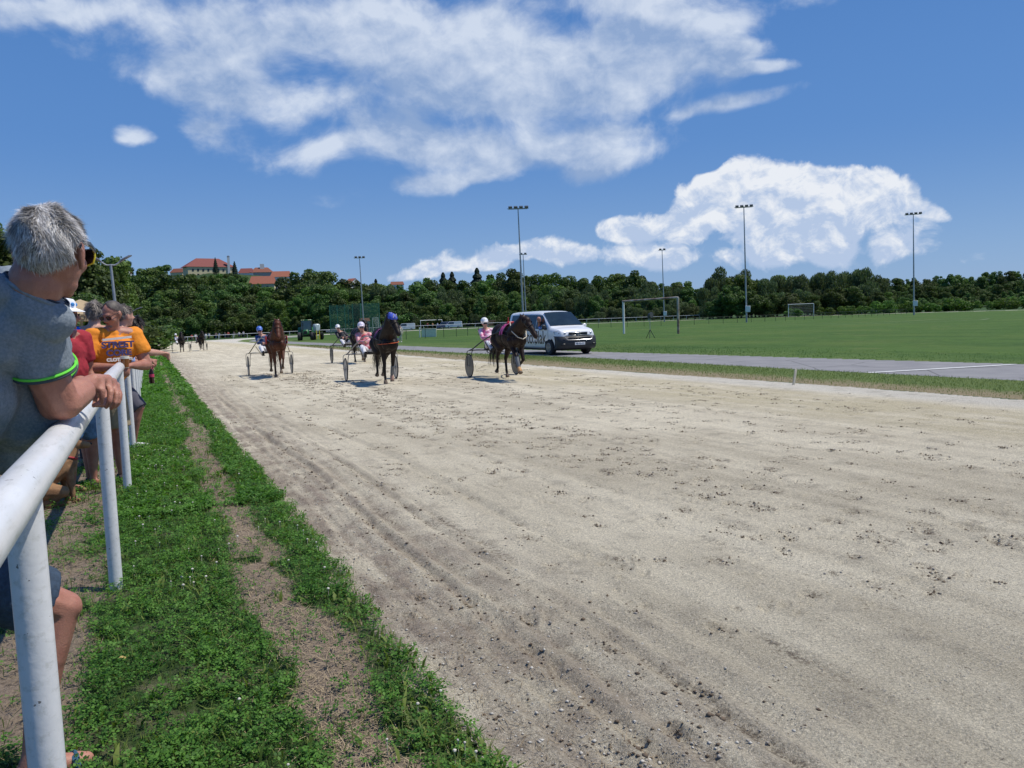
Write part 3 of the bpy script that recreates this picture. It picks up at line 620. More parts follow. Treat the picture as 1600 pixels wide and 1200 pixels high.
# ------------------------------------------------------------------ people
SK1 = mat('skin_tanned', (.46, .215, .15), .5, .1, 14, .25, 160, col2=(.36, .15, .105), sss=.08)
SK2 = mat('skin_fair', (.55, .30, .22), .55, .1, 9, .15, 120, sss=.06)
def frame(yaw, pitch=0.0, roll=0.0):
    """columns right, forward, up; yaw = compass azimuth in radians from +Y clockwise"""
    return Matrix.Rotation(-yaw, 3, 'Z') @ Matrix.Rotation(-pitch, 3, 'X') @ Matrix.Rotation(roll, 3, 'Y')
def head_shapes(b, c, R, s=1.0, ears=True):
    c = Vector(c); T = lambda x, y, z: c+R @ Vector((x, y, z))*s
    def E(p, r, n=14, m=10): b.ell(T(*p), tuple(q*s for q in r), n, m, R)
    E((0,-.014,.034), (.076,.097,.088), 20, 14); E((0,.028,-.012), (.064,.068,.092), 18, 12); E((0,.036,-.078), (.047,.048,.036)); E((0,.074,-.098), (.02,.02,.018))
    b.cap(T(0,.088,.018), T(0,.113,-.022), .008*s, .0135*s, 8); E((.011,.100,-.027), (.009,.01,.008), 8, 6); E((-.011,.100,-.027), (.009,.01,.008), 8, 6)
    E((0,.079,.030), (.048,.018,.013)); E((.04,.06,-.022), (.026,.026,.026)); E((-.04,.06,-.022), (.026,.026,.026))
    b.cap(T(-.018,.087,-.055), T(.018,.087,-.055), .008*s, .008*s, 6)
    if ears:
        for k in (-1, 1):
            E((k*.079,-.006,.0), (.009,.022,.032)); E((k*.084,-.014,.008), (.008,.012,.022)); b.cap(T(k*.075,.002,-.03), T(k*.078,-.004,-.038), .009*s, .007*s, 6)
def hand_shapes(b, w, d, n, s=1.0, curl=(.5,.7,.5), spread=.02, thumb=1, thumb_curl=.3):
    w = Vector(w); d = Vector(d).normalized(); n = Vector(n); n = (n-d*n.dot(d)).normalized(); u = d.cross(n)*thumb
    b.tube([w-d*.02*s, w, w+d*.03*s, w+d*.07*s, w+d*.092*s], [(.020*s,.026*s), (.019*s,.027*s), (.017*s,.038*s), (.016*s,.043*s), (.012*s,.040*s)], 12, up=n)
    for i in range(4):
        p = w+d*(.086-.004*abs(i-1.2))*s+u*((1.5-i)*.0205)*s; L = (.95, 1.06, 1.0, .8)[i]; dd = (d+u*(1.5-i)*spread).normalized(); pts = [p-dd*.02*s]; a = 0
        for seg, cu in zip((.043, .028, .022), curl):
            a += cu*(1+.06*(i-1.5)); pts.append(pts[-1]+(dd*math.cos(a)-n*math.sin(a))*(seg+(.02 if len(pts) == 1 else 0))*L*s)
        for k in range(3): b.cap(pts[k], pts[k+1], (.0098-.0008*k)*s, (.0092-.0009*k)*s, 8)
    p = w+d*.022*s+u*.028*s; q = p+(d*.75+u*.55-n*.2).normalized()*.042*s; r = q+(d*.9+u*(.25-thumb_curl)-n*(.25+thumb_curl)).normalized()*.034*s; t = r+(d*.8-u*thumb_curl-n*(.3+thumb_curl)).normalized()*.028*s
    b.cap(p, q, .016*s, .0125*s, 8); b.cap(q, r, .0125*s, .011*s, 8); b.cap(r, t, .011*s, .0088*s, 8)
def body_shapes(b, J, k=1.0, g=1.0):
    """k overall scale, g girth"""
    v = {a: Vector(p) for a, p in J.items() if a not in ('yaw', 'hyaw', 'hpitch')}; ch, pe = v['chest'], v['pelvis']; R = frame(J['yaw'])
    b.ell(pe, (.165*k*g, .115*k*g, .12*k), 16, 10, R); b.ell(ch, (.165*k*g, .11*k*g, .16*k), 16, 10, R); b.ell((ch+pe)/2+R @ Vector((0,.02*g,0)), (.15*k*g, .11*k*g, .18*k), 16, 10, R)
    b.cap(v['neck'], v['head']+Vector((0,0,-.03*k)), .062*k, .055*k)
    b.cap(v['neck'], v['neck'].lerp(ch, .4), .07*k, .11*k)
    for s in 'lr':
        sh, el, wr, hp, kn, an = [v[s+q] for q in ('sho', 'elb', 'wri', 'hip', 'kne', 'ank')]
        b.cap(v['neck'], sh, .055*k, .062*k*g); b.cap(sh, el, .058*k*g, .044*k*g); b.cap(el, el.lerp(wr, .35), .043*k*g, .042*k*g); b.cap(el.lerp(wr, .35), wr, .042*k*g, .026*k)
        b.cap(hp, kn, .088*k*g, .056*k*g); b.cap(kn, kn.lerp(an, .35)-R @ Vector((0,.015,0)), .054*k*g, .056*k*g); b.cap(kn.lerp(an, .35)-R @ Vector((0,.015,0)), an, .054*k*g, .034*k); b.ell(kn+R @ Vector((0,.012,0)), .05*k*g, 10, 8)
def foot_shapes(b, an, fw, k=1.0):
    an = Vector(an); fw = Vector(fw).normalized(); h = an.copy(); h.z -= .055*k
    b.cap(an, h-fw*.02*k, .036*k, .034*k); b.cap(h-fw*.03*k, h+fw*.12*k-Vector((0,0,.005)), .033*k, .03*k); b.cap(h+fw*.06*k, h+fw*.145*k-Vector((0,0,.01)), .036*k, .026*k)
def shoe(name, an, fw, k, m, parent, o, sole=None, h=.075):
    b = MB(); b.o = o; an = Vector(an); fw = Vector(fw).normalized(); z0 = an.z-.085*k; base = Vector((an.x, an.y, z0)); sd = Vector((-fw.y, fw.x, 0)); rings = []
    for (t, w_, hh) in ((-.075,.028,.05), (-.06,.038,.075), (0,.04,h), (.06,.044,.062), (.12,.05,.05), (.165,.045,.038), (.19,.028,.028)):
        rings.append([base+fw*t*k+sd*(x*w_*k)+Vector((0,0,z*hh*k)) for x, z in ((-1,.0),(-1,.35),(-.7,.85),(0,1),(.7,.85),(1,.35),(1,.0))])
    n = 7; vs = [p for r_ in rings for p in r_]; b.add(vs, [(i*n+j, i*n+(j+1) % n, (i+1)*n+(j+1) % n, (i+1)*n+j) for i in range(6) for j in range(n)]+[tuple(range(6, -1, -1)), tuple(range(42, 49))])
    ob = b.build(name, m, parent)
    if sole:
        b = MB(); b.o = o; vs = []
        for t, w_ in ((-.085,.03), (-.06,.044), (.06,.05), (.13,.056), (.18,.048), (.2,.03)):
            for x in (-1, 1):
                for z in (-.004, .018): vs.append(base+fw*t*k+sd*x*w_*k+Vector((0,0,z*k)))
        fs = []
        for i in range(5): a = i*4; fs += [(a, a+2, a+6, a+4), (a+1, a+5, a+7, a+3), (a, a+4, a+5, a+1), (a+2, a+3, a+7, a+6)]
        fs += [(0, 1, 3, 2), (20, 22, 23, 21)]; b.add(vs, fs); b.build('sole', sole, ob, False)
    return ob
def hair_cap(b, c, R, s=1.0, thick=1.06, front=.045, back=-.06, side=.01):
    """closed shell hugging the skull above a slanting hairline"""
    c = Vector(c); n, m = 22, 12; top = []; inn = []
    for j in range(m+1):
        for k in range(n):
            q = 2*PI*k/n; yy = math.cos(q)                      # 1 front, -1 back
            zl = front*max(yy, 0)**1.2+back*max(-yy, 0)+side*(1-abs(yy)); lo = math.asin(max(-.95, min(.95, (zl-.034)/.088))); ph = lo+(PI/2-lo)*j/m
            for L, t in ((top, thick), (inn, .97)): L.append(c+R @ Vector((.078*math.cos(ph)*math.sin(q), -.014+.099*math.cos(ph)*math.cos(q), .034+.092*math.sin(ph)))*s*t if False else c+R @ (Vector((0,-.014,.034))+Vector((.078*math.cos(ph)*math.sin(q), .099*math.cos(ph)*math.cos(q), .092*math.sin(ph)))*t)*s)
    fs = [(j*n+k, j*n+(k+1) % n, (j+1)*n+(k+1) % n, (j+1)*n+k) for j in range(m) for k in range(n)]; N = len(top)
    b.add(top+inn, fs+[tuple(q+N for q in f[::-1]) for f in fs]+[(k+N, (k+1) % n+N, (k+1) % n, k) for k in range(n)])
def strands(c, R, s, n, L, mats, parent, o, name='hair', crown=None, back=-.085, width=.0016, lift=.35):
    c = np.array(c); Rm = np.array(R); d = RN.randn(n*3, 3); d /= np.linalg.norm(d, axis=1)[:, None]
    loc = d*np.array([.080, .101, .095])+np.array([0, -.014, .034]); yy = d[:, 1]
    line = np.where(yy > 0, .05*yy+.012, .012+(-yy)**.8*(back-.012)); k = loc[:, 2] > line; near = (np.abs(d[:, 1]) < .35)
    if crown is not None: k &= ~((np.linalg.norm(d-np.array(crown), axis=1) < .28) & (RN.rand(len(d)) < .6))
    k &= ~((np.abs(loc[:, 0]) > .055) & (loc[:, 1] > -.035) & (loc[:, 1] < .05) & (loc[:, 2] < .038))
    loc = loc[k][:n]; d = d[k][:n]; N = len(loc)
    cr = np.array([0, -.35, .9]); cr = cr/np.linalg.norm(cr); t = d-cr; t -= d*(t*d).sum(1)[:, None]; t /= np.maximum(np.linalg.norm(t, axis=1), .05)[:, None]
    q_ = loc*np.array([70, 55, 60]); t += .42*np.stack([np.sin(q_[:, 1]*1.3+q_[:, 2]), np.sin(q_[:, 0]*1.7+q_[:, 2]*.8+1), np.sin(q_[:, 0]+q_[:, 1]*1.2+2)], -1)*(loc[:, 2:3] > -.01)+RN.randn(N, 3)*.22; sd = np.cross(d, t); sd /= np.linalg.norm(sd, axis=1)[:, None]; ln = (L*(.6+.7*RN.rand(N)))[:, None]; lf = lift*(.5+RN.rand(N))[:, None]; out = []
    for q, w_ in ((0, 1), (.5, .8), (1, .1)):
        p = loc+t*ln*q*(1-.2*q)+d*ln*lf*(q-.55*q*q)
        for e in (-1, 1): out.append(p+sd*width*w_*e)
    V_ = np.stack(out, 1).reshape(-1, 3)*s; V_ = V_ @ Rm.T+c-np.array(o); F_ = quads6(V_)
    mi = RN.randint(0, len(mats), N); mi = np.concatenate([mi, mi])
    return put(bpy.data.objects.new(name, arr_mesh(name, V_, F_, mats, True, mi=mi)), parent)
def leg_garment(name, J, k, g, m, parent, o, frac=.85, ease=1.16, vox=.014, frac_low=0.0):
    b = MB(); b.o = o; v = {a: Vector(p) for a, p in J.items() if a not in ('yaw', 'hyaw', 'hpitch')}; R = frame(J['yaw']); pe = v['pelvis']
    b.ell(pe, (.175*k*g, .125*k*g, .12*k), 16, 10, R)
    for s in 'lr':
        hp, kn, an = v[s+'hip'], v[s+'kne'], v[s+'ank']
        if frac_low: b.cap(hp, kn, .1*k*g, .066*k*g*ease); b.tube([kn, kn.lerp(an, .5), kn.lerp(an, frac_low)], [.066*k*g*ease, .06*k*ease*g, .053*k*ease], 12)
        else:
            e = hp.lerp(kn, frac); b.tube([pe.lerp(hp, .9)+Vector((0,0,.03)), hp, hp.lerp(e, .5), e], [.09*k*g, .103*k*g, .094*k*g*ease*.95, .085*k*g*ease], 14)
    return b.remesh(name, m, parent, vox, 2)
def shirt(name, J, k, g, m, parent, o, sleeve=.62, ease=1.12, vox=.014, extra=()):
    b = MB(); b.o = o; v = {a: Vector(p) for a, p in J.items() if a not in ('yaw', 'hyaw', 'hpitch')}; R = frame(J['yaw']); pe, ch = v['pelvis'], v['chest']
    b.ell(ch, (.178*k*g, .122*k*g, .165*k), 18, 12, R); b.ell((ch+pe)/2+R @ Vector((0,.02*g,0)), (.168*k*g, .13*k*g, .20*k), 18, 12, R); b.ell(pe+Vector((0,0,.04)), (.178*k*g, .13*k*g, .13*k), 18, 12, R)
    b.cap(v['neck']-Vector((0,0,.03*k)), v['neck'].lerp(ch, .4), .078*k, .122*k)
    for s in 'lr':
        sh, el, wr = v[s+'sho'], v[s+'elb'], v[s+'wri']; b.cap(v['neck']-Vector((0,0,.025*k)), sh, .058*k, .07*k*g)
        if sleeve <= 1: e = sh.lerp(el, sleeve); b.tube([sh.lerp(v['neck'], .25), sh, sh.lerp(e, .5), e], [.06*k, .072*k*g, .07*k*g*ease*.95, .064*k*g*ease], 14)
        else: b.cap(sh, el, .07*k*g, .055*k*g); b.cap(el, wr, .054*k*g, .038*k)
    for q in extra: b.cap(*q)
    ob = b.remesh(name, m, parent, vox, 2)
    if vox < .013:
        for i, (sz_, st_) in enumerate(((.16, .035), (.06, .012))):
            tx = bpy.data.textures.new('folds', 'CLOUDS'); tx.noise_scale = sz_; tx.noise_depth = 2; md = ob.modifiers.new('folds', 'DISPLACE'); md.texture = tx; md.strength = st_; md.mid_level = .42; md.texture_coords = 'LOCAL'
    return ob
MB.o = None
_mesh0 = MB.mesh
def _mesh(s, name, mats, smooth=True):
    if s.o is not None: o = Vector(s.o); s.v = [tuple(Vector(p)-o) for p in s.v]
    return _mesh0(s, name, mats, smooth)
MB.mesh = _mesh
# ---- the grey-haired man leaning on the rail
def foreground_man():
    B_ = Vector((-.62, 3.0, 0)); t = thing('person', 'grey-haired man in a grey polo shirt with lime sleeve stripe leaning on the white rail', 'person', B_)
    k, g = 1.07, 1.05; HS = 1.04
    J = dict(yaw=math.radians(86), head=P(81, 397, 2.30), neck=P(46, 456, 2.33), chest=(-.50, 2.86, 1.36), pelvis=(-.86, 2.98, 1.02),
             rsho=P(50, 512, 2.36), relb=(-.275, 2.83, 1.295), rwri=P(146, 596, 2.72), lsho=(-.34, 3.10, 1.53), lelb=(-.30, 3.36, 1.28), lwri=P(126, 599, 2.90),
             rhip=(-.86, 2.86, .98), rkne=P(96, 950, 2.74), rank=(-.44, 3.04, .10), lhip=(-.86, 3.10, .98), lkne=(-.80, 3.22, .55), lank=(-.90, 3.18, .10))
    b = MB(); b.o = B_; body_shapes(b, J, k, g*.97); R = frame(math.radians(21), math.radians(4)); head_shapes(b, J['head'], R, HS, False)
    for q in (-1, 1):
        T0 = lambda x, y, z: Vector(J['head'])+R @ Vector((x, y, z))*HS
        b.ell(T0(q*.083,-.008,.0), (.010*HS,.025*HS,.037*HS), 14, 10, R @ Matrix.Rotation(q*.35, 3, 'Z')); b.ell(T0(q*.09,-.020,.008), (.008,.014,.026), 12, 8, R); b.cap(T0(q*.078,.002,-.032), T0(q*.081,-.004,-.042), .011, .009, 6)
    b.ell(P(58, 440, 2.30), (.075, .075, .08), 12, 8)
    b.cap(P(76, 590, 2.42), P(94, 626, 2.46), .061, .054); b.cap(P(98, 630, 2.47), P(125, 612, 2.6), .056, .048)
    W0 = P(146, 594, 2.70); K = [P(158, 592, 2.74), P(168, 592, 2.80), P(176, 597, 2.86), P(181, 603, 2.91)]
    FN = [[P(160, 611, 2.70), P(159, 622, 2.70), P(158.5, 629, 2.71)], [P(173, 613, 2.75), P(171, 628, 2.74), P(166, 636, 2.76)], [P(182, 616, 2.81), P(180, 630, 2.80), P(174, 638, 2.81)], [P(187, 617, 2.87), P(185, 629, 2.86), P(180, 636, 2.86)]]
    for i in range(4):
        b.cap(W0, K[i], .024, .0165); b.ell(K[i], .0175, 10, 8); pts = [K[i]]+FN[i]
        for q in range(3): b.cap(pts[q], pts[q+1], .0130-.0013*q, .0122-.0015*q, 10)
        b.ell(pts[1], .0128, 8, 6)
    b.cap(W0, P(150, 606, 2.74), .022, .015); b.cap(P(150, 606, 2.74), P(152, 618, 2.78), .014, .012)
    for a_, c_, r0, r1 in ((P(124,600,2.84), P(137,605,2.79), .022, .0165), (P(137,605,2.79), P(144,615,2.755), .0155, .0135), (P(144,615,2.755), P(149,624,2.74), .0132, .0105), (P(126,599,2.88), P(146,612,2.87), .03, .026)): b.cap(a_, c_, r0, r1)
    for i in range(4): b.cap(P(146+5*i,610,2.87+.02*i), P(150+6*i,628,2.86+.02*i), .013, .011); b.cap(P(150+6*i,628,2.86+.02*i), P(146+6*i,634,2.83+.02*i), .011, .009)
    foot_shapes(b, J['rank'], (1, .15, 0), 1.05); foot_shapes(b, J['lank'], (1, .3, 0), 1.05)
    body = b.remesh('body', SK1, t, .0068, 3, .45)
    polo = mat('grey_polo_fabric', (.17, .21, .25), .9, .10, 130, .35, 60, col2=(.255, .295, .34))
    s_ = shirt('polo_shirt', J, k, g*1.02, polo, t, B_, .53, 1.16, .011, [(P(-8, 478, 2.5), P(30, 470, 2.36), .09, .075), (P(30, 640, 2.55), P(-20, 560, 2.45), .14, .13), (P(25, 690, 2.6), P(-10, 600, 2.6), .11, .12), (P(-60, 500, 2.36), P(0, 470, 2.34), .09, .075), (P(-40, 458, 2.27), P(6, 456, 2.27), .055, .05), (P(-30, 452, 2.5), P(20, 447, 2.40), .07, .060), (P(14, 446, 2.44), P(45, 475, 2.30), .062, .060), (P(45, 475, 2.30), P(78, 500, 2.33), .062, .058)])
    # sleeve stripe, hem and collar piping
    sh, el = Vector(J['rsho']), Vector(J['relb']); lime = mat('lime_piping', (.16, .75, .06), .6, .05)
    for nm, s1, e1 in (('sleeve_stripe', 'rsho', 'relb'), ('sleeve_stripe', 'lsho', 'lelb')):
        a, c = Vector(J[s1]), Vector(J[e1]); b = MB(); b.o = B_; b.ring(a.lerp(c, .515), .0815*k*g/1.08*1.02, .0042, c-a, 40, 6); b.build(nm, lime, s_)
        b = MB(); b.o = B_; b.ring(a.lerp(c, .55), .081*k*g/1.08, .006, c-a, 40, 8); b.build('sleeve_hem', mat('dark_hem', (.06, .075, .09), .9), s_)
    b = MB(); b.o = B_; nk = P(56, 455, 2.33); ax = (P(84, 409, 2.33)-nk).normalized()
    b.ring(nk, .090, .0075, ax, 32, 8); b.build('collar', polo, s_); b = MB(); b.o = B_; b.ring(nk+ax*.009, .090, .0035, ax, 36, 6); b.build('collar_piping', mat('navy_piping', (.02, .03, .05), .8), s_)
    leg_garment('shorts', J, k, g, mat('navy_denim', (.035, .06, .10), .9, .25, 60, .4, 90), t, B_, .9, 1.2, .013)
    hm = [mat('hair_grey_%s' % a, c, .45, .1, 30, spec=.6) for a, c in (('light', (.62, .60, .58)), ('mid', (.34, .32, .31)), ('dark', (.13, .115, .11)), ('white', (.85, .84, .83)))]
    b = MB(); b.o = B_; hair_cap(b, J['head'], R, HS, 1.035, .05, -.072, .03); cap_ = b.build('hair', mat('hair_under_grey', (.20, .175, .165), .7, .35, 60), t)
    strands(J['head'], R, HS*1.015, 42000, .026, [hm[0], hm[1], hm[2], hm[3], hm[0], hm[1]], cap_, B_, 'strands', (.35, -.55, .75), -.085, .00058, .20)
    # sunglasses: dark temples, dark lenses in a yellow rim
    T = lambda x, y, z: Vector(J['head'])+R @ Vector((x, y, z))*HS
    b = MB(); b.o = B_
    for q in (-1, 1): b.tube([T(q*.092, -.035, .010), T(q*.093, -.012, .028), T(q*.088, .04, .029), T(q*.076, .093, .022)], [(.0045,.0022), (.007,.0022), (.009,.0025), (.009,.0025)], 8, up=R @ Vector((0,0,1)))
    b.tube([T(-.075, .093, .024), T(0, .107, .024), T(.075, .093, .024)], .004, 6)
    gl = b.build('sunglasses', mat('black_plastic', (.01, .01, .01), .25, .1), t)
    for q in (-1, 1):
        pts = [T(q*x, y, z) for x, y, z in ((.073,.094,.022), (.075,.093,.004), (.069,.094,-.014), (.045,.101,-.021), (.020,.106,-.013), (.016,.107,.008), (.022,.105,.020), (.05,.101,.024), (.073,.094,.022))]
        b = MB(); b.o = B_; b.tube(pts, .0028, 6); b.build('rim', mat('yellow_plastic', (.75, .62, .03), .3), gl)
        b = MB(); b.o = B_; c = sum((Vector(p) for p in pts[:-1]), Vector())/8; b.add([c+R @ Vector((0,.002,0))]+[p for p in pts[:-1]], [(0, i+1, (i+1) % 8+1) for i in range(8)]); b.build('lens', mat('dark_lens', (.012, .01, .012), .08, .1), gl)
    # sandals
    for an, fw in ((J['rank'], (1, .15, 0)), (J['lank'], (1, .3, 0))):
        an = Vector(an); fw = Vector(fw).normalized(); sd = Vector((-fw.y, fw.x, 0)); z = .0; b = MB(); b.o = B_; base = Vector((an.x, an.y, 0)); vs = []
        for q, w_ in ((-.10,.03), (-.07,.045), (.05,.048), (.13,.056), (.17,.045), (.195,.022)):
            for x in (-1, 1):
                for zz in (.0, .016): vs.append(base+fw*q+sd*x*w_+Vector((0,0,zz)))
        fs = []
        for i in range(5): a = i*4; fs += [(a, a+2, a+6, a+4), (a+1, a+5, a+7, a+3), (a, a+4, a+5, a+1), (a+2, a+3, a+7, a+6)]
        b.add(vs, fs+[(0, 1, 3, 2), (20, 22, 23, 21)]); sn = b.build('sandal', mat('black_rubber', (.02, .02, .022), .7), t, False)
        for q0, q1, hh in ((.115,.125,.058), (.06,.075,.075), (.02,.03,.085)):
            b = MB(); b.o = B_; pts = [base+fw*(q0+(q1-q0)*u)+sd*math.cos(PI*u)*.052+Vector((0,0,.014+hh*math.sin(PI*u)*.9)) for u in [i/10 for i in range(11)]]
            b.tube(pts, [(.004,.013)]*11, 6, up=fw.cross(Vector((0,0,1)))); b.build('strap', mat('blue_strap', (.03, .10, .16), .7), sn)
foreground_man()

# ---- the others along the rail
def std_pose(c, yaw, h=1.75, lean=0.0, arms='down', stance=.12, look=None, pitch=0.0, z0=None):
    """joint positions of a standing figure"""
    k = h/1.75; R = frame(yaw); c = Vector(c); z0 = float(gz(c.x, c.y)) if z0 is None else z0
    L = lambda x, y, z: Vector((c.x, c.y, z0))+R @ Vector((x, y, z))*k; f = lean
    J = dict(yaw=yaw, pelvis=L(0, -.10*f, .98), chest=L(0, .13*f, 1.30-.03*f), neck=L(0, .24*f, 1.47-.05*f), head=L(0, .30*f+.03, 1.63-.06*f))
    for s, q in (('l', -1), ('r', 1)):
        J[s+'sho'] = L(q*.185, .22*f, 1.43-.05*f); J[s+'hip'] = L(q*.09, -.10*f, .93); J[s+'kne'] = L(q*stance*.95, -.02, .50); J[s+'ank'] = L(q*stance, -.06, .085)
        if arms == 'down': J[s+'elb'] = L(q*.25, .22*f-.02, 1.12); J[s+'wri'] = L(q*.26, .1+.2*f, .86)
        elif arms == 'rail': J[s+'elb'] = L(q*.24, .32, 1.19); J[s+'wri'] = L(q*.07, .50, 1.17)
        elif arms == 'cup': J[s+'elb'] = L(q*.27, .10, 1.13); J[s+'wri'] = L(q*.06, .30, 1.14)
        elif arms == 'hip': J[s+'elb'] = L(q*.36, -.05, 1.18); J[s+'wri'] = L(q*.18, .08, 1.0)
        elif arms == 'reins': J[s+'elb'] = L(q*.23, .12, 1.15); J[s+'wri'] = L(q*.10, .38, 1.2)
    J['hyaw'] = yaw if look is None else look; J['hpitch'] = pitch
    return J, k
def pose_at(px, py, d, yaw, h=1.75, **kw):
    """a standing pose whose head is where the photo shows it"""
    T = P(px, py, d); c = Vector((T.x, T.y))
    for i in range(4):
        J, k = std_pose((c.x, c.y), yaw, h, **kw); e = T-J['head']; c.x += e.x; c.y += e.y; h *= 1+e.z/1.6
    return J, k
def make_person(label, J, k, g=1.0, skin=SK2, top=None, sleeve=.62, bottom=None, low=0.0, frac=.88, shoes=None, hair=None, hlen=None, vox=.014, grip=(.6,.7,.4), base=None, group=None, hair_kw={}, barefoot=False, name='person', loc=None):
    B_ = Vector(loc) if loc is not None else Vector((J['pelvis'].x, J['pelvis'].y, min(J['rank'].z, J['lank'].z)-.085*k))
    t = thing(name, label, 'person', B_, 0, group); b = MB(); b.o = B_; body_shapes(b, J, k, g); R = frame(J['hyaw'], J['hpitch']); head_shapes(b, J['head'], R, 1.02*k)
    for s in 'lr':
        e, w_ = Vector(J[s+'elb']), Vector(J[s+'wri']); hand_shapes(b, w_, w_-e, Vector((0,0,1)) if abs((w_-e).normalized().z) < .8 else frame(J['yaw']) @ Vector((0,1,0)), k, grip, .03, 1 if s == 'l' else -1)
        kn, an = Vector(J[s+'kne']), Vector(J[s+'ank']); fw = frame(J['yaw']) @ Vector((0,1,0))
        if barefoot: foot_shapes(b, an, fw, k)
    b.remesh('body', skin, t, vox, 2)
    if top: shirt('shirt', J, k, g, top, t, B_, sleeve, 1.12, vox)
    if bottom: leg_garment('trousers' if low else 'shorts', J, k, g, bottom, t, B_, frac, 1.16, vox, low)
    if shoes:
        for s in 'lr': shoe('shoe', J[s+'ank'], frame(J['yaw']) @ Vector((0,1,0)), k, shoes, t, B_)
    if hair and hlen:
        h_ = [HB, HG, HD]; strands(J['head'], R, 1.03*k*hair_kw.get('thick', 1.06)/1.04, 2600, hlen, [hair, hair, HG if hair is HG else hair], t, B_, 'hair_strands', None, hair_kw.get('back', -.07)-.01, .0022, .5)
    if hair: b = MB(); b.o = B_; hair_cap(b, J['head'], R, 1.02*k, hair_kw.get('thick', 1.08), hair_kw.get('front', .05), hair_kw.get('back', -.06), hair_kw.get('side', .012)); b.build('hair', hair, t)
    return t, B_, R
def glasses(J, R, k, t, o, dark=True):
    T = lambda x, y, z: Vector(J['head'])+R @ Vector((x, y, z))*1.02*k; b = MB(); b.o = o
    for q in (-1, 1):
        b.tube([T(q*.082, -.02, .02), T(q*.079, .05, .024), T(q*.07, .098, .02)], .0028, 6)
        pts = [T(q*(.04+.027*math.cos(a)), .104-.01*abs(math.cos(a)), .006+.02*math.sin(a)) for a in [2*PI*i/12 for i in range(12)]]; b.tube(pts+[pts[0]], .0026, 5)
        c = T(q*.04, .1, .006); b.add([c]+pts, [(0, i+1, (i+1) % 12+1) for i in range(12)])
    b.build('glasses', mat('dark_glasses', (.03, .025, .03), .2), t)
HB = mat('hair_brown', (.06, .04, .028), .6, .3, 40); HG = mat('hair_greying', (.20, .17, .15), .6, .35, 40); HD = mat('hair_dark', (.025, .018, .015), .5, .3, 40)
def near_people():
    # man in the orange t-shirt
    J, k = pose_at(176, 492, 7.9, math.radians(163), 1.8, lean=.2, arms='cup', stance=.14, look=math.radians(222), pitch=math.radians(22))
    for q in ('pelvis', 'rhip', 'lhip', 'rkne', 'lkne', 'rank', 'lank'): J[q] = J[q]+Vector((-.13, .05, 0))
    org = mat('orange_tshirt', (.80, .27, .02), .85, .07, 30, .45, 22)
    t, B_, R = make_person('man in an orange t-shirt with large print holding a cup of beer behind the rail', J, k, 1.2, SK1, org, .62, mat('beige_shorts', (.34, .27, .17), .9, .1, 30, .3, 40), 0, .92, mat('dark_sandal', (.04, .03, .03), .8), mat('hair_darkgrey', (.085,.07,.062), .6, .35, 40), None, .0105, (.9, .8, .4), hair_kw=dict(front=.118, back=-.05, side=.03, thick=1.04))
    b = MB(); b.o = B_; b.ell(Vector(J['head'])+R @ Vector((0,.078,-.088)), (.026,.018,.028), 10, 8, R); b.build('beard', HG, t)
    glasses(J, R, k, t, B_)
    Rb = frame(J['yaw']); ch = Vector(J['chest']); org_ = ch-B_
    def chest_m(dz, dx=0.0, y=.153):
        m = Rb.to_4x4() @ Matrix.Rotation(math.radians(90), 4, 'X') @ Matrix.Rotation(PI, 4, 'Y'); m.translation = org_+Rb @ Vector((dx, y, dz)); return m
    navy = mat('print_navy', (.06, .05, .16), .8, .3, 30); wht = mat('print_white', (.75, .70, .66), .8, .1)
    for txt, sz_, dz, mt, y in (('STREET', .083, .045, navy, .172), ('CORE', .08, -.035, navy, .186), ('CLOTHING', .042, -.10, wht, .194)):
        text_part(txt, sz_, mt, 'shirt_print', t, chest_m(dz, 0, y), .004, (1.1, 1), .0035)
    b = MB(); b.o = B_
    c = ch+Rb @ Vector((0, .160, .108)); b.box(c, (.27, .008, .022), rz=-J['yaw'], ry=.08); b.build('shirt_print', wht, t)
    # beer cup (held, so a thing of its own)
    cp = (Vector(J['lwri'])+Vector(J['rwri']))/2+Rb @ Vector((0, .075, .035)); cu = thing('beer_cup', 'clear plastic cup of dark beer held by the man in orange', 'cup', cp-Vector((0,0,.05)))
    b = MB(); b.lathe([(.030,.0), (.042,.115), (.040,.115), (.029,.004)], 20); b.build('cup', mat('clear_plastic', (.75, .7, .62), .15, .05, spec=.6), cu)
    b = MB(); b.lathe([(.031,.004), (.0405,.088)], 20); b.build('beer', mat('beer', (.22, .07, .015), .2), cu)
    b = MB(); b.lathe([(.0408,.089), (.0415,.112)], 20); b.build('foam', mat('beer_foam', (.75, .70, .6), .9), cu)
    # person in the red top and white-blue hat
    J, k = pose_at(102, 494, 7.4, math.radians(135), 1.66, lean=.1, arms='down', stance=.12, look=math.radians(100), pitch=math.radians(4))
    for q in ('rkne', 'lkne', 'rank', 'lank'): J[q] = J[q]+Vector((.10, .30, 0))
    J['relb'] = J['relb']+Vector((-.05, -.05, -.08)); t, B_, R = make_person('person in a red t-shirt and white and blue sun hat just behind the grey-haired man', J, k, 1.12, SK1, mat('red_tshirt', (.34, .02, .035), .85, .1, 30, .4, 24), .7, mat('light_denim', (.12, .24, .46), .9, .35, 12, .4, 60), 0, .95, None, HB, None, .012, barefoot=True)
    glasses(J, R, k, t, B_)
    hc = Vector(J['head'])+R @ Vector((0, -.01, .06)); b = MB(); b.o = B_; vs = []
    T3 = R.to_4x4(); T3.translation = hc; m2 = MB(); m2.lathe([(.175,-.014), (.172,-.008), (.115,.012), (.098,.02), (.094,.075), (.075,.10), (.03,.108), (.001,.109)], 28); b.v = [tuple(T3 @ Vector(v)) for v in m2.v]; b.f = m2.f; b.m = m2.m
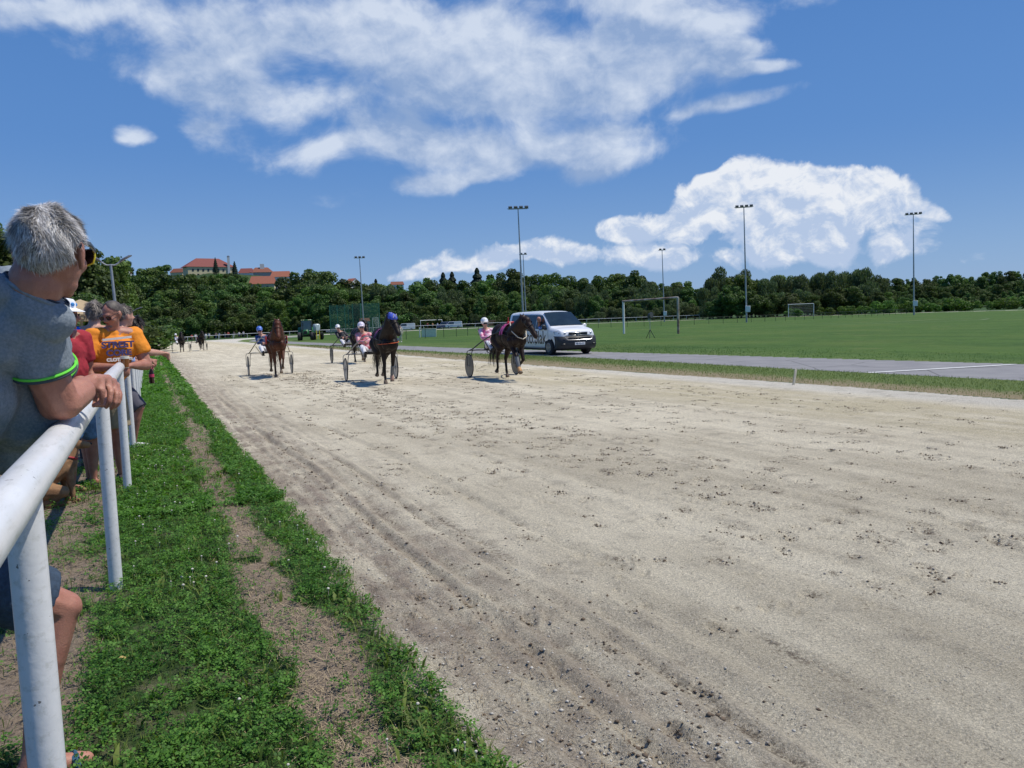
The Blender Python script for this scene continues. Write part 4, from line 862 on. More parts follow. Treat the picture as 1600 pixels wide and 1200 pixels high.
    hat = b.build('sun_hat', mat('hat_white', (.78, .80, .85), .8, .08, 20), t)
    for a in range(0, 360, 60): q = math.radians(a); b = MB(); b.o = B_; b.ell(hc+R @ Vector((.091*math.cos(q), .091*math.sin(q), .05)), (.022, .022, .02), 8, 6); b.build('hat_flower', mat('hat_blue', (.05, .25, .60), .8), hat)
    wr = Vector(J['rwri']).lerp(Vector(J['relb']), .12); b = MB(); b.o = B_; b.ring(wr, .033, .007, Vector(J['rwri'])-Vector(J['relb']), 20, 6); b.build('wristwatch', mat('black_plastic', (.01, .01, .01), .25), t)
    # blue t-shirt, brown hair, behind
    J, k = pose_at(148, 491, 9.2, math.radians(20), 1.8, lean=.3, arms='hip', look=math.radians(5))
    make_person('brown-haired person in a bright blue t-shirt seen behind the man in orange', J, k, 1.05, SK2, mat('blue_tshirt', (.02, .17, .68), .85, .1, 30, .4, 24), .6, mat('dark_trousers', (.03, .03, .04), .9), .95, .9, mat('dark_sandal', (.04, .03, .03), .8), HG, .04, .014, hair_kw=dict(thick=1.03))
    # grey hair behind the orange shoulder
    J, k = pose_at(194, 494, 9.9, math.radians(80), 1.78, lean=.35, arms='rail', look=math.radians(60))
    make_person('person with short greyish hair partly hidden behind the orange shoulder', J, k, 1.0, SK2, mat('mauve_top', (.25, .18, .25), .9), .6, mat('dark_trousers', (.03, .03, .04), .9), .95, .9, mat('dark_sandal', (.04, .03, .03), .8), HG, .03, .016, hair_kw=dict(thick=1.03))
    # dark-haired person leaning out with the bottle
    J, k = pose_at(213, 511, 10.9, math.radians(75), 1.74, lean=.75, arms='rail', stance=.16, look=math.radians(30), pitch=math.radians(6))
    J['rwri'] = Vector((-.02, 11.72, 1.06)); J['relb'] = Vector((-.25, 11.62, 1.12)); J['lwri'] = Vector((.02, 12.1, 1.10)); J['lelb'] = Vector((-.22, 12.3, 1.12))
    J['rkne'] = Vector((-.15, 11.75, .48)); J['rank'] = Vector((-.25, 11.8, .03))
    t, B_, R = make_person('dark-haired person in grey shorts leaning far over the rail with a cola bottle', J, k, 1.0, SK1, mat('white_blue_top', (.5, .55, .65), .9, .3, 14), .75, mat('charcoal_shorts', (.085, .085, .115), .9, .1), 0, 1.02, mat('white_shoe', (.7, .7, .7), .7), HD, .05, .014, (1.1, .9, .5), hair_kw=dict(thick=1.1, back=-.1))
    b = MB(); b.o = B_; b.ring(Vector(J['relb']).lerp(Vector(J['rwri']), .2), .05, .022, Vector(J['rwri'])-Vector(J['relb']), 20, 8); b.build('sleeve_cuff', mat('cuff_blue_white', (.25, .35, .65), .8, .6, 50), t)
    bt = thing('drink_bottle', 'dark cola bottle with a red cap hanging from the hand over the rail', 'bottle', (.02, 11.68, .80)); b = MB(); b.lathe([(.001,0), (.03,.0), (.033,.02), (.031,.07), (.034,.1), (.032,.14), (.014,.185), (.013,.20)], 16); b.build('bottle_body', mat('cola', (.025, .008, .006), .12), bt)
    b = MB(); b.lathe([(.015,.198), (.015,.218), (.001,.218)], 12); b.build('bottle_cap', mat('bottle_cap_pink', (.6, .05, .15), .5), bt); b = MB(); b.lathe([(.0345,.085), (.0350,.125)], 16); b.build('bottle_label', mat('bottle_label', (.55, .04, .12), .6), bt)
    # further along the rail
    far = [((-.62, 14.2), 78, 1.72, 'rail', .6, (.65, .65, .68), (.30, .06, .07), HD, 'person in a white top leaning on the rail beyond the cola bottle'),
           ((-.70, 16.3), 70, 1.78, 'rail', .5, (.70, .66, .66), (.05, .07, .12), HB, 'person in a pale top, third beyond the man in orange'),
           ((-.60, 19.5), 80, 1.68, 'rail', .6, (.62, .64, .70), (.55, .55, .58), HD, 'person with dark hair and pale clothes further down the rail'),
           ((-1.6, 22.5), 100, 1.8, 'down', 0, (.28, .05, .05), (.04, .04, .06), HB, 'standing person in a dark red top away from the rail'),
           ((-.64, 26.0), 74, 1.75, 'rail', .5, (.12, .14, .2), (.1, .1, .12), HD, 'person in a navy top leaning on the far part of the rail'),
           ((-1.2, 31.0), 74, 1.75, 'hip', .0, (.60, .62, .66), (.2, .22, .3), HG, 'person in pale grey with hands on hips beside the rail')]
    for i, (c, ya, h, arms, ln, tc_, bc, hr, lab) in enumerate(far):
        J, k = std_pose(c, math.radians(ya), h, ln, arms, .12, math.radians(30 if ln else ya)); make_person(lab, J, k, 1.0, SK2, mat('top_%d' % i, tc_, .9, .15), .65, mat('bottom_%d' % i, bc, .9), .95 if i % 2 else 0, .95, mat('dark_sandal', (.04, .03, .03), .8), hr, None, .018, group='spectators along the near rail')
near_people()
# ------------------------------------------------------------------ dog sitting by the fence
def dog():
    c = Vector((-.80, 8.15, float(gz(-.80, 8.15)))); t = thing('dog', 'tan dog with a red collar sitting in the shade left of the fence', 'dog', c, math.radians(-62)); L = lambda *a: Vector(a); b = MB()
    b.ell(L(0,-.22,.17), (.13,.17,.16), 14, 10); b.cap(L(0,-.18,.24), L(0,.05,.36), .12, .105); b.cap(L(0,.05,.36), L(0,.10,.47), .095, .07); b.cap(L(0,.02,.33), L(0,.06,.30), .10, .09)
    b.ell(L(0,.13,.53), (.065,.075,.065), 14, 10); b.cap(L(0,.18,.515), L(0,.265,.50), .042, .030)
    for s in (-1, 1):
        b.cap(L(s*.065,.05,.33), L(s*.07,.07,.16), .045, .03); b.cap(L(s*.07,.07,.16), L(s*.07,.08,.03), .028, .022); b.cap(L(s*.07,.08,.022), L(s*.07,.125,.018), .024, .02)
        b.cap(L(s*.10,-.20,.17), L(s*.12,-.03,.13), .085, .055); b.cap(L(s*.12,-.03,.13), L(s*.115,-.16,.05), .045, .03); b.cap(L(s*.115,-.16,.03), L(s*.12,-.01,.022), .028, .024)
        b.cap(L(s*.05,.10,.57), L(s*.085,.085,.63), .028, .010)
    b.cap(L(0,-.36,.07), L(.12,-.5,.03), .028, .014)
    b.remesh('body', mat('tan_fur', (.34, .19, .09), .85, .25, 9, .5, 140, col2=(.20, .10, .045)), t, .009, 2)
    b = MB(); b.ring((0,.075,.42), .088, .011, (0,.35,1), 24, 6); b.build('collar', mat('red_collar', (.35, .02, .03), .6), t)
    b = MB(); b.ell((0,.297,.508), (.016,.012,.012), 8, 6); b.build('nose', mat('black_plastic', (.01, .01, .01), .25), t)
dog()
# ------------------------------------------------------------------ white rail fences
WPOST = mat('white_gloss_paint', (.72, .73, .74), .36, .06, 5, .12, 30, coat=.15)
def chips():
    m = WPOST; t = NT(m.node_tree); b = t.n['Principled BSDF']; lk = b.inputs['Base Color'].links[0]; src = lk.from_socket; tcn = t.new('ShaderNodeTexCoord')
    n1 = t.noise(tcn.outputs['Object'], 38, 3, .6); n2 = t.noise(t.mapping(tcn.outputs['Object'], scale=(14, 2.5, 14)), 3, 5, .7)
    c = t.mix(t.math('MULTIPLY', t.ramp(n2, .5, .72), .55), src, (.45, .46, .42, 1)); c = t.mix(t.math('MULTIPLY', t.ramp(n1, .69, .72), .85), c, (.13, .11, .10, 1)); t.l.new(c, b.inputs['Base Color'])
chips()
def rail_fence(name, label, path, r, spacing, h, n=20, group=None, y0=None, sub=2, pr=None):
    t = thing(name, label, 'fence', (path[0][0], path[0][1], float(gz(*path[0]))), 0, group); o = Vector((path[0][0], path[0][1], float(gz(*path[0])))); P2 = []; acc = 0
    for i in range(len(path)-1):
        a, b_ = Vector((*path[i], 0)), Vector((*path[i+1], 0)); L = (b_-a).length; m = max(1, int(L/sub))
        P2 += [a.lerp(b_, q/m) for q in range(m)]
    P2.append(Vector((*path[-1], 0))); b = MB(); b.o = o; b.tube([(p.x, p.y, float(gz(p.x, p.y))+h) for p in P2], r, n); b.build('rail', WPOST, t)
    d = 0.0; nxt = y0 if y0 is not None else 0.0; post = None
    for i in range(len(path)-1):
        a, b_ = Vector((*path[i], 0)), Vector((*path[i+1], 0)); L = (b_-a).length
        while nxt <= d+L:
            p = a.lerp(b_, (nxt-d)/L); z = float(gz(p.x, p.y))
            if post is None:
                b = MB(); b.tube([(0,0,-.12), (0,0,h-.01)], pr or r, n); post = b.build('post', WPOST, t)
            else: post = put(post.copy(), t)
            post.location = (p.x-o.x, p.y-o.y, z-o.z); post.rotation_euler = (RN.uniform(-.006, .006), RN.uniform(-.006, .006), 0); nxt += spacing
        d += L
    return t
rail_fence('rail_fence', 'white tubular rail fence the spectators lean on beside the grass', [(-.262, -1.2), (-.262, 150)], .046, 3.2, 1.195, 28, y0=3.2, pr=.0375)
FP = [(-.27, 150.5), (.1, 168), (1.5, 178), (5, 195), (12.5, 205.5), (24, 207), (40, 205), (60, 202), (75, 197), (100, 192), (126, 182), (152, 161), (168, 131)]
rail_fence('rail_fence', 'distant white rail fence curving round the far bend of the track', FP, .05, 3.4, 1.1, 8, sub=3)
# ------------------------------------------------------------------ trotting horses, sulkies and their drivers
def fur(name, body, legs, low=.55):
    m = mat(name, body, .5, .22, 3.5, .2, 120, spec=.25); t = NT(m.node_tree); b = t.n['Principled BSDF']; src = b.inputs['Base Color'].links[0].from_socket
    tcn = t.new('ShaderNodeTexCoord'); z = t.sep(tcn.outputs['Object'])[2]; c = t.mix(t.ramp(z, low-.12, low+.15), (*legs, 1), src); t.l.new(c, b.inputs['Base Color']); return m
F_BAY = fur('bay_coat', (.085, .027, .013), (.018, .009, .007), .45); F_DARK = fur('dark_bay_coat', (.013, .008, .007), (.008, .006, .006)); F_BRN = fur('dark_brown_coat', (.018, .009, .007), (.009, .007, .006), .5); F_BLK = fur('black_coat', (.014, .010, .010), (.008, .007, .007))
HAIRB = mat('black_horsehair', (.012, .009, .008), .5, .3, 40); LEATH = mat('black_leather', (.012, .011, .012), .35, .2, 30); HOOF = mat('hoof_horn', (.12, .085, .06), .6, .2)
# leg joints as (y forward, z): shoulder/hip, elbow/stifle, knee/hock, fetlock, hoof base
LEGS = dict(
 f_plant=[(.46,1.02),(.44,.84),(.47,.46),(.46,.17),(.50,.03)], f_back=[(.46,1.02),(.40,.84),(.32,.47),(.18,.20),(.20,.05)],
 f_reach=[(.48,1.02),(.50,.86),(.74,.62),(.86,.34),(.96,.22)], f_lift=[(.46,1.02),(.46,.86),(.66,.60),(.50,.38),(.38,.30)], f_fold=[(.46,1.02),(.44,.84),(.60,.52),(.34,.36),(.22,.34)],
 h_plant=[(-.56,1.05),(-.42,.82),(-.64,.50),(-.58,.17),(-.53,.03)], h_back=[(-.56,1.05),(-.50,.82),(-.86,.56),(-1.04,.27),(-1.10,.14)],
 h_fwd=[(-.54,1.05),(-.30,.84),(-.42,.52),(-.22,.24),(-.14,.12)], h_lift=[(-.55,1.05),(-.36,.84),(-.62,.58),(-.62,.27),(-.70,.17)])
def make_horse(label, loc, rz, coat, pose, neck=(.10, 0), head_turn=0.0, vox=.021, sc=1.0, blaze=False, lift=.03, group=None):
    t = thing('horse', label, 'horse', loc, rz, group, sc); b = MB(); nu, nt = neck; L = lambda *a: Vector((a[0], a[1], a[2]+lift))
    b.ell(L(0,-.60,1.20), (.27,.29,.29), 18, 12); b.ell(L(0,-.22,1.14), (.285,.42,.30), 18, 12); b.ell(L(0,.16,1.13), (.27,.42,.32), 18, 12); b.ell(L(0,.50,1.12), (.225,.24,.28), 16, 10)
    b.cap(L(0,.22,1.36), L(0,-.35,1.34), .13, .14); b.ell(L(0,.32,1.38), (.09,.22,.13), 14, 8)
    b.ell(L(.10,.66,1.05), (.11,.12,.15), 12, 8); b.ell(L(-.10,.66,1.05), (.11,.12,.15), 12, 8)
    n1, n2, n3 = L(0,.46,1.24), L(nt*.4,.76,1.47+nu*.4), L(nt,.94-.1*nu,1.68+nu)
    for a, c_, ra, rb in ((n1, n2, .25, .185), (n2, n3, .185, .125)): b.cap(a, c_, ra, rb, 14); b.cap(a+Vector((0,.02,-.12)), c_+Vector((0,.03,-.07)), ra*.7, rb*.7, 12)
    Rh = Matrix.Rotation(-head_turn, 3, 'Z'); H = lambda x, y, z: n3+Rh @ Vector((x, y, z))
    b.cap(H(0,-.02,.01), H(0,.12,-.04), .105, .115, 14); b.cap(H(0,.10,-.05), H(0,.30,-.30), .108, .078, 14); b.cap(H(0,.28,-.28), H(0,.38,-.42), .076, .070, 12)
    b.ell(H(0,.395,-.445), (.064,.066,.066), 12, 8); b.ell(H(0,.12,-.16), (.045,.11,.10), 12, 8)
    for s in (-1, 1): b.ell(H(s*.086,.165,-.085), (.028,.038,.032), 10, 6); b.cap(H(s*.055,-.03,.06), H(s*.075,-.035,.175), .032, .010, 8); b.ell(H(s*.03,.42,-.42), (.016,.02,.02), 8, 6)
    hoofs = []
    for (s, kind, fore) in ((1, pose[0], 1), (-1, pose[1], 1), (1, pose[2], 0), (-1, pose[3], 0)):
        J = [L(s*(.15, .14, .125, .12, .12)[i]*(1 if fore else 1.02), y, z) for i, (y, z) in enumerate(LEGS[kind])]
        if fore: b.cap(J[0], J[1], .13, .085); b.cap(J[1], J[2], .078, .047); b.ell(J[2], (.047,.05,.055), 10, 8); b.cap(J[2], J[3], .040, .034); b.ell(J[3], .042, 10, 8)
        else: b.cap(J[0], J[1], .19, .125); b.cap(J[1], J[2], .105, .048); b.ell(J[2]+Vector((0,-.015,.01)), (.045,.06,.055), 10, 8); b.cap(J[2], J[3], .044, .035); b.ell(J[3], .043, 10, 8)
        d = (J[4]-J[3]).normalized(); b.cap(J[3], J[4]-d*.05, .034, .036); hoofs.append((J, d, fore))
    b.remesh('body', coat, t, vox, 2, .4)
    for J, d, fore in hoofs:
        h = MB(); e = J[4]-d*.06; h.tube([e, e+d*.05, e+d*.085], [.040, .053, .058], 12, up=(1,0,0)); h.build('hoof', HOOF, t)
    # mane and tail of loose locks
    rr = np.random.RandomState(int(abs(loc[0]*100))+3)
    def locks(nm, N, fn, w_):
        V_ = []
        for i in range(N):
            pts = fn(rr); n = len(pts); side = Vector((rr.randn(), rr.randn(), 0)).normalized()*w_
            for q, p in enumerate(pts): f_ = 1-.75*q/(n-1); V_ += [p-side*f_, p+side*f_]
        V_ = np.array([tuple(v) for v in V_]).reshape(N, -1, 3); n = V_.shape[1]//2; F_ = []
        for i in range(N):
            for q in range(n-1): a = i*2*n+2*q; F_.append((a, a+1, a+3, a+2))
        put(bpy.data.objects.new(nm, arr_mesh(nm, V_.reshape(-1, 3), np.array(F_), HAIRB, True)), t)
    def tl(r_):
        x, y = r_.randn()*.03, r_.randn()*.03; l = .55+.4*r_.rand(); return [L(x, -.86+y, 1.22), L(x*1.3, -1.00+y, 1.10), L(x*2+.02, -1.08+y*2, 1.22-l*.55), L(x*3+.03*r_.randn(), -1.10+y*3, 1.20-l)]
    locks('tail', 110, tl, .012)
    def mn(r_):
        u = r_.rand(); p = n1.lerp(n2, u*2) if u < .5 else n2.lerp(n3, u*2-1); rad = .23-.11*u; p = p+Vector((0, -rad*.55, rad*.75)); s = .5+r_.rand(); return [p, p+Vector((-.05*s, -.01, .01)), p+Vector((-.10*s, -.0, -.07*s)), p+Vector((-.12*s, .01, -.15*s))]
    locks('mane', 120, mn, .010)
    def fl(r_): x = r_.randn()*.02; return [H(x, .02, .10), H(x*1.4, .09, .06), H(x*2, .14, -.01), H(x*2.4, .17, -.07)]
    locks('forelock', 24, fl, .008)
    e = MB()
    for s in (-1, 1): e.ell(H(s*.104,.175,-.085), (.012,.018,.015), 8, 6)
    e.build('eyes', mat('horse_eye', (.01, .006, .005), .08), t)
    br = MB()
    for (y, z, r_) in ((.22,-.20,.103), (.055,-.02,.125)): br.ring(H(0, y, z), r_, .008, Rh @ Vector((0,.62,-.78)) if y > .1 else Rh @ Vector((0,.95,-.2)), 24, 5)
    for s in (-1, 1): br.tube([H(s*.108,.02,.03), H(s*.118,.10,-.09), H(s*.10,.22,-.20), H(s*.083,.33,-.34)], .008, 5); br.box(H(s*.132,.155,-.075), (.006,.07,.06), rz=-head_turn)
    br.build('bridle', LEATH, t)
    hs = MB(); hs.ring(L(0,.10,1.14), .315, .014, (0,1,.05), 36, 5); hs.tube([L(s*.285,y,z) if True else 0 for s, y, z in ((1,-.55,1.22),(1,.0,1.22),(1,.45,1.18),(.72,.70,1.14),(0,.775,1.12),(-.72,.70,1.14),(-1,.45,1.18),(-1,.0,1.22),(-1,-.55,1.22))], [(.008,.026)]*9, 6, up=(0,0,1)); hs.tube([L(0,.15,1.475), L(0,-.2,1.475), L(0,-.6,1.50), L(0,-.87,1.36)], .014, 5)
    hs.build('harness', LEATH, t)
    return t, H, L, hoofs
def saddle_cloth(t, L, m, m2=None):
    b = MB(); n = 12; vs = []
    for y in (-.02, .20):
        for i in range(n+1): a = PI*(.02+.96*i/n); vs.append(L(.305*math.cos(a), y+.02*math.sin(a*3), 1.17+.325*math.sin(a)))
    b.add(vs, [(i, i+1, n+2+i, n+1+i) for i in range(n)]); b.build('saddle_cloth', m, t)
    if m2: b = MB(); b.box(L(0,.09,1.52), (.20,.10,.05), bev=.02); b.tube([L(.06,.09,1.53), L(.05,.08,1.66)], .012, 6); b.build('saddle_pad', m2, t)
M_TYRE = mat('tyre_rubber', (.025, .025, .027), .75, .2, 30); M_STEEL = mat('sulky_steel', (.42, .42, .42), .35, .1, 20, metal=.8); M_SULKD = mat('sulky_dark', (.018, .018, .02), .4); M_DISC = mat('wheel_disc_clear', (.30, .31, .32), .25, .15, 4); M_DISCD = mat('wheel_disc_dark', (.07, .08, .085), .35, .2, 4)
def sulky(label, c, rz, frame_m, disc, group, spokes=True):
    t = thing('sulky', label, 'sulky', c, rz, group); W_ = .73; R_ = .34
    for s in (-1, 1):
        b = MB(); b.ring((s*W_, 0, R_), R_-.016, .017, (1,0,0), 40, 8); wh = b.build('wheel', M_TYRE, t)
        b = MB(); b.ring((s*W_, 0, R_), R_-.042, .010, (1,0,0), 36, 6)
        for i in range(14): a = 2*PI*i/14; b.tube([(s*(W_+.018*(1 if i % 2 else -1)), 0, R_), (s*W_, (R_-.04)*math.cos(a), R_+(R_-.04)*math.sin(a))], .0025, 4, False)
        b.tube([(s*W_-.045, 0, R_), (s*W_+.045, 0, R_)], .022, 10); b.build('rim', M_STEEL, wh)
        b = MB(); dd = .022 if not spokes else .012
        for e in (-1, 1):
            vs = [(s*W_+e*dd, 0, R_)]+[(s*W_+e*.006, (R_-.045)*math.cos(2*PI*i/32), R_+(R_-.045)*math.sin(2*PI*i/32)) for i in range(32)]; b.add(vs, [(0, i+1, (i+1) % 32+1) for i in range(32)])
        b.build('wheel_cover', disc, wh)
        b = MB(); b.tube(cspline([(s*(W_+.06), 0, R_-.02), (s*(W_+.06), .0, R_+.22), (s*(W_+.05), .0, R_+.40), (s*(W_-.04), 0, R_+.44)], 5), .011, 6); b.tube(cspline([(s*(W_-.06), 0, R_-.02), (s*(W_-.07), .0, R_+.22), (s*(W_-.10), .0, R_+.40), (s*(W_-.16), 0, R_+.45)], 5), .013, 6)
        b.build('wheel_fork', frame_m, t)
        b = MB(); b.tube(cspline([(s*(W_-.04), -.03, .78), (s*(W_-.08), .18, .84), (s*(W_-.20), .70, 1.07), (s*.40, 1.5, 1.30), (s*.335, 2.25, 1.30)], 7), [.021-.0002*i for i in range(29)], 8); b.build('shaft', frame_m, t)
    b = MB(); b.tube(cspline([(-W_+.03, 0, .78), (-.45, .0, .78), (0, -.03, .76), (.45, .0, .78), (W_-.03, 0, .78)], 5), .018, 8)
    for s in (-1, 1): b.tube(cspline([(s*.17, -.02, .765), (s*.24, .28, .70), (s*.30, .62, .72), (s*.50, .75, 1.02)], 5), .013, 6); b.tube([(s*.31,.60,.70), (s*.20,.64,.70)], .012, 6)
    b.build('seat_frame', frame_m, t)
    b = MB(); b.box((0,-.06,.79), (.38,.30,.05), bev=.02); b.box((0,-.20,.85), (.34,.04,.12), rx=.25, bev=.015); b.build('seat', mat('seat_black', (.02,.02,.02), .6), t)
    return t
def driver(label, c, rz, helmet, top, trousers, sc=1.0, dx=0.0, group=None, vest=None, goggles=True, vox=.015):
    z = c[2]; a = -rz; R = frame(a); L = lambda x, y, z_: Vector(c)+R @ Vector((x+dx*max(0, z_-.8), y, z_))
    J = dict(yaw=a, hyaw=a, hpitch=0, pelvis=L(0,-.04,.90), chest=L(0,-.16,1.20), neck=L(0,-.17,1.38), head=L(0,-.13,1.54), rsho=L(.18,-.15,1.33), lsho=L(-.18,-.15,1.33),
             relb=L(.24,.04,1.12), lelb=L(-.24,.04,1.12), rwri=L(.12,.27,1.14), lwri=L(-.12,.27,1.14), rhip=L(.10,-.02,.88), lhip=L(-.10,-.02,.88), rkne=L(.24,.36,.98), lkne=L(-.24,.36,.98), rank=L(.26,.66,.80), lank=L(-.26,.66,.80))
    t, B_, R = make_person(label, J, 1.0, 1.0, SK2, top, 2, trousers, .95, .9, None, None, None, vox, (1.2, 1.2, .6), group=group, loc=Vector(c)+R @ Vector((0,0,.8)))
    hd = J['head']; b = MB(); b.o = B_; T = frame(a).to_4x4(); T.translation = hd+Vector((0,0,.03)); m = MB(); m.ell((0,-.012,.035), (.108,.130,.112), 20, 12); m.box((0,.125,.022), (.15,.07,.012), rx=-.2, bev=.005); b.v = [tuple(T @ Vector(v)) for v in m.v]; b.f = m.f; b.m = m.m
    hm = b.remesh('helmet', helmet, t, .012, 2)
    if goggles: b = MB(); b.o = B_; b.ell(T @ Vector((0,.085,-.035)), (.068,.03,.026), 14, 8, frame(a)); b.build('goggles', mat('dark_lens', (.012,.01,.012), .08), t)
    for s in 'lr':
        b = MB(); b.o = B_; an = J[s+'ank']; b.cap(an, an+R @ Vector((0,.03,-.06)), .045, .045); b.cap(an+R @ Vector((0,.02,-.06)), an+R @ Vector((0,.12,.04)), .042, .035); b.remesh('boot', LEATH, t, .014, 1)
    if vest:
        b = MB(); b.o = B_; b.ell(J['chest']+Vector((0,0,.0)), (.183,.135,.15), 16, 10, R); b.build('vest', vest, t)
    return t, J
def reins(J, H, t_horse, label):
    pass
M_RED = mat('silk_red', (.50, .03, .04), .5, .15); M_PINK = mat('silk_pink', (.60, .06, .22), .5, .2, 10); M_WSILK = mat('silk_white', (.75, .74, .78), .5, .08); M_BLUES = mat('silk_blue', (.035, .06, .16), .6, .2); M_BLKS = mat('silk_black', (.015, .015, .022), .6)
H_WHITE = mat('helmet_white', (.80, .80, .82), .25, .05, coat=.4); H_BLUE = mat('helmet_blue', (.10, .20, .62), .25, .3, 12, coat=.4)
WH_TR = mat('white_breeches', (.70, .70, .74), .8, .08)
RZ = PI                                       # the field trots towards the camera, along -Y
def team(n, cx, cy, horse_dx, hl, sl, dl, coat, pose, helmet, top, trousers, frame_m, disc, neck, turn, rz=PI, lean=0.0, grp='trotting horses on the track', vest=None, cloth=None, pad=None, spk=True, ahead=1.66, hs=1.0):
    z = float(gz(cx, cy)); sulky(sl, (cx, cy, z), rz, frame_m, disc, 'sulkies behind the trotting horses', spk)
    R = Matrix.Rotation(rz, 3, 'Z'); hp = Vector((cx, cy, z))+R @ Vector((horse_dx, ahead, 0)); hp.z = float(gz(hp.x, hp.y))
    t, H, L, hoofs = make_horse(hl, hp, rz, coat, pose, neck, turn, group=grp, sc=hs)
    if cloth: saddle_cloth(t, L, cloth, pad)
    dt, J = driver(dl, (cx, cy, z), rz, helmet, top, trousers, dx=lean, group='sulky drivers', vest=vest)
    # reins run from the driver's hands to the bridle
    for s, w_ in ((1, 'rwri'), (-1, 'lwri')):
        Rz4 = Matrix.Rotation(rz, 3, 'Z'); e = hp+Rz4 @ (H(s*.06, .33, -.33)*hs); m = hp+Rz4 @ (Vector((s*.16, .12, 1.53))*hs); a = Vector(J[w_])
        b = MB(); b.o = dt.location; b.tube([a, a.lerp(m, .5)+Vector((0,0,-.04)), m, m.lerp(e, .5)+Vector((0,0,.02)), e], .006, 5); b.build('rein', LEATH, dt)
    return t, H, L, hoofs
def boots(t, hoofs, idx, m, m2=None):
    for i in idx:
        J = hoofs[i][0]; b = MB(); b.cap(J[2].lerp(J[3], .12), J[2].lerp(J[3], .9), .052, .046, 12); b.build('leg_boot', m, t)
        if m2: b = MB(); b.cap(J[3].lerp(J[4], .2), J[3].lerp(J[4], .75), .052, .056, 12); b.build('bell_boot', m2, t)
# left: bay with the driver in blue
t, H, L, hf = team(1, 3.86, 28.9, -.10, 'bright bay trotting horse seen head-on with a blue-capped driver behind it', 'pale-framed sulky behind the bright bay horse', 'driver in a blue helmet and dark blue jacket leaning out beside the bay horse', F_BAY,
    ('f_plant', 'f_lift', 'h_back', 'h_fwd'), H_BLUE, M_BLUES, WH_TR, mat('sulky_champagne', (.42, .38, .30), .35, .1, metal=.5), M_DISC, (.07, 0.03), .05, lean=.38, cloth=None, rz=PI-.05)
b = MB(); b.box(L(.33,-.05,1.20), (.02,.50,.26), rx=0, bev=.008); b.build('saddle_cloth', M_RED, t); b = MB(); b.box(L(-.33,-.05,1.20), (.02,.50,.26), bev=.008); b.build('saddle_cloth', M_RED, t)
# middle: black-brown with blue hood and orange breast band
t, H, L, hf = team(2, 5.90, 22.9, -.12, 'almost black trotting horse with a blue hood and an orange breast band in the middle', 'grey-framed sulky behind the horse with the orange breast band', 'driver in a white helmet and red-and-white jacket behind the blue-hooded horse', F_DARK,
    ('f_plant', 'f_back', 'h_lift', 'h_back'), mat('helmet_pinkish', (.72, .66, .76), .3, .1, 20, coat=.4), mat('silk_red_white', (.60, .05, .06), .5, .1, 9, col2=(.68, .45, .5)), WH_TR, mat('sulky_grey', (.30, .29, .28), .35, .1, metal=.6), M_DISC, (.09, .0), -.30, lean=.28, rz=PI-.08)
b = MB(); b.tube([L(s*.24,y,z) for s, y, z in ((1.1,.42,1.06),(1.0,.62,1.06),(.6,.77,1.07),(0,.83,1.08),(-.6,.77,1.09),(-1.0,.62,1.10),(-1.1,.42,1.12))], [(.008,.028)]*7, 6, up=(0,0,1)); b.build('breast_band', mat('orange_band', (.62, .12, .04), .6), t)
b = MB(); b.cap(H(0,-.01,.015), H(0,.12,-.035), .114, .124, 14); hd = b.build('hood', mat('hood_blue', (.05, .09, .48), .6, .1), t)
m4 = Matrix.Rotation(math.radians(68), 4, 'X') @ Matrix.Rotation(PI, 4, 'Y'); m4 = Matrix.Rotation(.35, 4, 'Z') @ m4; m4.translation = H(.01, .250, .02)
text_part('11', .15, M_WSILK, 'hood_number', t, m4, .008); boots(t, hf, [1], mat('boot_grey', (.14, .15, .16), .6), mat('bell_boot_tan', (.42, .26, .20), .7)); saddle_cloth(t, L, mat('cloth_purple', (.20, .04, .14), .7, .5, 9), LEATH)
# behind it: black horse with a driver in black
t, H, L, hf = team(3, 8.15, 35.6, -.2, 'black trotting horse half hidden behind the blue-hooded horse', 'dark sulky second in line behind the blue-hooded horse', 'driver in a white helmet and black jacket further back behind the blue-hooded horse', F_BLK,
    ('f_reach', 'f_back', 'h_plant', 'h_fwd'), H_WHITE, M_BLKS, WH_TR, M_SULKD, M_DISCD, (.02, 0), -.1, lean=.5, spk=False, rz=PI-.02)
# right: dark brown in front of the van
t, H, L, hf = team(4, 9.12, 21.35, .14, 'dark brown trotting horse with raised head passing in front of the white van', 'black sulky with grey disc wheels nearest to the white van', 'driver in a white helmet and pink-and-white jacket on the sulky nearest the van', F_BRN,
    ('f_reach', 'f_fold', 'h_lift', 'h_plant'), H_WHITE, mat('silk_pink_white', (.66, .08, .26), .5, .1, 8, col2=(.75, .70, .76)), WH_TR, M_SULKD, M_DISCD, (-.09, 0), -.50, lean=.22, cloth=M_PINK, pad=M_RED, spk=False, rz=PI-.03)
boots(t, hf, [0], mat('boot_grey', (.14, .15, .16), .6), mat('bell_boot_orange', (.55, .30, .12), .7)); b = MB(); b.tube([L(x,y,z) for x, y, z in ((.15,.42,1.52),(.20,.66,1.28),(.12,.86,1.13),(0,.92,1.08),(-.12,.86,1.13),(-.20,.66,1.28),(-.15,.42,1.52))], .014, 6); b.build('neck_cord', mat('cream_cord', (.6, .55, .45), .8), t)
